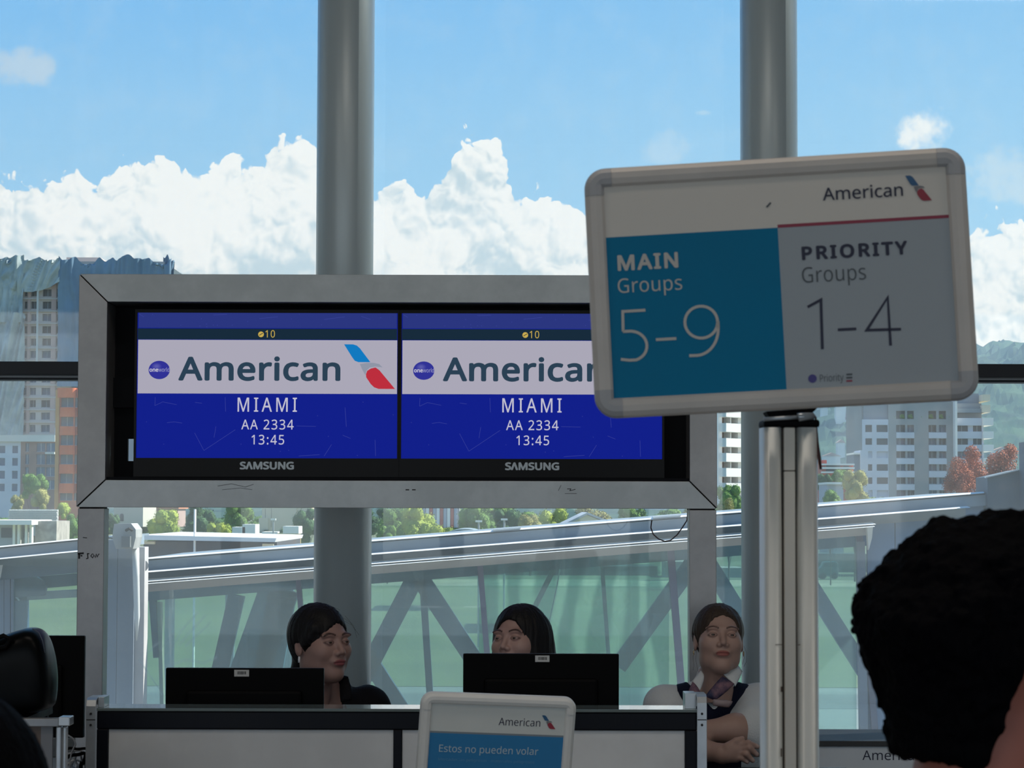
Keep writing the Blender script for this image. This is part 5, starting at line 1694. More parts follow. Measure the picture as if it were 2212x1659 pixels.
# upper arms come forward, forearms folded on the desk
shL, shR = LR(.140, .01, zs - .050), LR(-.135, .01, zs - .058)
elL = tuple(P(1634, 1582, 6.88))
elR = tuple(P(1462, 1602, 6.88))
wrL = tuple(P(1508, 1580, 6.83))
wrR = tuple(P(1560, 1628, 6.745))
armL = [('c', shL, elL, .050, .045, .03), ('c', elL, tuple(P(1590, 1577, 6.86)), .046, .045, .03), ('c', tuple(P(1590, 1577, 6.86)), wrL, .044, .030, .03)]
armR = [('c', shR, elR, .048, .042, .03), ('c', elR, tuple(P(1500, 1617, 6.80)), .042, .038, .03), ('c', tuple(P(1500, 1617, 6.80)), wrR, .038, .026, .02)]
yh = 6.725


def h_(px, py, dy=0.0):
    return tuple(P(px, py, yh + dy))


palm = [('c', h_(1560, 1628, .012), h_(1584, 1624, .006), .025, .024, .02), ('c', h_(1582, 1616), h_(1596, 1618), .018, .015, .015), ('c', h_(1576, 1632), h_(1590, 1636), .018, .015, .015)]
fing = [  # each: knuckle, middle joint, tip
    (h_(1596, 1610, -.004), h_(1616, 1605, -.012), h_(1636, 1613, -.004), .0098), (h_(1600, 1618, -.006), h_(1619, 1616, -.018), h_(1635, 1630, -.012), .0100),
    (h_(1597, 1627, -.006), h_(1612, 1629, -.020), h_(1626, 1643, -.016), .0096), (h_(1590, 1636, -.004), h_(1603, 1638, -.014), h_(1614, 1646, -.012), .0088)]
fp, nails = [], []
for a, b_, c_, r_ in fing:
    fp += [('c', a, b_, r_, r_ * .93, .005), ('c', b_, c_, r_ * .93, r_ * .74, .004)]
    nails.append(tuple(np.array(c_) + np.array([.0, -.006, .003])))
fp += [('c', h_(1572, 1614, -.002), h_(1590, 1601, -.004), .0125, .0105, .008), ('c', h_(1590, 1601, -.004), h_(1603, 1596, .0), .0105, .0082, .004)]
hand = palm + fp
farmR = [armR[2]]
body = [(tp + lg + armL + armR, *bbox(tp + lg + armL + armR), .010, [])]
body += [(farmR + hand, *bbox(farmR + hand, .01), .0028, nails)]
gaze = .0006
RT, RM = person('woman with folded arms in white shirt and navy waistcoat behind the counter end', tuple(hcR), R(3), R(13), R(1.5), .925, (.43, .285, .235), (.05, .030, .022), (.30, .085, .075), body,
                ((-.11, -.12, -.09), (.11, .16, .15), hair_tied), HBR, ring='hoop', loc=(cR[0], cR[1], 0))


# shirt: trunk and short sleeves, cut at the neck opening
def neck_open(depth, w0, slope, ytest):
    def f(p, d):
        v = Matrix.Rotation(-R(-4), 3, 'Z')
        x = (p[..., 0] - cR[0])
        y = (p[..., 1] - cR[1])
        z = p[..., 2]
        wd_ = w0 + (z - (zs - depth)) * slope
        cut = np.maximum(np.abs(x) - wd_, y - ytest)
        return smax(d, -cut, .004)
    return f


slv = [('c', shL, tuple(np.array(shL) * .02 + np.array(elL) * .98), .062, .068, .03), ('c', shR, tuple(np.array(shR) * .25 + np.array(elR) * .75), .048, .046, .03)]
garment('shirt', tp + slv, .007, SHIRT, RT, .007, neck_open(.035, .004, .95, .03), wr=.003, seed=1)


def vest_cut(p, d):
    x = (p[..., 0] - cR[0])
    y = (p[..., 1] - cR[1])
    z = p[..., 2]
    wd_ = .004 + (z - (zs - .050)) * .95
    cut = np.maximum(np.abs(x) - wd_, y - .04)
    d = smax(d, -cut, .004)
    arm = np.abs(x - .004) - (.112 - np.clip((zs - z) * .5, 0, .04))
    return smax(d, arm, .006)


garment('waistcoat', tp, .014, NAVY, RT, .007, vest_cut, wr=.002, seed=3)
garment('skirt', lg + [tp[0]], .012, DARKT, RT, .012, lambda p, d: smax(d, -(p[..., 2] - .42), .01), seed=4)


def quad_patch(pts_front, name, m, parent, thick=.004, nu=8):
    """small cloth patch through four picture-plane corners (px, py, depth)"""
    a, b_, c_, d_ = [P(*q_) for q_ in pts_front]
    vs, fs = [], []
    for j in range(nu):
        for i in range(nu):
            u, v = i / (nu - 1), j / (nu - 1)
            q_ = (a * (1 - u) + b_ * u) * (1 - v) + (d_ * (1 - u) + c_ * u) * v
            q_ = q_ + Vector((0, -.010 * math.sin(math.pi * u) * math.sin(math.pi * v) ** .5, 0))
            vs.append(tuple(q_))
    for j in range(nu - 1):
        for i in range(nu - 1):
            fs.append((j * nu + i, j * nu + i + 1, (j + 1) * nu + i + 1, (j + 1) * nu + i))
    me = bpy.data.meshes.new(name)
    me.from_pydata(vs, [], fs)
    o = link(name, me, m, parent, True)
    s_ = o.modifiers.new('solid', 'SOLIDIFY')
    s_.thickness = thick
    return o


# shirt collar points, scarf in two folds, name bar
quad_patch([(1590, 1434, 6.99), (1602, 1452, 6.97), (1588, 1483, 6.905), (1563, 1458, 6.93)], 'collar', SHIRT, RT)
quad_patch([(1515, 1450, 6.97), (1521, 1462, 6.94), (1510, 1497, 6.905), (1496, 1472, 6.93)], 'collar', SHIRT, RT)
SCARF = mat('scarf_cloth', (.020, .025, .075), .8, nz=.9, nsc=26, col2=(.26, .14, .17))
quad_patch([(1560, 1462, 6.915), (1586, 1478, 6.905), (1545, 1512, 6.885), (1523, 1505, 6.885)], 'scarf', SCARF, RT)
quad_patch([(1497, 1474, 6.925), (1508, 1490, 6.905), (1520, 1512, 6.89), (1486, 1500, 6.905)], 'scarf', SCARF, RT)
quad_patch([(1541, 1512, 6.868), (1582, 1516, 6.868), (1574, 1526, 6.868), (1540, 1522, 6.868)], 'name_badge', mat('badge', (.34, .27, .28), .5), RT)
# loose strands beside the ears
for pts in ([(1500, 1400), (1497, 1420), (1499, 1438), (1497, 1448)], [(1505, 1402), (1503, 1425), (1507, 1446), (1512, 1458)], [(1607, 1395), (1613, 1412), (1612, 1430), (1607, 1440)], [(1603, 1400), (1608, 1420), (1603, 1436)]):
    MB().tube([P(x_, y_, YR) for x_, y_ in pts], .0004, 5).build('hair_strand', HBR, RT, smooth=True)
stool(cR[0], cR[1] + .03, zh - .11, 'black stool under the woman with folded arms')

# ---------------------------------------------------------------- woman turned sideways, hair tied
YL = 6.95
hcL = P(694, 1392, YL)
zsL = P(700, 1503, YL).z
cL = (P(694, 1500, YL).x, YL + .06)
tpL, LL = torso_prims(cL, R(28), zsL, zh, sw=.19)
lgL = seated_legs(LL, zh)
aL = []
for sx in (-1, 1):
    e_ = LL(sx * .22, -.06, zsL - .30)
    w_ = LL(sx * .12, -.20, .975)
    aL += [('c', LL(sx * .16, .01, zsL - .055), e_, .048, .038, .03), ('c', e_, w_, .038, .026, .02)]
    aL += [('c', w_, LL(sx * .09, -.27, .965), .024, .022, .01)]
    for k in range(4):
        aL += [('c', LL(sx * .09 + (k - 1.5) * .017, -.28, .965), LL(sx * .08 + (k - 1.5) * .019, -.335 - .008 * (1.5 - abs(k - 1.5)), .950), .009, .007, .004)]
    aL += [('c', LL(sx * .09 - sx * .03, -.24, .965), LL(sx * .09 - sx * .05, -.285, .958), .011, .008, .006)]
gaze = .0012
LT, LM = person('woman with tied dark hair and black jacket glancing sideways by the first column', tuple(hcL), R(42), R(4), R(0), .985, (.36, .225, .190), (.02, .012, .010), (.24, .06, .07),
                [(tpL + lgL + aL, *bbox(tpL + lgL + aL), .008, [])], ((-.12, -.12, -.22), (.12, .16, .15), hair_pony), HB, ring='stud', loc=(cL[0], cL[1], 0))


def collar_stand(p, d):
    return d


neckb = [('c', LL(0, .025, zsL - .03), LL(0, .0, zsL + .050), .074, .068, .03)]


def jk(p, d):
    # open at the throat
    f_ = LL(0, -.12, 0)
    x = p[..., 0] - cL[0]
    y = p[..., 1] - cL[1]
    lx = x * math.cos(R(28)) + y * math.sin(R(28))
    ly = -x * math.sin(R(28)) + y * math.cos(R(28))
    cut = np.maximum(np.abs(lx) - np.clip(.010 + (p[..., 2] - (zsL - .12)) * .30, .0, .06), ly + .01)
    cut = np.maximum(cut, (zsL - .12) - p[..., 2])
    top = p[..., 2] - (zsL + .055)
    inner = cap(p, LL(0, .03, zsL - .2), LL(0, .0, zsL + .12), .055, .056)
    d = smax(d, np.maximum(-inner, -(p[..., 2] - zsL)) * 1.0, .004) if False else d
    d = smax(d, -cut, .004)
    return smax(d, top, .004)


garment('jacket', tpL + neckb + [aL[0], aL[1], aL[9 - 1 + 0]] if False else tpL + neckb + [q_ for q_ in aL if q_[3] > .035], .013, BLACKC, LT, .008, jk, wr=.004, seed=6)
garment('trousers', lgL + [tpL[0]], .012, DARKT, LT, .012, seed=7)
quad_patch([(737, 1474, 6.93), (754, 1467, 6.90), (760, 1512, 6.86), (738, 1518, 6.86)], 'collar', BLACKC, LT, .006)
for pts in ([(742, 1335), (757, 1345), (768, 1362)], [(745, 1342), (760, 1350), (776, 1372)], [(690, 1312), (712, 1308), (735, 1318)], [(632, 1360), (628, 1385), (629, 1402)], [(745, 1330), (764, 1352), (771, 1378)]):
    MB().tube([P(x_, y_, YL) for x_, y_ in pts], .0003, 5).build('hair_strand', HB, LT, smooth=True)
stool(cL[0], cL[1] + .03, zh - .11, 'black stool under the woman in the black jacket')

# ---------------------------------------------------------------- woman half hidden behind the taller monitor
YM = 6.98
hcM = P(1121, 1388, YM)
zsM = hcM.z - .175
cM = (P(1130, 1500, YM).x, YM + .05)
tpM, LM_ = torso_prims(cM, R(-18), zsM, zh, sw=.185)
lgM = seated_legs(LM_, zh)
aM = []
for sx in (-1, 1):
    e_ = LM_(sx * .21, -.05, zsM - .28)
    w_ = LM_(sx * .10, -.20, .985)
    aM += [('c', LM_(sx * .155, .01, zsM - .055), e_, .046, .037, .03), ('c', e_, w_, .037, .025, .02), ('c', w_, LM_(sx * .08, -.26, .97), .024, .021, .01)]
    for k in range(4):
        aM += [('c', LM_(sx * .08 + (k - 1.5) * .017, -.27, .97), LM_(sx * .07 + (k - 1.5) * .019, -.325 - .008 * (1.5 - abs(k - 1.5)), .955), .009, .007, .004)]
    aM += [('c', LM_(sx * .05, -.235, .97), LM_(sx * .03, -.275, .96), .011, .008, .006)]
gaze = -.001
MT, MM = person('smiling woman with long black centre-parted hair peering over the taller monitor', tuple(hcM), R(-30), R(9), R(-3), .93, (.43, .275, .235), (.012, .008, .008), (.28, .07, .08),
                [(tpM + lgM + aM, *bbox(tpM + lgM + aM), .008, [])], ((-.13, -.12, -.26), (.13, .16, .15), hair_long), HB, ring=None, loc=(cM[0], cM[1], 0))
garment('blouse', tpM + [q_ for q_ in aM if q_[3] > .035], .011, NAVY, MT, .009, wr=.003, seed=9)
garment('trousers', lgM + [tpM[0]], .012, DARKT, MT, .012, seed=10)
stool(cM[0], cM[1] + .03, zh - .11, 'black stool under the woman with long hair')

# ---------------------------------------------------------------- standing man seen from behind, close by
YN = 1.9
hcN = P(2178, 1440, YN)
cN = (hcN.x, YN - .03)
zsN = hcN.z - .19
tpN, LN = torso_prims(cN, R(158), zsN, .92, sw=.215, fem=False)
lgN = standing_legs(LN, .92)
arN = hanging_arms(LN, zsN, .92, .215)
gaze = 0.0
NTm, NM = person('man with thick curly black hair seen from behind, nearest the camera', tuple(hcN), R(128), R(-2), R(0), .95, (.46, .15, .10), (.01, .008, .008), (.3, .1, .09),
                 [(tpN + lgN, *bbox(tpN + lgN), .012, []), (arN, *bbox(arN), .006, [])], ((-.13, -.13, -.14), (.13, .18, .17), hair_curly), HBL, fem=False, ring=None, hairh=.0028, loc=(cN[0], cN[1], 0))
garment('shirt', tpN + [q_ for q_ in arN if q_[3] > .04], .012, BLACKC, NTm, .010, lambda p, d: smax(d, p[..., 2] - (zsN + .005), .005), wr=.004, seed=12)
garment('trousers', lgN + [tpN[0]], .014, DARKT, NTm, .012, lambda p, d: smax(d, .07 - p[..., 2], .005), seed=13)
rc = random.Random(9)
curls = []
for px_, py_, r_ in ((1934, 1200, 13), (1950, 1206, 15), (1908, 1222, 13), (1880, 1250, 12), (1855, 1300, 12), (1849, 1340, 12), (1858, 1385, 12), (1990, 1172, 14), (2030, 1142, 14), (1866, 1268, 10), (1968, 1188, 13), (1852, 1360, 9)):
    k_ = []
    a0_ = rc.uniform(0, 6.28)
    ph = rc.uniform(-1, 1)
    for i in range(8):
        an = a0_ + i * .5
        rr_ = r_ * (.8 - .09 * i)
        k_.append(P(px_ + rr_ * math.cos(an), py_ + rr_ * math.sin(an), YN - .012 + .002 * i * ph))
    MB().tube(k_, [.0034] * 6 + [.0026, .0014], 6).build('curl', HBL, NTm, smooth=True)

# ---------------------------------------------------------------- dark-haired person at the frame corner
YO = 1.8
hcO = P(-150, 1826, YO)
cO = (hcO.x, YO - .03)
zsO = hcO.z - .18
tpO, LO = torso_prims(cO, R(200), zsO, .84, sw=.18)
lgO = standing_legs(LO, .84)
arO = hanging_arms(LO, zsO, .84, .18)
OT, OM = person('person with smooth dark hair, only the top of the head showing beside the small counter', tuple(hcO), R(200), R(0), R(0), .98, (.34, .18, .13), (.01, .008, .008), (.3, .1, .09),
                [(tpO + lgO, *bbox(tpO + lgO), .012, []), (arO, *bbox(arO), .006, [])], ((-.13, -.13, -.2), (.13, .16, .16), hair_bob), HBL, ring=None, loc=(cO[0], cO[1], 0))
garment('shirt', tpO + [q_ for q_ in arO if q_[3] > .04], .012, BLACKC, OT, .010, wr=.004, seed=15)
garment('trousers', lgO + [tpO[0]], .014, DARKT, OT, .012, lambda p, d: smax(d, .07 - p[..., 2], .005), seed=16)

# ================================================================== OUTSIDE
GZ = -5.0
GRASS = mat('airfield_grass', (.15, .18, .065), .95, nz=.35, nsc=.09, col2=(.10, .135, .05))
APRON = mat('apron_concrete', (.26, .255, .235), .85, nz=.15, nsc=.5)
TAXI = mat('road_asphalt', (.17, .17, .17), .9, nz=.2, nsc=.4)
struct(MB().box(-1500, 1500, 9.9, 60, GZ - 1, GZ).build('ground_1', APRON))
struct(MB().box(-1500, 1500, 60, 86, GZ - 1, GZ - .02).build('ground_2', APRON))
struct(MB().box(-1500, 1500, 77, 83, GZ - .02, GZ - .01).build('road_1', TAXI))
struct(MB().box(-2500, 2500, 86, 196, GZ - 1, GZ).build('lawn_1', GRASS))
struct(MB().box(-2500, 2500, 196, 214, GZ - 1, GZ - .01).build('road_2', mat('dry_track', (.36, .34, .22), .9, nz=.3, nsc=.1)))
struct(MB().box(-4000, 4000, 214, 1900, GZ - 1, GZ - .03).build('ground_3', mat('town_ground', (.16, .19, .10), .95, nz=.5, nsc=.03)))

# ---- hills: one displaced terrain, wooded
def hills(name, y0, y1, prof_, m, seed, nx=260, ny=60, amp=9.0):
    xs_ = np.linspace(-.42, .62, nx)      # tangent of the azimuth
    ys_ = np.linspace(0, 1, ny)
    px_ = CX + xs_ * FPX
    hp = np.interp(px_, [a for a, _ in prof_], [b for _, b in prof_])
    A, B = np.meshgrid(xs_, ys_)
    Yg = y0 + (y1 - y0) * B
    Xg = A * y1 * (.72 + .28 * B)
    top = hp[None, :] * (y1 / FPX) + 1.7
    rise = np.sin(np.clip(B * 1.12, 0, 1) * math.pi / 2) ** 1.15
    Zg = GZ - 2 + (top - GZ) * rise
    Pn = np.stack([Xg, Yg, Zg * 0], -1)
    spur = fbm(Pn / 260.0, seed, 4)
    Zg = Zg + spur * 26 * rise * (1 - .5 * B)
    Zg = Zg + np.abs(fbm(Pn / 34.0, seed + 9, 3)) * amp * rise + fbm(Pn / 12.0, seed + 5, 2) * amp * .35 * rise
    vs = np.stack([Xg, Yg, Zg], -1).reshape(-1, 3)
    fs = [(j * nx + i, j * nx + i + 1, (j + 1) * nx + i + 1, (j + 1) * nx + i) for j in range(ny - 1) for i in range(nx - 1)]
    me = bpy.data.meshes.new(name)
    me.from_pydata(vs.tolist(), [], fs)
    flat = vs

    def height(x_, y_):
        k_ = np.argmin((flat[:, 0] - x_) ** 2 + (flat[:, 1] - y_) ** 2)
        return float(flat[k_, 2])
    struct(link(name, me, m, smooth=False))
    return height




FOREST = mat('forest', (.05, .105, .065), .95, nz=.55, nsc=.03, col2=(.012, .035, .035), spec=.05)
ground_at = hills('hill_1', 1150, 2300, [(-1200, 90), (0, 20), (600, 40), (1100, 120), (1550, 215), (1760, 262), (1900, 300), (2050, 300), (2130, 322), (2170, 316), (2212, 326), (2500, 400), (3400, 330), (4500, 200)], FOREST, 3, nx=520, ny=90, amp=13)

# ---- trees
rnd = random.Random(21)
LEAFM = {
    'green': mat('leaf_green', (.15, .27, .045), .85, nz=.5, nsc=3, col2=(.07, .15, .03), spec=.2),
    'lime': mat('leaf_lime', (.37, .42, .06), .85, nz=.45, nsc=3, col2=(.18, .26, .04), spec=.2),
    'dark': mat('leaf_dark', (.06, .14, .045), .85, nz=.4, nsc=3, col2=(.03, .08, .03), spec=.2),
    'olive': mat('leaf_olive', (.36, .33, .10), .85, nz=.4, nsc=3, col2=(.20, .20, .06), spec=.2),
    'red': mat('leaf_red', (.62, .19, .09), .85, nz=.4, nsc=3, col2=(.24, .07, .04), spec=.2),
    'pink': mat('leaf_pink', (.42, .17, .22), .85, nz=.3, nsc=3, spec=.2),
}
BARK = mat('bark', (.10, .075, .055), .9)


def crown_mesh(seed, nleaf=2600, airy=.0, lump=.30):
    """unit crown: leaf clumps on a cluster of lobes, x and y in -.5..5, z in 0..1"""
    r_ = random.Random(seed)
    lobes = []
    for k in range(15):
        an, rad = r_.uniform(0, 6.28), math.sqrt(r_.random()) * .34
        z = r_.uniform(.18, .84)
        rad *= 1 - max(0, z - .5) * .9
        lobes.append((rad * math.cos(an), rad * math.sin(an), z, r_.uniform(.13, .21)))
    lobes.append((0, 0, .5, .30))
    vs, fs = [], []
    for k in range(nleaf):
        lx, ly, lz, lr = r_.choice(lobes)
        u = Vector((r_.gauss(0, 1), r_.gauss(0, 1), r_.gauss(0, 1) + .25)).normalized()
        rr_ = lr * (r_.uniform(.80, 1.10) if r_.random() > airy else r_.uniform(.2, 1.2))
        c = Vector((lx, ly, lz)) + u * rr_
        s_ = r_.uniform(.010, .026)
        nrm = (u + Vector((r_.uniform(-.7, .7), r_.uniform(-.7, .7), r_.uniform(-.5, .9)))).normalized()
        a = nrm.orthogonal().normalized()
        a.rotate(Matrix.Rotation(r_.uniform(0, 6.28), 3, nrm))
        b_ = nrm.cross(a)
        o = len(vs)
        vs += [c + a * s_, c + b_ * s_ * .7, c - a * s_, c - b_ * s_ * .7]
        fs.append((o, o + 1, o + 2, o + 3))
    if airy < .3:
        import bmesh
        for lx, ly, lz, lr in lobes:
            bm = bmesh.new()
            bmesh.ops.create_icosphere(bm, subdivisions=2, radius=lr * .86, matrix=Matrix.Translation((lx, ly, lz)))
            o = len(vs)
            for v in bm.verts:
                k_ = 1 + .10 * math.sin(v.co.x * 71 + seed) * math.sin(v.co.y * 63) * math.sin(v.co.z * 57)
                vs.append(Vector((lx, ly, lz)) + (v.co - Vector((lx, ly, lz))) * k_)
            fs += [tuple(v.index + o for v in f.verts) for f in bm.faces]
            bm.free()
    me = bpy.data.meshes.new('crown')
    me.from_pydata([tuple(v) for v in vs], [], fs)
    return me


def trunk_mesh(seed):
    r_ = random.Random(seed)
    mb_ = MB()
    mb_.tube([(0, 0, 0), (.01, .0, .22), (0, .01, .5)], [.028, .022, .014], 7)
    for k in range(6):
        an = k * 1.05 + r_.random()
        mb_.tube([(0, 0, .2 + .04 * k), (.12 * math.cos(an), .12 * math.sin(an), .42 + .03 * k), (.27 * math.cos(an), .27 * math.sin(an), .62 + .03 * k)], [.013, .009, .004], 5)
    me = bpy.data.meshes.new('trunk')
    me.from_pydata(mb_.v, [], mb_.f)
    me.materials.append(BARK)
    return me


CROWNS = [crown_mesh(s_) for s_ in (1, 2, 3)]
AIRY = [crown_mesh(8, 7500, .75), crown_mesh(9, 7500, .75)]
TRUNK = trunk_mesh(4)
_cm = {}


def tree(xl, xr, yt, yy, hue, label, base=None, airy=False, group='trees beyond the airfield'):
    """tree whose crown spans picture columns xl..xr with its top at row yt, standing yy metres off"""
    c = P((xl + xr) / 2, yt, yy)
    wd = (xr - xl) / FPX * yy
    zb_ = GZ if base is None else base
    ht = c.z - zb_
    lib = AIRY if airy else CROWNS
    ci = rnd.randrange(len(lib))
    key = (airy, ci, hue)
    if key not in _cm:
        me = lib[ci].copy()
        me.materials.append(LEAFM[hue])
        _cm[key] = me
    t = thing('tree', label, 'tree', (c.x, yy, zb_), group=group)
    cz = max(.12 * ht, ht - wd * 1.15)
    o = bpy.data.objects.new('crown', _cm[key])
    o.parent = t
    COL.objects.link(o)
    o.location = (0, 0, cz)
    o.rotation_euler = (0, 0, rnd.uniform(0, 6.28))
    o.scale = (wd, wd, ht - cz)
    tr_ = bpy.data.objects.new('trunk', TRUNK)
    tr_.parent = t
    COL.objects.link(tr_)
    tr_.scale = (wd, wd, (cz + (ht - cz) * .8))
    return t


TL = {'green': 'bushy mid-green tree', 'lime': 'sunlit yellow-green tree', 'dark': 'dark green tree', 'olive': 'olive-yellow tree'}
for xl, xr, yt, yy, hue, lb in (
        (18, 60, 1066, 330, 'olive', 'low olive tree beneath the blue-windowed office block'), (44, 108, 1012, 300, 'green', 'tall green tree before the brown columns of the office block'),
        (64, 120, 1046, 292, 'olive', 'olive tree between the green tree and the orange building'), (118, 160, 1078, 250, 'lime', 'bright tree at the foot of the orange building'),
        (128, 190, 1108, 215, 'green', 'green tree beside the steel post above the tunnel roof'), (224, 262, 1108, 230, 'dark', 'dark tree beside the stone block with the arched window'),
        (306, 402, 1094, 215, 'lime', 'broad yellow-green tree in the gap below the screens'), (384, 470, 1082, 260, 'dark', 'dark tree behind the yellow-green one below the screens'),
        (436, 510, 1124, 210, 'lime', 'lower bright tree just above the white canopy roof'), (470, 560, 1080, 300, 'green', 'green tree beside the cream building'),
        (540, 590, 1140, 240, 'dark', 'small dark tree below the cream building'), (628, 700, 1096, 205, 'dark', 'dark tree half behind the first column'),
        (600, 650, 1132, 190, 'dark', 'low dark tree beside the small yellow hut'),
        (800, 905, 1092, 240, 'green', 'big green tree next to the first column'), (850, 948, 1088, 225, 'lime', 'rounded yellow-green tree beyond the tunnel roof'),
        (905, 1005, 1128, 215, 'lime', 'low bright tree above the grey domed roof'), (812, 862, 1126, 200, 'green', 'small shadowed tree at the column edge'),
        (985, 1085, 1076, 300, 'green', 'hazy green tree behind the low domed roof'), (1052, 1142, 1094, 250, 'dark', 'dark tree in the middle of the tree line'),
        (1108, 1182, 1106, 225, 'olive', 'yellowing tree before the white gable'), (1150, 1250, 1094, 235, 'lime', 'leafy bright tree touching the white gable'),
        (1222, 1345, 1080, 300, 'olive', 'thin-leaved tree rising behind the white gable'), (1318, 1412, 1086, 245, 'green', 'green tree past the white gable'),
        (1392, 1482, 1094, 235, 'dark', 'dark tree over the hanging cable'), (1450, 1545, 1084, 240, 'olive', 'olive tree behind the second steel post'),
        (1535, 1612, 1042, 215, 'green', 'green tree in front of the white balconied tower'), (1548, 1600, 1074, 190, 'olive', 'pale-leaved tree low before the white balconied tower'),
        (1758, 1800, 1016, 330, 'dark', 'bluish dark tree beside the sign post'), (1790, 1838, 1006, 380, 'green', 'green tree under the red and white terrace'),
        (1806, 1884, 1010, 210, 'olive', 'yellow-green tree in front of the grey apartment block'), (1764, 1822, 1048, 200, 'green', 'low green tree above the tunnel roof by the sign post'),
        (1856, 1930, 1062, 230, 'lime', 'low sunlit shrub tree at the foot of the grey apartment block'), (1972, 2000, 1066, 235, 'lime', 'small tree tip at the foot of the grey apartment block'),
        (2030, 2060, 1076, 235, 'olive', 'tiny olive tree tip over the tunnel roof')):
    airy_ = 'thin' in lb or 'pale-leaved' in lb
    tree(xl, xr, yt, yy, hue, lb, airy=airy_)
tree(2050, 2150, 960, 262, 'red', 'rust-red tree before the stepped balconies', airy=True, group='rust-red trees')
tree(2112, 2216, 950, 268, 'red', 'taller rust-red tree beside the dark tunnel block', airy=True, group='rust-red trees')
tree(2030, 2110, 985, 258, 'red', 'lower rust-red tree at the lit edge of the grey apartment block', airy=True, group='rust-red trees')
pk = P(1844, 920, 1500)
tree(1820, 1868, 884, 1500, 'pink', 'pink flowering tree on the hillside beside the grey apartment block', base=ground_at(pk.x, 1500) - 1)
for k in range(34):   # a second rank so that the gaps between the named trees stay leafy
    x_ = -260 + k * 74 + rnd.uniform(-18, 18)
    if 1700 < x_ < 2080 or 40 < x_ < 170:
        continue
    tree(x_ - 50, x_ + 50, 1096 + rnd.uniform(-10, 22), 420 + rnd.uniform(-30, 30), rnd.choice(['dark', 'green', 'green']), 'hazy tree in the far rank behind the tree line', group='far rank of trees')

# ---- buildings
def bmat(n, c, r_=.85, **k):
    return mat(n, c, r_, nz=k.get('nz', .12), nsc=k.get('nsc', .12), spec=.2)


WINB = mat('window_blue', (.035, .13, .24), .25, nz=.3, nsc=.2)
WIND = mat('window_dark', (.045, .065, .08), .3, nz=.3, nsc=.2)
WINO = mat('window_bronze', (.36, .21, .13), .5, nz=.3, nsc=.2)


class Bld:
    """building with its face at distance yy; rectangles are given by picture columns and rows on that face"""

    def __init__(s, name, label, yy, px, rowb=None, yaw=0.0, group=None):
        s.yy, s.px, s.yaw = yy, px, yaw
        c = P(px, 1096, yy)
        s.t = thing(name, label, 'building', (c.x, yy, GZ), (0, 0, yaw), group)
        s.k = yy / FPX / math.cos(yaw)

    def xz(s, px, py):
        return (px - s.px) * s.k, 1.7 - GZ - (py - 1096.4) * s.yy / FPX

    def box(s, nm, m, x0, y0, x1, y1, d0, d1, bevel=0):
        a, b_ = s.xz(x0, y0), s.xz(x1, y1)
        return MB().box(a[0], b_[0], d0, d1, a[1], b_[1]).build(nm, m, s.t, local=True)

    def frame(s, m, x0, x1, y0, y1, rows, cols, d=.6, nm='wall'):
        """face wall with window openings cut out: rows [(top, bottom)], cols [(left, right)]"""
        mb_ = MB()
        yc = y0
        for (a, b_) in rows:
            p0, p1 = s.xz(x0, yc), s.xz(x1, a)
            if p0[1] - p1[1] > .01:
                mb_.box(p0[0], p1[0], 0, d, p1[1], p0[1])
            xc2 = x0
            for (l, r_) in cols:
                p0, p1 = s.xz(xc2, a), s.xz(l, b_)
                if p1[0] - p0[0] > .01:
                    mb_.box(p0[0], p1[0], 0, d, p1[1], p0[1])
                xc2 = r_
            p0, p1 = s.xz(xc2, a), s.xz(x1, b_)
            if p1[0] - p0[0] > .01:
                mb_.box(p0[0], p1[0], 0, d, p1[1], p0[1])
            yc = b_
        p0, p1 = s.xz(x0, yc), s.xz(x1, y1)
        mb_.box(p0[0], p1[0], 0, d, 0 if y1 > 1085 else p1[1], p0[1])
        return mb_.build(nm, m, s.t, local=True)


def windows(B_, rows, cols, ms, d=.45, bars=True):
    cache = {}
    for i, (a, b_) in enumerate(rows):
        for j, (l, r_) in enumerate(cols):
            m = ms[(i * 7 + j * 3) % len(ms)] if isinstance(ms, list) else ms
            p0, p1 = B_.xz(l, a), B_.xz(r_, b_)
            key = (j, round(b_ - a, 1), m.name)
            if key not in cache:
                wd_, ht_ = p1[0] - p0[0], p0[1] - p1[1]
                mb_ = MB().box(0, wd_, 0, .1, 0, ht_)
                me = bpy.data.meshes.new('window')
                me.from_pydata(mb_.v, [], mb_.f)
                me.materials.append(m)
                fb = MB().box(wd_ / 2 - .05, wd_ / 2 + .05, -.06, 0, 0, ht_).box(0, wd_, -.06, 0, 0, .08)
                mf = bpy.data.meshes.new('window_bar')
                mf.from_pydata(fb.v, [], fb.f)
                mf.materials.append(mat('window_bar', (.45, .5, .52), .6))
                cache[key] = (me, mf)
            o = bpy.data.objects.new('window', cache[key][0])
            o.parent = B_.t
            o.location = (p0[0], d, p1[1])
            COL.objects.link(o)
            if bars:
                f = bpy.data.objects.new('window_bar', cache[key][1])
                f.parent = o
                COL.objects.link(f)


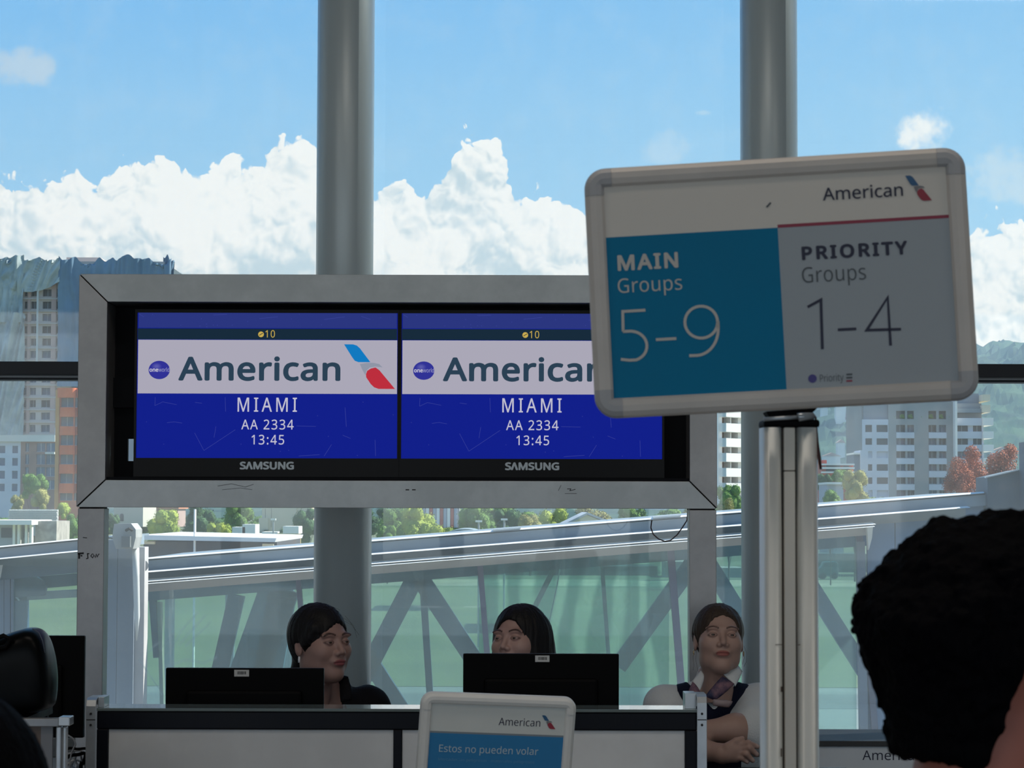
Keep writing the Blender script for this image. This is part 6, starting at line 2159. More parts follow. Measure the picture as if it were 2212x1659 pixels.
def netting(name, B_, x0, y0, x1, y1, m, seed, d=-1.2, amp=1.1, swag=0.0, nu=60, nv=90, ragged=0.0):
    a, b_ = B_.xz(x0, y0), B_.xz(x1, y1)
    u = np.linspace(0, 1, nu)
    v = np.linspace(0, 1, nv)
    A, Bv = np.meshgrid(u, v)
    Xg = a[0] + (b_[0] - a[0]) * A
    Zg = a[1] + (b_[1] - a[1]) * Bv
    q_ = np.stack([Xg / 2.6 + Bv * 3 * swag, Xg * 0, Zg / 16 - A * 3 * swag], -1)
    D = fbm(q_, seed, 4) * amp + np.sin((Xg + fbm(q_ * .6, seed + 3, 2) * 6) * 1.5) * amp * .35
    Zg = Zg + fbm(np.stack([Xg / 3, Xg * 0, Xg * 0], -1), seed + 5, 3) * ragged * (Bv < .03)
    Zg = Zg - swag * np.sin(A * math.pi) * 5 * Bv
    vs = np.stack([Xg, d - np.abs(D), Zg], -1).reshape(-1, 3)
    fs = [(j * nu + i, j * nu + i + 1, (j + 1) * nu + i + 1, (j + 1) * nu + i) for j in range(nv - 1) for i in range(nu - 1)]
    me = bpy.data.meshes.new(name)
    me.from_pydata(vs.tolist(), [], fs)
    return link(name, me, m, B_.t, True, local=True)


# tower under construction
CONC = bmat('raw_concrete', (.60, .52, .48))
NETM = mat('debris_net', (.50, .56, .55), .7, nz=.3, nsc=.25, col2=(.30, .38, .40))
T1 = Bld('construction_tower', 'unfinished concrete tower draped in torn grey debris netting', 560, 80)
rows = [(626.5 + 26.75 * k, 642 + 26.75 * k) for k in range(16)]
cols = [(47, 53.5), (61, 74), (86, 105), (117, 124.5)]
T1.frame(CONC, -30, 150, 600, 1100, rows, cols, 1.2)
windows(T1, rows[:7], cols, [WIND, WIND, WINB], 1.0)
windows(T1, rows[7:], cols, [WINB, WINB, WIND], 1.0)
T1.box('core', mat('dark_interior', (.07, .10, .12), .9), -120, 575, 362, 1100, 1.6, 24)
T1.box('roof_slab', CONC, -120, 566, 350, 575, -.5, 24)
T1.box('stair_head', CONC, 126, 551, 200, 567, 6, 16)
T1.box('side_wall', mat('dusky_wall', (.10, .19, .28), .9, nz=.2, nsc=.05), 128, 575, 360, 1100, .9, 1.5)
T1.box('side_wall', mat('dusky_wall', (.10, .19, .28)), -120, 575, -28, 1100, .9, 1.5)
for k in range(16):
    T1.box('floor_slab', CONC, 40, 645.5 + 26.75 * k, 126, 649 + 26.75 * k, -.5, .2)
for x0_, x1_ in ((54, 60), (105.5, 116)):
    T1.box('pillar', bmat('pink_concrete', (.60, .42, .38)), x0_, 604, x1_, 1100, -.35, .6)
MB().tube([T1.xz(78, 615)[0:1] + (-1.6,) + T1.xz(78, 615)[1:2], T1.xz(78, 790)[0:1] + (-1.6,) + T1.xz(78, 790)[1:2]], .28, 6).build('hoist_rail', mat('hoist_white', (.6, .6, .58)), T1.t, local=True)
netting('debris_net', T1, -90, 560, 47, 700, NETM, 1, amp=1.6, ragged=1.5)
netting('debris_net', T1, -90, 680, 52, 950, NETM, 2, amp=2.0, swag=.9)
netting('debris_net', T1, -10, 562, 126, 612, NETM, 3, amp=1.3, swag=.5, ragged=1.2)
netting('debris_net', T1, 122, 564, 366, 838, mat('blue_net', (.16, .28, .40), .7, nz=.25, nsc=.15), 4, amp=.9, ragged=1.6, nu=100)
netting('debris_net', T1, 346, 560, 371, 640, mat('blue_net', (.16, .28, .40)), 6, d=.5, amp=1.6, swag=.5, ragged=2.5)

# office block below it
T2 = Bld('office_block', 'pale blue office block with blue windows below the construction tower', 500, 60, group=None)
OW = bmat('office_white', (.50, .57, .66))
rows2 = [(966, 982), (992.5, 1009), (1020, 1037), (1048, 1064)]
T2.frame(OW, -60, 43, 957, 1100, rows2, [(-52, -40), (-28, -14), (-4, 9.5), (25, 37)], .5)
windows(T2, rows2, [(-52, -40), (-28, -14), (-4, 9.5), (25, 37)], WINB, .35, bars=False)
rows3 = [(960, 979), (984, 1006), (1012, 1032), (1040, 1060)]
BR = bmat('brown_cladding', (.27, .17, .14))
T2.frame(BR, 43, 118, 957, 1100, rows3, [(53, 61), (77, 96), (98, 117)], .5)
windows(T2, rows3, [(53, 61), (77, 96), (98, 117)], WINB, .35)
T2.box('core', mat('dark_interior', (.07, .10, .12)), -58, 958, 117, 1100, .6, 18)
T2.box('roof_edge', bmat('torn_white', (.66, .66, .62)), -60, 943, 118, 957, -.8, 1)
T2.box('balcony', bmat('torn_white', (.66, .66, .62)), 100, 980, 120, 984, -2.2, 0)
T2.box('roof_tank', OW, 112, 926, 120, 944, 2, 6)

# orange building
T3 = Bld('orange_building', 'orange building with rounded balconies beside the steel screen frame', 360, 145)
OR = bmat('orange_paint', (.80, .19, .07), nz=.2, nsc=.5)
ORY = bmat('ochre_paint', (.62, .33, .12))
rows4 = [(861, 883), (903, 924), (942, 965), (984, 1006), (1025, 1047), (1067, 1084)]
T3.frame(bmat('orange_wall', (.62, .22, .13)), 119, 215, 841, 1100, rows4, [(129, 156), (159, 206)], .4)
windows(T3, rows4, [(129, 156), (159, 206)], [mat('window_steel', (.17, .22, .27), .4, nz=.3, nsc=.4)], .3)
T3.box('core', mat('dark_interior', (.07, .10, .12)), 120, 843, 214, 1100, .5, 16)
T3.box('corner_pier', ORY, 118.5, 845, 126.5, 1100, -.5, .3)
for k, (a, b_) in enumerate([(841, 862), (883, 903.5), (924, 943), (965, 985), (1006, 1026), (1047, 1068)]):
    x0_, z1_ = T3.xz(122 if k == 0 else 127, a)
    x1_, z0_ = T3.xz(206, b_)
    xm_ = T3.xz(162, b_)[0]
    o = MB()
    n_ = 12
    for seg, (s0, s1) in enumerate(((x0_, xm_), (xm_ + .15, x1_))):
        pts = [(s0, 0)] + [(s0 + (s1 - s0) * (.5 - .5 * math.cos(math.pi * i / n_)), -1.2 * math.sin(math.pi * i / n_) ** .6 if 0 < i < n_ else 0) for i in range(n_ + 1)] + [(s1, 0)]
        kk = len(pts)
        m_ = MB().add([(x_, y_, z0_) for x_, y_ in pts] + [(x_, y_, z1_) for x_, y_ in pts], [(i, (i + 1) % kk, (i + 1) % kk + kk, i + kk) for i in range(kk)] + [tuple(range(kk - 1, -1, -1)), tuple(range(kk, 2 * kk))])
        recalc(m_.build('balcony', OR, T3.t, local=True))

# white balconied tower between post and column: its lit face is turned to the sun
T4 = Bld('white_tower', 'sunlit white tower with bronze balcony windows behind the second column', 460, 1574, yaw=R(52))
WT = bmat('bright_white', (.88, .86, .82), nz=.04)
rows5 = [(836.5 + 32.1 * k, 849.5 + 32.1 * k) for k in range(8)]
cols5 = [(1558, 1578.5), (1581, 1597.5), (1606, 1626)]
T4.frame(WT, 1549, 1634, 812, 1100, rows5, cols5, 2.2)
windows(T4, rows5, cols5, WINO, 1.6)
T4.box('core', WT, 1550, 814, 1633, 1100, 2.3, 22)
for k in range(8):
    T4.box('balcony', WT, 1553, 850 + 32.1 * k, 1634, 868.5 + 32.1 * k, -1.5, 0)

# grey apartment block
T5 = Bld('apartment_block', 'grey and white apartment block with planted roof terrace behind the red trees', 520, 1990)
GW = bmat('apartment_grey', (.30, .32, .33))
AW = bmat('apartment_white', (.56, .60, .68))
rows6 = [(916, 931.5), (945, 959), (973, 987.5), (1001, 1015), (1029.5, 1043.5), (1057, 1071)]
cA = [(1870.5, 1885), (1894.7, 1919)]
T5.frame(AW, 1864, 1920, 904, 1100, rows6, cA, .6)
windows(T5, rows6, cA, [WIND, WIND, mat('window_blind', (.42, .47, .55), .6)], .5, bars=False)
cB = [(1937, 1956.6), (1961, 1975.5), (2007, 2024), (2029.5, 2045)]
T5.frame(GW, 1920.2, 2060, 865, 1100, [(885.5, 903)] + rows6, cB, 1.4)
windows(T5, rows6, cB, [WIND, WINB, WIND, mat('window_mauve', (.20, .19, .24), .5)], 1.0)
T5.box('terrace_glass', WIND, 1926, 885.5, 2056, 903, 1.0, 1.1)
for (l, r_) in ((1937, 1976), (2007, 2045.5)):
    for (a, b_), (a2, b2) in zip(rows6[:-1], rows6[1:]):
        T5.box('spandrel', AW, l, b_ + .6, r_, a2 - .4, -.25, .2)
T5.box('sunlit_edge', bmat('bright_white', (.88, .86, .82)), 2060, 862, 2064.5, 1100, -2.6, 2)  # sunlit building edge: its brightness is put into a white strip
cC = [(2067, 2092), (2103, 2122)]
T5.frame(AW, 2064.5, 2126, 903, 1100, rows6, cC, .6)
windows(T5, rows6, cC, [WIND, WIND, mat('window_mauve', (.20, .19, .24))], .5)
T5.box('core', GW, 1865, 868, 2125, 1100, 1.6, 26)
T5.box('core', bmat('core_upper', (.25, .29, .33)), 1868, 868, 1920, 904, .8, 20)
ba = [(901, 917), (930, 945), (958.5, 973), (987, 1001)]
for a, b_ in ba:
    T5.box('balcony', AW, 2064.5, a, 2121, b_, -.8, 0)
    T5.box('balcony', bmat('bright_white', (.88, .86, .82)), 2121.2, a, 2143.5, b_, -2.0, 10)  # lit balcony ends: the sunlight is put into a whiter colour
T5.box('upper_floor', bmat('core_upper', (.25, .29, .33)), 2064.5, 846, 2122, 903, 3, 16)
T5.box('upper_floor', bmat('core_upper', (.25, .29, .33)), 2064.5, 880, 2130, 889, 0, 4)
for a, b_ in ((850, 864), (873, 889)):
    T5.box('parapet', bmat('lit_cream', (.72, .66, .52)), 2122, a, 2139, b_, -1, 12)
T5.box('roof_box', GW, 1940, 830, 2080, 866, 4, 22)
for xx in (1932, 1950, 1968, 1990, 2012, 2034, 2050):
    o = link('terrace_plant', _cm[(False, 0, 'green')] if (False, 0, 'green') in _cm else list(_cm.values())[0], None, T5.t, local=True)
    p_ = T5.xz(xx, 903)
    o.location = (p_[0], .3, p_[1])
    o.scale = (1.5, .8, 1.2)

# smaller buildings
T6 = Bld('terrace_house', 'low red and white terraced house on the slope beside the sign post', 430, 1812)
T6.box('wall', bmat('red_wall', (.55, .13, .09)), 1776, 1000, 1844, 1200, 0, 8)
for a, b_ in ((1000, 1003.5), (1007.5, 1011.5), (1017, 1020.5)):
    T6.box('balcony', bmat('bright_white', (.88, .86, .82)), 1774, a, 1845, b_, -1.0, 0)
T6.box('window', WIND, 1785, 1003.6, 1815, 1007.4, -.1, 0)
T6.box('window', WIND, 1785, 1011.6, 1815, 1016.9, -.1, 0)
T6.box('window', WIND, 1822, 1005, 1834, 1016.9, -.1, 0)
T6.box('roof_room', bmat('red_wall', (.55, .13, .09)), 1776, 992, 1788, 1000, 1, 6)
T7 = Bld('grey_annex', 'narrow dark annex beside the grey apartment block', 480, 1852)
T7.box('wall', bmat('annex_grey', (.16, .22, .28)), 1845, 980, 1862, 1166, 0, 10)
T7.box('roof', bmat('bright_white', (.88, .86, .82)), 1844, 976, 1863, 980, -.5, 10)
T7.box('wall', AW, 1858, 971, 1874, 1166, -1, 8)
T8 = Bld('small_house', 'small white-roofed house among trees beside the sign post', 300, 1804)
T8.box('wall', bmat('house_pale', (.42, .46, .54)), 1787, 1044, 1822, 1207, 0, 8)
T8.box('roof', bmat('bright_white', (.88, .86, .82)), 1785, 1040, 1824, 1044.5, -.6, 8)
T9 = Bld('stone_block', 'pale stone block with a small arched window below the screens', 270, 280)
T9.box('wall', bmat('pale_stone', (.50, .48, .42)), 246, 1070, 309, 1140, 0, 10)
pts = [T9.xz(259.5, 1128), T9.xz(259.5, 1116)] + [T9.xz(263.5 - 4 * math.cos(R(a)), 1116 - 4.5 * math.sin(R(a))) for a in range(20, 180, 20)] + [T9.xz(267.5, 1116), T9.xz(267.5, 1128)]
MB().prism(pts, -.05, .1).build('window', WIND, T9.t, local=True)
T10 = Bld('tiled_house', 'low house with a terracotta roof behind the trees below the screens', 330, 345)
T10.box('wall', bmat('house_pink', (.42, .30, .27)), 308, 1100, 384, 1140, 0, 8)
T10.box('roof', bmat('terracotta', (.50, .22, .13)), 304, 1090, 388, 1101, -1, 9)
T11 = Bld('cream_building', 'cream rendered building with stepped side beyond the canopy', 240, 615)
CR = bmat('cream_render', (.68, .60, .45), nz=.08)
T11.box('wall', CR, 566, 1060, 640, 1150, 0, 9)
T11.box('wall', CR, 640, 1068, 672, 1130, .4, 9)
T11.box('wall', CR, 560, 1120, 580, 1170, -.3, 6)
for xx in (573, 586):
    T11.box('wall_line', bmat('dark_line', (.3, .27, .22)), xx, 1100, xx + 1, 1140, -.02, .1)  # thin darker vertical lines on the render
T12 = Bld('roof_terrace', 'white roof units on the building at the end of the canopy', 190, 530)
for a, b_, c_2, d_ in ((502, 1140, 530, 1158), (524, 1134, 552, 1158), (498, 1154, 560, 1166), (566, 1150, 600, 1168)):
    T12.box('roof_unit', bmat('bright_white', (.88, .86, .82)), a, b_, c_2, d_, 0, 3)
T12.box('wall', CR, 498, 1166, 610, 1200, .2, 5)
for xx in (541, 556, 569):
    T12.box('vent', WIND, xx, 1157, xx + 6, 1161, -.05, 0)
T13 = Bld('yellow_hut', 'small yellow hut with white top beyond the canopy end', 185, 626)
T13.box('wall', bmat('yellow_wall', (.72, .55, .22)), 600, 1153, 643, 1200, 0, 3)
T13.box('roof', bmat('bright_white', (.88, .86, .82)), 612, 1138, 646, 1154, -.2, 3)
T14 = Bld('striped_building', 'far building with orange and grey vertical stripes above the trees', 380, 940)
for k in range(11):
    xx = 905 + k * 7.6
    T14.box('stripe_panel', [bmat('red_wall', (.55, .13, .09)), bmat('house_pale', (.42, .46, .54)), bmat('bright_white', (.88, .86, .82))][k % 3], xx, 1060, xx + 6.6, 1140, 0, 1)
T14.box('wall', GW, 903, 1058, 992, 1140, 1, 8)
T15 = Bld('gabled_shed', 'white gabled shed just above the tunnel roof', 125, 1268)
gp = [T15.xz(1222, 1134), T15.xz(1268, 1112), T15.xz(1312, 1129), T15.xz(1312, 1200), T15.xz(1222, 1200)]
MB().prism(gp, 0, 9).build('wall', bmat('shed_white', (.74, .76, .80), nz=.03), T15.t, local=True)
for a, b_ in (((1217, 1136.5), (1268.5, 1111)), ((1268.5, 1111), (1319, 1130.5))):
    p0, p1 = T15.xz(*a), T15.xz(*b_)
    MB().prism([p0, p1, (p1[0], p1[1] + .12), (p0[0], p0[1] + .12)], -.5, 9.5).build('roof', bmat('shed_roof', (.46, .49, .53)), T15.t, local=True)
T16 = Bld('round_roof_shed', 'shed with a low grey domed roof behind the tunnel roof', 150, 1003)
dp_ = [T16.xz(955 + 100 * i / 12, 1154 - 11.5 * math.sin(math.pi * i / 12)) for i in range(13)] + [T16.xz(1055, 1200), T16.xz(955, 1200)]
MB().prism(dp_, 0, 8).build('roof', bmat('dome_grey', (.28, .35, .38)), T16.t, local=True)
T17 = Bld('lattice_wall', 'long white lattice-brick wall above the tunnel roof near the frame corner', 200, 70)
lw = MB()
a0, a1 = T17.xz(18, 1103), T17.xz(124, 1127)
n_ = 40
hh = (a0[1] - a1[1])
for r_ in range(6):
    for c_ in range(n_):
        xx = a0[0] + (a1[0] - a0[0]) * (c_ + (.5 if r_ % 2 else 0)) / n_
        zz = a1[1] + hh * r_ / 6
        lw.box(xx, xx + (a1[0] - a0[0]) / n_ * .62, 0, .25, zz, zz + hh / 6 * .8)
lw.build('lattice_bricks', bmat('lattice_white', (.76, .76, .72), nz=.04), T17.t, local=True, kind='stuff')
T17.box('wall', bmat('lattice_back', (.42, .44, .44)), 18, 1103, 124, 1160, .25, .5)
T18 = Bld('workshop', 'white and grey workshop with open bays above the tunnel roof near the frame corner', 185, 50)
T18.box('roof', bmat('bright_white', (.88, .86, .82)), -40, 1126, 80, 1136, -2, 6)
T18.box('wall', bmat('house_pale', (.42, .46, .54)), -40, 1136, 34, 1200, 0, 6)
T18.box('wall', bmat('rubble_stone', (.45, .42, .38), nz=.4, nsc=1.2), 74, 1128, 120, 1200, .5, 6)
for a, b_ in ((4, 26), (52, 58), (62, 66)):
    T18.box('opening', WIND, a, 1143, b_, 1164, -.1, .1)
for a in (34, 44, 60, 70):
    T18.box('pillar', bmat('bright_white', (.88, .86, .82)), a, 1134, a + 5, 1200, -1, -.4)
T19 = Bld('cargo_shed', 'long dark cargo shed with pale doors beyond the grass', 228, 1300)
T19.box('wall', mat('shed_dark', (.05, .10, .10), .8, nz=.3, nsc=.2), 1000, 1222, 1420, 1262, 0, 8)
for a in range(1076, 1150, 18):
    T19.box('door', bmat('shed_door', (.36, .36, .28)), a, 1228, a + 15, 1261, -.2, 0)
T20 = Bld('stone_hut', 'small stone hut with a dark door past the cargo shed', 222, 1462)
T20.box('wall', bmat('rubble_stone', (.45, .42, .38)), 1438, 1212, 1500, 1264, 0, 6)
T20.box('door', WIND, 1448, 1222, 1460, 1262, -.1, .1)
T20.box('wall', bmat('rubble_stone', (.45, .42, .38)), 1560, 1225, 1605, 1262, 0, 6)
T21 = Bld('yard_fence', 'pale yard fence and sheds seen through the glass past the sign post', 226, 1820)
T21.box('wall', mat('shed_dark', (.05, .10, .10)), 1765, 1195, 1880, 1235, 2, 8)
for k in range(16):
    T21.box('fence_board', bmat('shed_door', (.36, .36, .28)), 1766 + k * 5, 1238, 1770 + k * 5, 1262, 0, .1)

# airfield vehicle parked beside the fence
vt = thing('van', 'small dark van parked beyond the grass past the sign post', 'van', (P(1788, 1262, 218).x, 218, GZ))
vp = [(-.9, .35), (-.88, .95), (-.62, 1.25), (-.45, 1.62), (.7, 1.66), (.88, 1.5), (.92, .35)]
MB().prism(vp, -.8, .8).build('body', mat('van_teal', (.03, .10, .11), .4), vt, local=True, bevel=.05)
for xx in (-.55, .55):
    for yy_ in (-.85, .7):
        MB().tube([(xx, yy_, .3), (xx, yy_ + .15, .3)], .3, 16).build('wheel', BLK, vt, local=True)
MB().prism([(-.42, 1.15), (-.33, 1.5), (.6, 1.52), (.62, 1.15)], -.82, -.8).build('window', WIND, vt, local=True)

# ------------------------------------------------------------------ boarding bridge
YB1, YB2 = 20.0, 22.4
sl = math.atan(.0788)


def BR_(px, dn, yy=YB1):
    """point of the bridge side: picture column px, dn picture rows below its roof edge (measured at the near side)"""
    return P(px, 1207 - (px - 314) * .0788 + dn, yy)


BG = mat('bridge_grey', (.24, .30, .35), .6, nz=.30, nsc=1.6, stretch=(.5, 1, 2))
BBEAM = mat('bridge_beam', (.56, .53, .53), .6, nz=.18, nsc=1.4, stretch=(.5, 1, 2))
BWHITE = mat('bridge_white', (.80, .80, .78), .5, nz=.06, nsc=3)
BMUL = mat('bridge_mullion', (.13, .135, .20), .5, nz=.1)
BTRUSS = mat('bridge_truss', (.03, .10, .20), .6, nz=.2, nsc=2)
BWALL = mat('bridge_blue_panel', (.15, .25, .40), .6, nz=.22, nsc=1.2)
BPALE = mat('bridge_pale_panel', (.19, .24, .30), .6, nz=.12, nsc=1.5)
BGL = glass('bridge_glass', (.78, .92, .90), haze_dust=.13, gloss=.05, haze_dust_col=(.45, .62, .62), streak=.10, refl=.5)
BGLW = glass('bridge_glass_reflections', (.72, .93, .88), haze_dust=.16, gloss=.05, haze_dust_col=(.45, .70, .66), streak=.12, tint2=(.42, .66, .64), tsc=(1.3, 1, .55), refl=.5)  # pane whose wavy reflections are put into the tint


def rail_(nm, m, px0, px1, d0, d1, y0, y1, parent, chamfer=0.0, off=None):
    """member running along the bridge between rows d0 and d1"""
    a, b_, c, d_ = BR_(px0, d0, YB1), BR_(px1, d0, YB1), BR_(px1, d1, YB1), BR_(px0, d1, YB1)
    mb_ = MB()
    if chamfer:
        vs = [(a.x, y0 + chamfer, a.z), (b_.x, y0 + chamfer, b_.z), (c.x, y0, c.z), (d_.x, y0, d_.z), (a.x, y1, a.z), (b_.x, y1, b_.z), (c.x, y1, c.z), (d_.x, y1, d_.z)]
    else:
        vs = [(a.x, y0, a.z), (b_.x, y0, b_.z), (c.x, y0, c.z), (d_.x, y0, d_.z), (a.x, y1, a.z), (b_.x, y1, b_.z), (c.x, y1, c.z), (d_.x, y1, d_.z)]
    mb_.add(vs, [(3, 2, 1, 0), (0, 1, 5, 4), (4, 5, 6, 7), (7, 6, 2, 3), (0, 4, 7, 3), (1, 2, 6, 5)])
    o = mb_.build(nm, m, parent)
    recalc(o)
    return o


bt = thing('boarding_bridge', 'glass-sided boarding bridge sloping across the view behind the counter', 'boarding bridge', (P(1100, 1300, YB1).x, (YB1 + YB2) / 2, GZ))
rail_('roof', BG, 300, 2132, -1, 4, YB1 - .02, YB2 + .3, bt)
rail_('roof_fascia', BG, 300, 2132, 2, 28, YB1 - .02, YB1 + .06, bt)
rail_('roof_edge', BWHITE, 300, 2124, -2.5, .8, YB1 - .05, YB1 + .02, bt, .05)
rail_('roof_edge', BWHITE, 300, 2086, 25.5, 29, YB1 - .22, YB1 - .01, bt, .17)
rail_('side_band', BG, 300, 2086, 29, 50, YB1 + .0, YB1 + .08, bt)
rail_('beam_edge', BWHITE, 300, 1880, 43, 48.5, YB1 - .32, YB1 - .01, bt, .26)
rail_('beam_edge', BWHITE, 300, 1876, 50, 53, YB1 - .36, YB1, bt, .10)
rail_('top_beam', BBEAM, 300, 1872, 52, 72, YB1 - .01, YB1 + .10, bt)
for a, lft in ((1065, 3), (1410, 3)):
    rail_('roof_joint', BWHITE, a, a + (60 if lft else 0), -5, -1, YB1 - .05, YB1 + .1, bt)
GL_H = 640
gx = [306, 643, 1034, 1446, 1852]
for i in range(4):
    rail_('pane', BGLW if i == 2 else BGL, gx[i], gx[i + 1], 71, GL_H, YB1 + .05, YB1 + .055, bt)
rail_('bottom_beam', BBEAM, 300, 1880, GL_H, GL_H + 50, YB1 - .01, YB1 + .1, bt)
rail_('floor', BG, 300, 2300, GL_H + 5, GL_H + 40, YB1, YB2 + .1, bt)
for x_, wd, sd in ((643, 10, 1), (1036, 12, 1), (1448, 15, 1), (1856, 14, 1)):
    p0 = BR_(x_, 60)
    p1 = BR_(x_ + .0788 * 580, 640)
    dd = (p1 - p0)
    MB().bar(Vector((p0.x, YB1 + .04, p0.z)), Vector((p1.x, YB1 + .04, p1.z)), wd * YB1 / FPX, .09).build('mullion', BMUL, bt)
# far side: top chord, slanted braces, thin posts, glass
def far(pxa, pya, pxb, pyb, wd, nm='brace', m=None, yy=YB2, dp=.12):
    return MB().bar(P(pxa, pya, yy), P(pxb, pyb, yy), wd * yy / FPX, dp).build(nm, m or BTRUSS, bt)


k2 = YB1 / YB2
a_, b_ = P(300, 1284, YB2), P(1880, 1163, YB2)
MB().bar(a_, b_, 30 * YB2 / FPX, .15).build('top_chord', BTRUSS, bt)
far(900, 1242, 778, 1478, 38)
far(903, 1242, 1060, 1480, 38)
far(778, 1395, 884, 1560, 36)
far(1060, 1440, 960, 1640, 34)
far(912, 1240, 930, 1520, 14, 'post')
far(512, 1285, 470, 1470, 34)
far(606, 1268, 530, 1480, 84, 'brace', mat('bridge_truss_pale', (.05, .17, .27), .6, nz=.2))
far(612, 1275, 560, 1560, 60, 'brace', mat('bridge_truss_pale', (.05, .17, .27)))
far(1512, 1195, 1335, 1440, 36)
far(1516, 1195, 1668, 1440, 36)
far(1735, 1240, 1880, 1470, 34)
far(345, 1300, 352, 1540, 8, 'post', mat('bridge_lit_cream', (.50, .47, .36), .6))  # yellow light on this mullion is put into its cream colour
far(330, 1290, 340, 1420, 14, 'post')
far(1300, 1215, 1320, 1500, 8, 'post', mat('bridge_post_pale', (.20, .34, .34), .6))
far(1198, 1226, 1110, 1400, 11, 'post', mat('bridge_lit_cream', (.50, .47, .36)))  # no real post: a diagonal reflection built as a cream bar
a_, b_, c_, d_ = P(300, 1272, YB2 + .1), P(1880, 1150, YB2 + .1), P(1880, 1760, YB2 + .1), P(300, 1840, YB2 + .1)
MB().add([a_, b_, c_, d_], [(3, 2, 1, 0)]).build('far_pane', BGL, bt)
# white tube standing in for a strip of light reflected on the glass
MB().tube([P(1209, 1230, YB1 + 1.0), P(1204, 1262, YB1 + 1.0), P(1196, 1300, YB1 + 1.0), P(1187, 1340, YB1 + 1.0), P(1180, 1420, YB1 + 1.0)], .0065, 6).build('reflected_strip', BWHITE, bt)
# end frame with white mitred trim
o = MB().prism([(P(1868, 1131, YB1).x, P(1868, 1131, YB1).z), (P(1882, 1130, YB1).x, P(1882, 1130, YB1).z), (P(1879, 1162, YB1).x, P(1879, 1162, YB1).z), (P(1872, 1188, YB1).x, P(1872, 1188, YB1).z)], YB1 - .12, YB1 - .03).build('end_trim', BWHITE, bt)
MB().bar(P(1858, 1170, YB1 + .02), P(1868, 1760, YB1 + .02), 17 * YB1 / FPX, .1).build('end_stile', BPALE, bt)
# solid blue panelling beyond the glass, with joints
xe = [1874, 1935, 2030, 2128, 2230, 2400]
for i in range(5):
    x0_, x1_ = P(xe[i], 1200, YB1).x, P(xe[i + 1], 1200, YB1).x
    zt_ = [P(xe[i], 1207 - (xe[i] - 314) * .0788 + 28, YB1).z, P(min(xe[i + 1], 2400), 1207 - (xe[i + 1] - 314) * .0788 + 28, YB1).z]
    zb_ = P(1900, 1760, YB1).z
    MB().prism([(x0_ + .004, zb_), (x1_ - .004, zb_), (x1_ - .004, zt_[1]), (x0_ + .004, zt_[0])], YB1 + .03, YB1 + .09).build('wall_panel', BWALL, bt)
MB().prism([(P(2128, 1100, YB1).x, P(2128, 1150, YB1).z), (P(2128, 1031, YB1).x, P(2128, 1031, YB1).z), (P(2198, 1015, YB1).x, P(2198, 1015, YB1).z), (P(2400, 1000, YB1).x, P(2400, 1000, YB1).z), (P(2400, 1150, YB1).x, P(2400, 1150, YB1).z)],
           YB1 - .10, YB1 + .4).build('end_block', mat('end_block_grey', (.085, .12, .155), .6, nz=.4, nsc=1.5, stretch=(1, 1, .3)), bt)
MB().bar(P(2128, 1031, YB1 - .11), P(2198, 1015, YB1 - .11), .012, .05).build('end_trim', BWHITE, bt)
MB().box(P(2196, 1000, YB1).x, P(2240, 1000, YB1).x, YB1 - .3, YB1 - .1, P(2196, 1100, YB1).z, P(2196, 957, YB1).z).build('end_pier', mat('end_block_grey', (.085, .12, .155)), bt)
for a in (1150, 2050):
    xx = P(a, 1700, YB1).x
    MB().box(xx - .25, xx + .25, YB1 + .4, YB2 - .4, GZ, P(a, 1207 - (a - 314) * .0788 + GL_H + 20, YB1).z).build('support_leg', BG, bt)

# ---- hinge column and the second tunnel section
YH = 19.2
hc = thing('bridge_cab_column', 'pale blue panelled column with white junction box between the two bridge sections', 'column', (P(270, 1300, YH).x, YH + .5, GZ))
zb_ = GZ
MB().box(P(226, 1300, YH).x, P(253, 1300, YH).x - .002, YH, YH + .6, zb_, P(240, 1166, YH).z).build('side_panel', BPALE, hc)
MB().box(P(253, 1300, YH).x + .002, P(289, 1300, YH).x, YH, YH + .3, zb_, P(270, 1180, YH).z).build('side_panel', mat('bridge_pale_panel2', (.22, .26, .31), .6, nz=.12, nsc=1.5), hc)
MB().box(P(289, 1300, YH).x, P(309, 1300, YH).x, YH + .06, YH + .26, zb_, P(300, 1182, YH).z).build('side_panel', BBEAM, hc)
MB().box(P(227, 1158, YH).x, P(262, 1158, YH).x, YH + .3, YH + 1.2, P(240, 1180, YH).z, P(240, 1160, YH).z).build('roof_end', BG, hc)
MB().box(P(226, 1158, YH).x, P(260, 1158, YH).x, YH + .2, YH + .6, P(240, 1161, YH).z, P(240, 1157.5, YH).z).build('roof_edge', BWHITE, hc)
jb = [(262, 1131), (298, 1130), (308, 1143), (308, 1160), (302, 1184), (266, 1184), (258, 1160)]
o = MB().prism([(P(x_, y_, YH).x, P(x_, y_, YH).z) for x_, y_ in jb], YH - .35, YH - .02).build('junction_box', mat('box_paint', (.42, .42, .40), .6, nz=.25, nsc=5), hc)
MB().box(P(281, 1155, YH).x, P(299, 1155, YH).x, YH - .42, YH - .35, P(285, 1180, YH).z, P(285, 1157, YH).z).build('hatch', mat('hatch_grey', (.14, .15, .15), .6), o)
MB().tube([P(272, 1146, YH - .37), P(279, 1142, YH - .39), P(286, 1146, YH - .37)], .012, 6).build('cable_loop', BLK, o)
MB().tube([P(293, 1184, YH - .1), P(294, 1250, YH - .1), P(296, 1330, YH - .1), P(295, 1384, YH - .1)], [.030, .028, .024, .004], 12).build('downpipe', BWHITE, hc, smooth=True)
MB().tube([P(308, 1222, YH + .1), P(308, 1222, YH + .3)], .05, 16).build('warning_lamp', mat('lamp_grey', (.35, .35, .36), .4), hc)

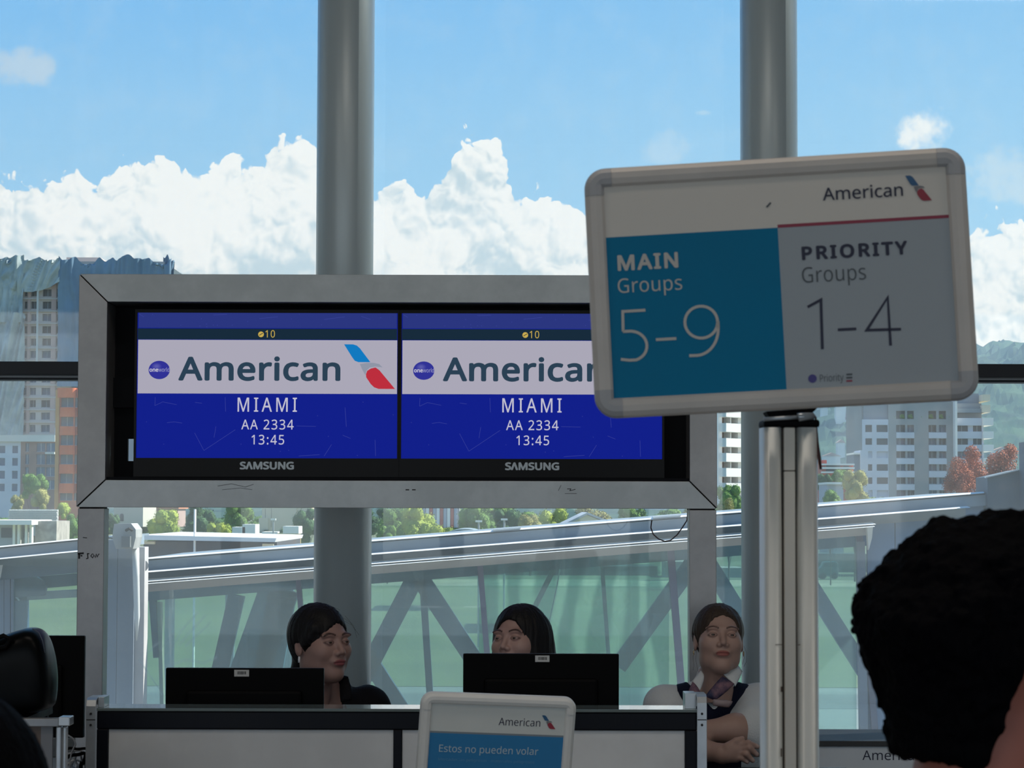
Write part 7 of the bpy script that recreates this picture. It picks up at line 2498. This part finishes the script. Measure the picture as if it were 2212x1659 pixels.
b2 = thing('bridge_tunnel_section', 'nearer bridge section with slatted beam seen behind the rounded bag', 'boarding bridge', (P(80, 1300, YH).x, YH + 1, GZ))


def B2(px, dn, yy=YH):
    return P(px, 1181.5 - px * .098 + dn, yy)


def rail2(nm, m, px0, px1, d0, d1, y0, y1, ch=0.0, slope=None):
    a, b_, c, d_ = B2(px0, d0), B2(px1, d0), B2(px1, d1), B2(px0, d1)
    mb_ = MB().add([(a.x, y0 + ch, a.z), (b_.x, y0 + ch, b_.z), (c.x, y0, c.z), (d_.x, y0, d_.z), (a.x, y1, a.z), (b_.x, y1, b_.z), (c.x, y1, c.z), (d_.x, y1, d_.z)],
                   [(3, 2, 1, 0), (0, 1, 5, 4), (4, 5, 6, 7), (7, 6, 2, 3), (0, 4, 7, 3), (1, 2, 6, 5)])
    o_ = mb_.build(nm, m, b2)
    recalc(o_)
    return o_


rail2('roof', BG, -200, 224, -1, 4, YH, YH + 2.4)
rail2('roof_edge', BWHITE, -200, 224, -2, .8, YH - .05, YH + .02, .05)
rail2('roof_fascia', BG, -200, 224, 1, 24, YH, YH + .06)
rail2('beam_edge', BWHITE, -200, 224, 23, 26.5, YH - .2, YH, .16)
rail2('side_wall', mat('bridge_side', (.15, .215, .26), .6, nz=.2, nsc=1.5), -200, 224, 26, 72, YH + .01, YH + .08)
rail2('pane', BGL, 24, 224, 70, 640, YH + .04, YH + .045)
rail2('end_panel', BPALE, -200, 8, 72, 640, YH + .0, YH + .08)
rail2('stile', BPALE, 9, 22, 72, 640, YH + .0, YH + .09)
rail2('stile', BPALE, 24, 28, 72, 640, YH - .01, YH + .07)
rail2('bottom_beam', BBEAM, -200, 224, 640, 680, YH, YH + .1)
rail2('floor', BG, -200, 224, 645, 675, YH, YH + 2.4)


def far2(pxa, pya, pxb, pyb, wd, nm, m):
    return MB().bar(P(pxa, pya, YH + 2.2), P(pxb, pyb, YH + 2.2), wd * (YH + 2.2) / FPX, .1).build(nm, m, b2)


far2(30, 1263, 230, 1246, 26, 'far_band', mat('bridge_truss_mauve', (.10, .11, .17), .6))
far2(34, 1289, 230, 1278, 17, 'far_beam', mat('bridge_far_beam', (.46, .43, .44), .6))
far2(44, 1250, 46, 1500, 32, 'far_post', BTRUSS)
MB().tube([P(x_, y_, YH + 2.1) for x_, y_ in [(28, 1288), (36, 1290), (42, 1297)]], .01, 6).build('cable_loop', BWHITE, b2)
wp = [(34, 1290), (33, 1272), (40, 1254), (58, 1247), (82, 1246), (96, 1254), (102, 1270), (98, 1286)]
MB().prism([(P(x_, y_, YH + 2.1).x, P(x_, y_, YH + 2.1).z) for x_, y_ in wp], YH + 2.05, YH + 2.12).build('far_window', mat('far_window_mauve', (.085, .085, .125), .3), b2)
o = MB().prism([(P(x_, y_, YH).x, P(x_, y_, YH).z) for x_, y_ in [(-20, 1221), (9, 1220), (5, 1244), (0, 1260), (-20, 1262)]], YH - .2, YH - .05).build('end_trim', BWHITE, b2)
for xx in (-140, 180):
    x_ = P(xx, 1700, YH).x
    MB().box(x_ - .25, x_ + .25, YH + .5, YH + 1.9, GZ, B2(xx, 650).z).build('support_leg', BG, b2)

# ---- flat canopy of the next stand
YK = 62
ck = thing('stand_canopy', 'flat white-edged canopy of the next stand above the bridge roof', 'canopy', (P(450, 1200, YK).x, YK + 4, GZ))
p0, p1 = P(300, 1155.5, YK), P(597, 1162.5, YK)
MB().prism([(p0.x, p0.z), (p1.x, p1.z), (P(594, 1171, YK).x, P(594, 1171, YK).z), (P(300, 1166, YK).x, P(300, 1166, YK).z)], YK, YK + 8).build('roof_edge', BWHITE, ck)
MB().box(P(304, 1167, YK).x, P(594, 1167, YK).x, YK + .5, YK + 7.5, P(500, 1212, YK).z, P(500, 1171, YK).z).build('wall', mat('canopy_shade', (.035, .045, .06), .8, nz=.4, nsc=.6, col2=(.07, .05, .045)), ck)  # dark box for the shade under the canopy, put into its colour
for a, b_, c_, d_ in ((564, 1175, 588, 1181), (300, 1170, 330, 1176)):
    MB().box(P(a, b_, YK).x, P(c_, b_, YK).x, YK + .3, YK + .5, P(a, d_, YK).z, P(a, b_, YK).z).build('light_strip', bmat('strip_cream', (.75, .66, .46)), ck)
for xx in (312, 450, 586):
    MB().box(P(xx, 1160, YK).x, P(xx, 1160, YK).x + .25, YK + 3.8, YK + 4.05, GZ, P(xx, 1212, YK).z).build('support_leg', BG, ck)
for xx in (417,):
    MB().box(P(xx, 1160, YK).x, P(xx + 3, 1160, YK).x, YK + .1, YK + .3, GZ, P(xx, 1100, YK).z).build('pole', bmat('bright_white', (.88, .86, .82)), ck)

# apron lamp posts and camera masts beyond the tunnel roof
for i, (xx, yt, yy, lb) in enumerate(((1034, 1128, 110, 'thin mast beyond the domed shed roof'), (1089, 1124, 110, 'white-headed camera mast above the tunnel roof'), (590, 1124, 150, 'dark mast before the cream building'))):
    mt = thing('mast', lb, 'mast', (P(xx, 1200, yy).x, yy, GZ))
    MB().tube([(mt.location.x, yy, GZ), (mt.location.x, yy, P(xx, yt, yy).z)], .05, 8).build('pole', bmat('mast_grey', (.4, .42, .44)), mt)
    MB().box(mt.location.x - .16, mt.location.x + .16, yy - .12, yy + .12, P(xx, yt, yy).z, P(xx, yt - 4, yy).z).build('head', bmat('bright_white', (.88, .86, .82)), mt)

# hillside houses
rh = random.Random(4)
for k in range(26):
    px_ = rh.uniform(1765, 1868) if k < 16 else rh.uniform(1880, 2200)
    py_ = rh.uniform(880, 985) if k < 16 else rh.uniform(905, 990)
    yy = 1190 + (k * 34 if k < 16 else (k - 16) * 44) + rh.uniform(-8, 8)
    c = P(px_, py_, yy)
    gz_ = ground_at(c.x, yy)
    t = thing('hillside_house', 'tiny pale house half hidden on the wooded hillside', 'house', (c.x, yy, gz_ + 6), group='houses on the wooded hillside')
    wd = rh.uniform(4, 11)
    MB().box(-wd / 2, wd / 2, 0, 8, -14, 5.5).build('wall', bmat('hill_house', (.70, .68, .64)), t, local=True)
    MB().prism([(-wd / 2 - .5, 5.5), (0, 7.6), (wd / 2 + .5, 5.5)], -.5, 8.5).build('roof', bmat('hill_roof', (.5, .3, .22)) if k % 3 else bmat('bright_white', (.88, .86, .82)), t, local=True)

# ---- the air between town and hills
hz = MB().box(-2400, 3200, 640, 2600, GZ - 30, 330).build('haze', None)
hz['kind'] = 'structure'
hm = bpy.data.materials.new('haze')
hm.use_nodes = True
T = NT(hm.node_tree)
T.n.clear()
vs_ = T.node('ShaderNodeVolumeScatter', {'Color': (.42, .72, 1.0, 1), 'Density': .00030, 'Anisotropy': .2})
T.l.new(vs_.outputs[0], T.node('ShaderNodeOutputMaterial').inputs['Volume'])
hz.data.materials.append(hm)
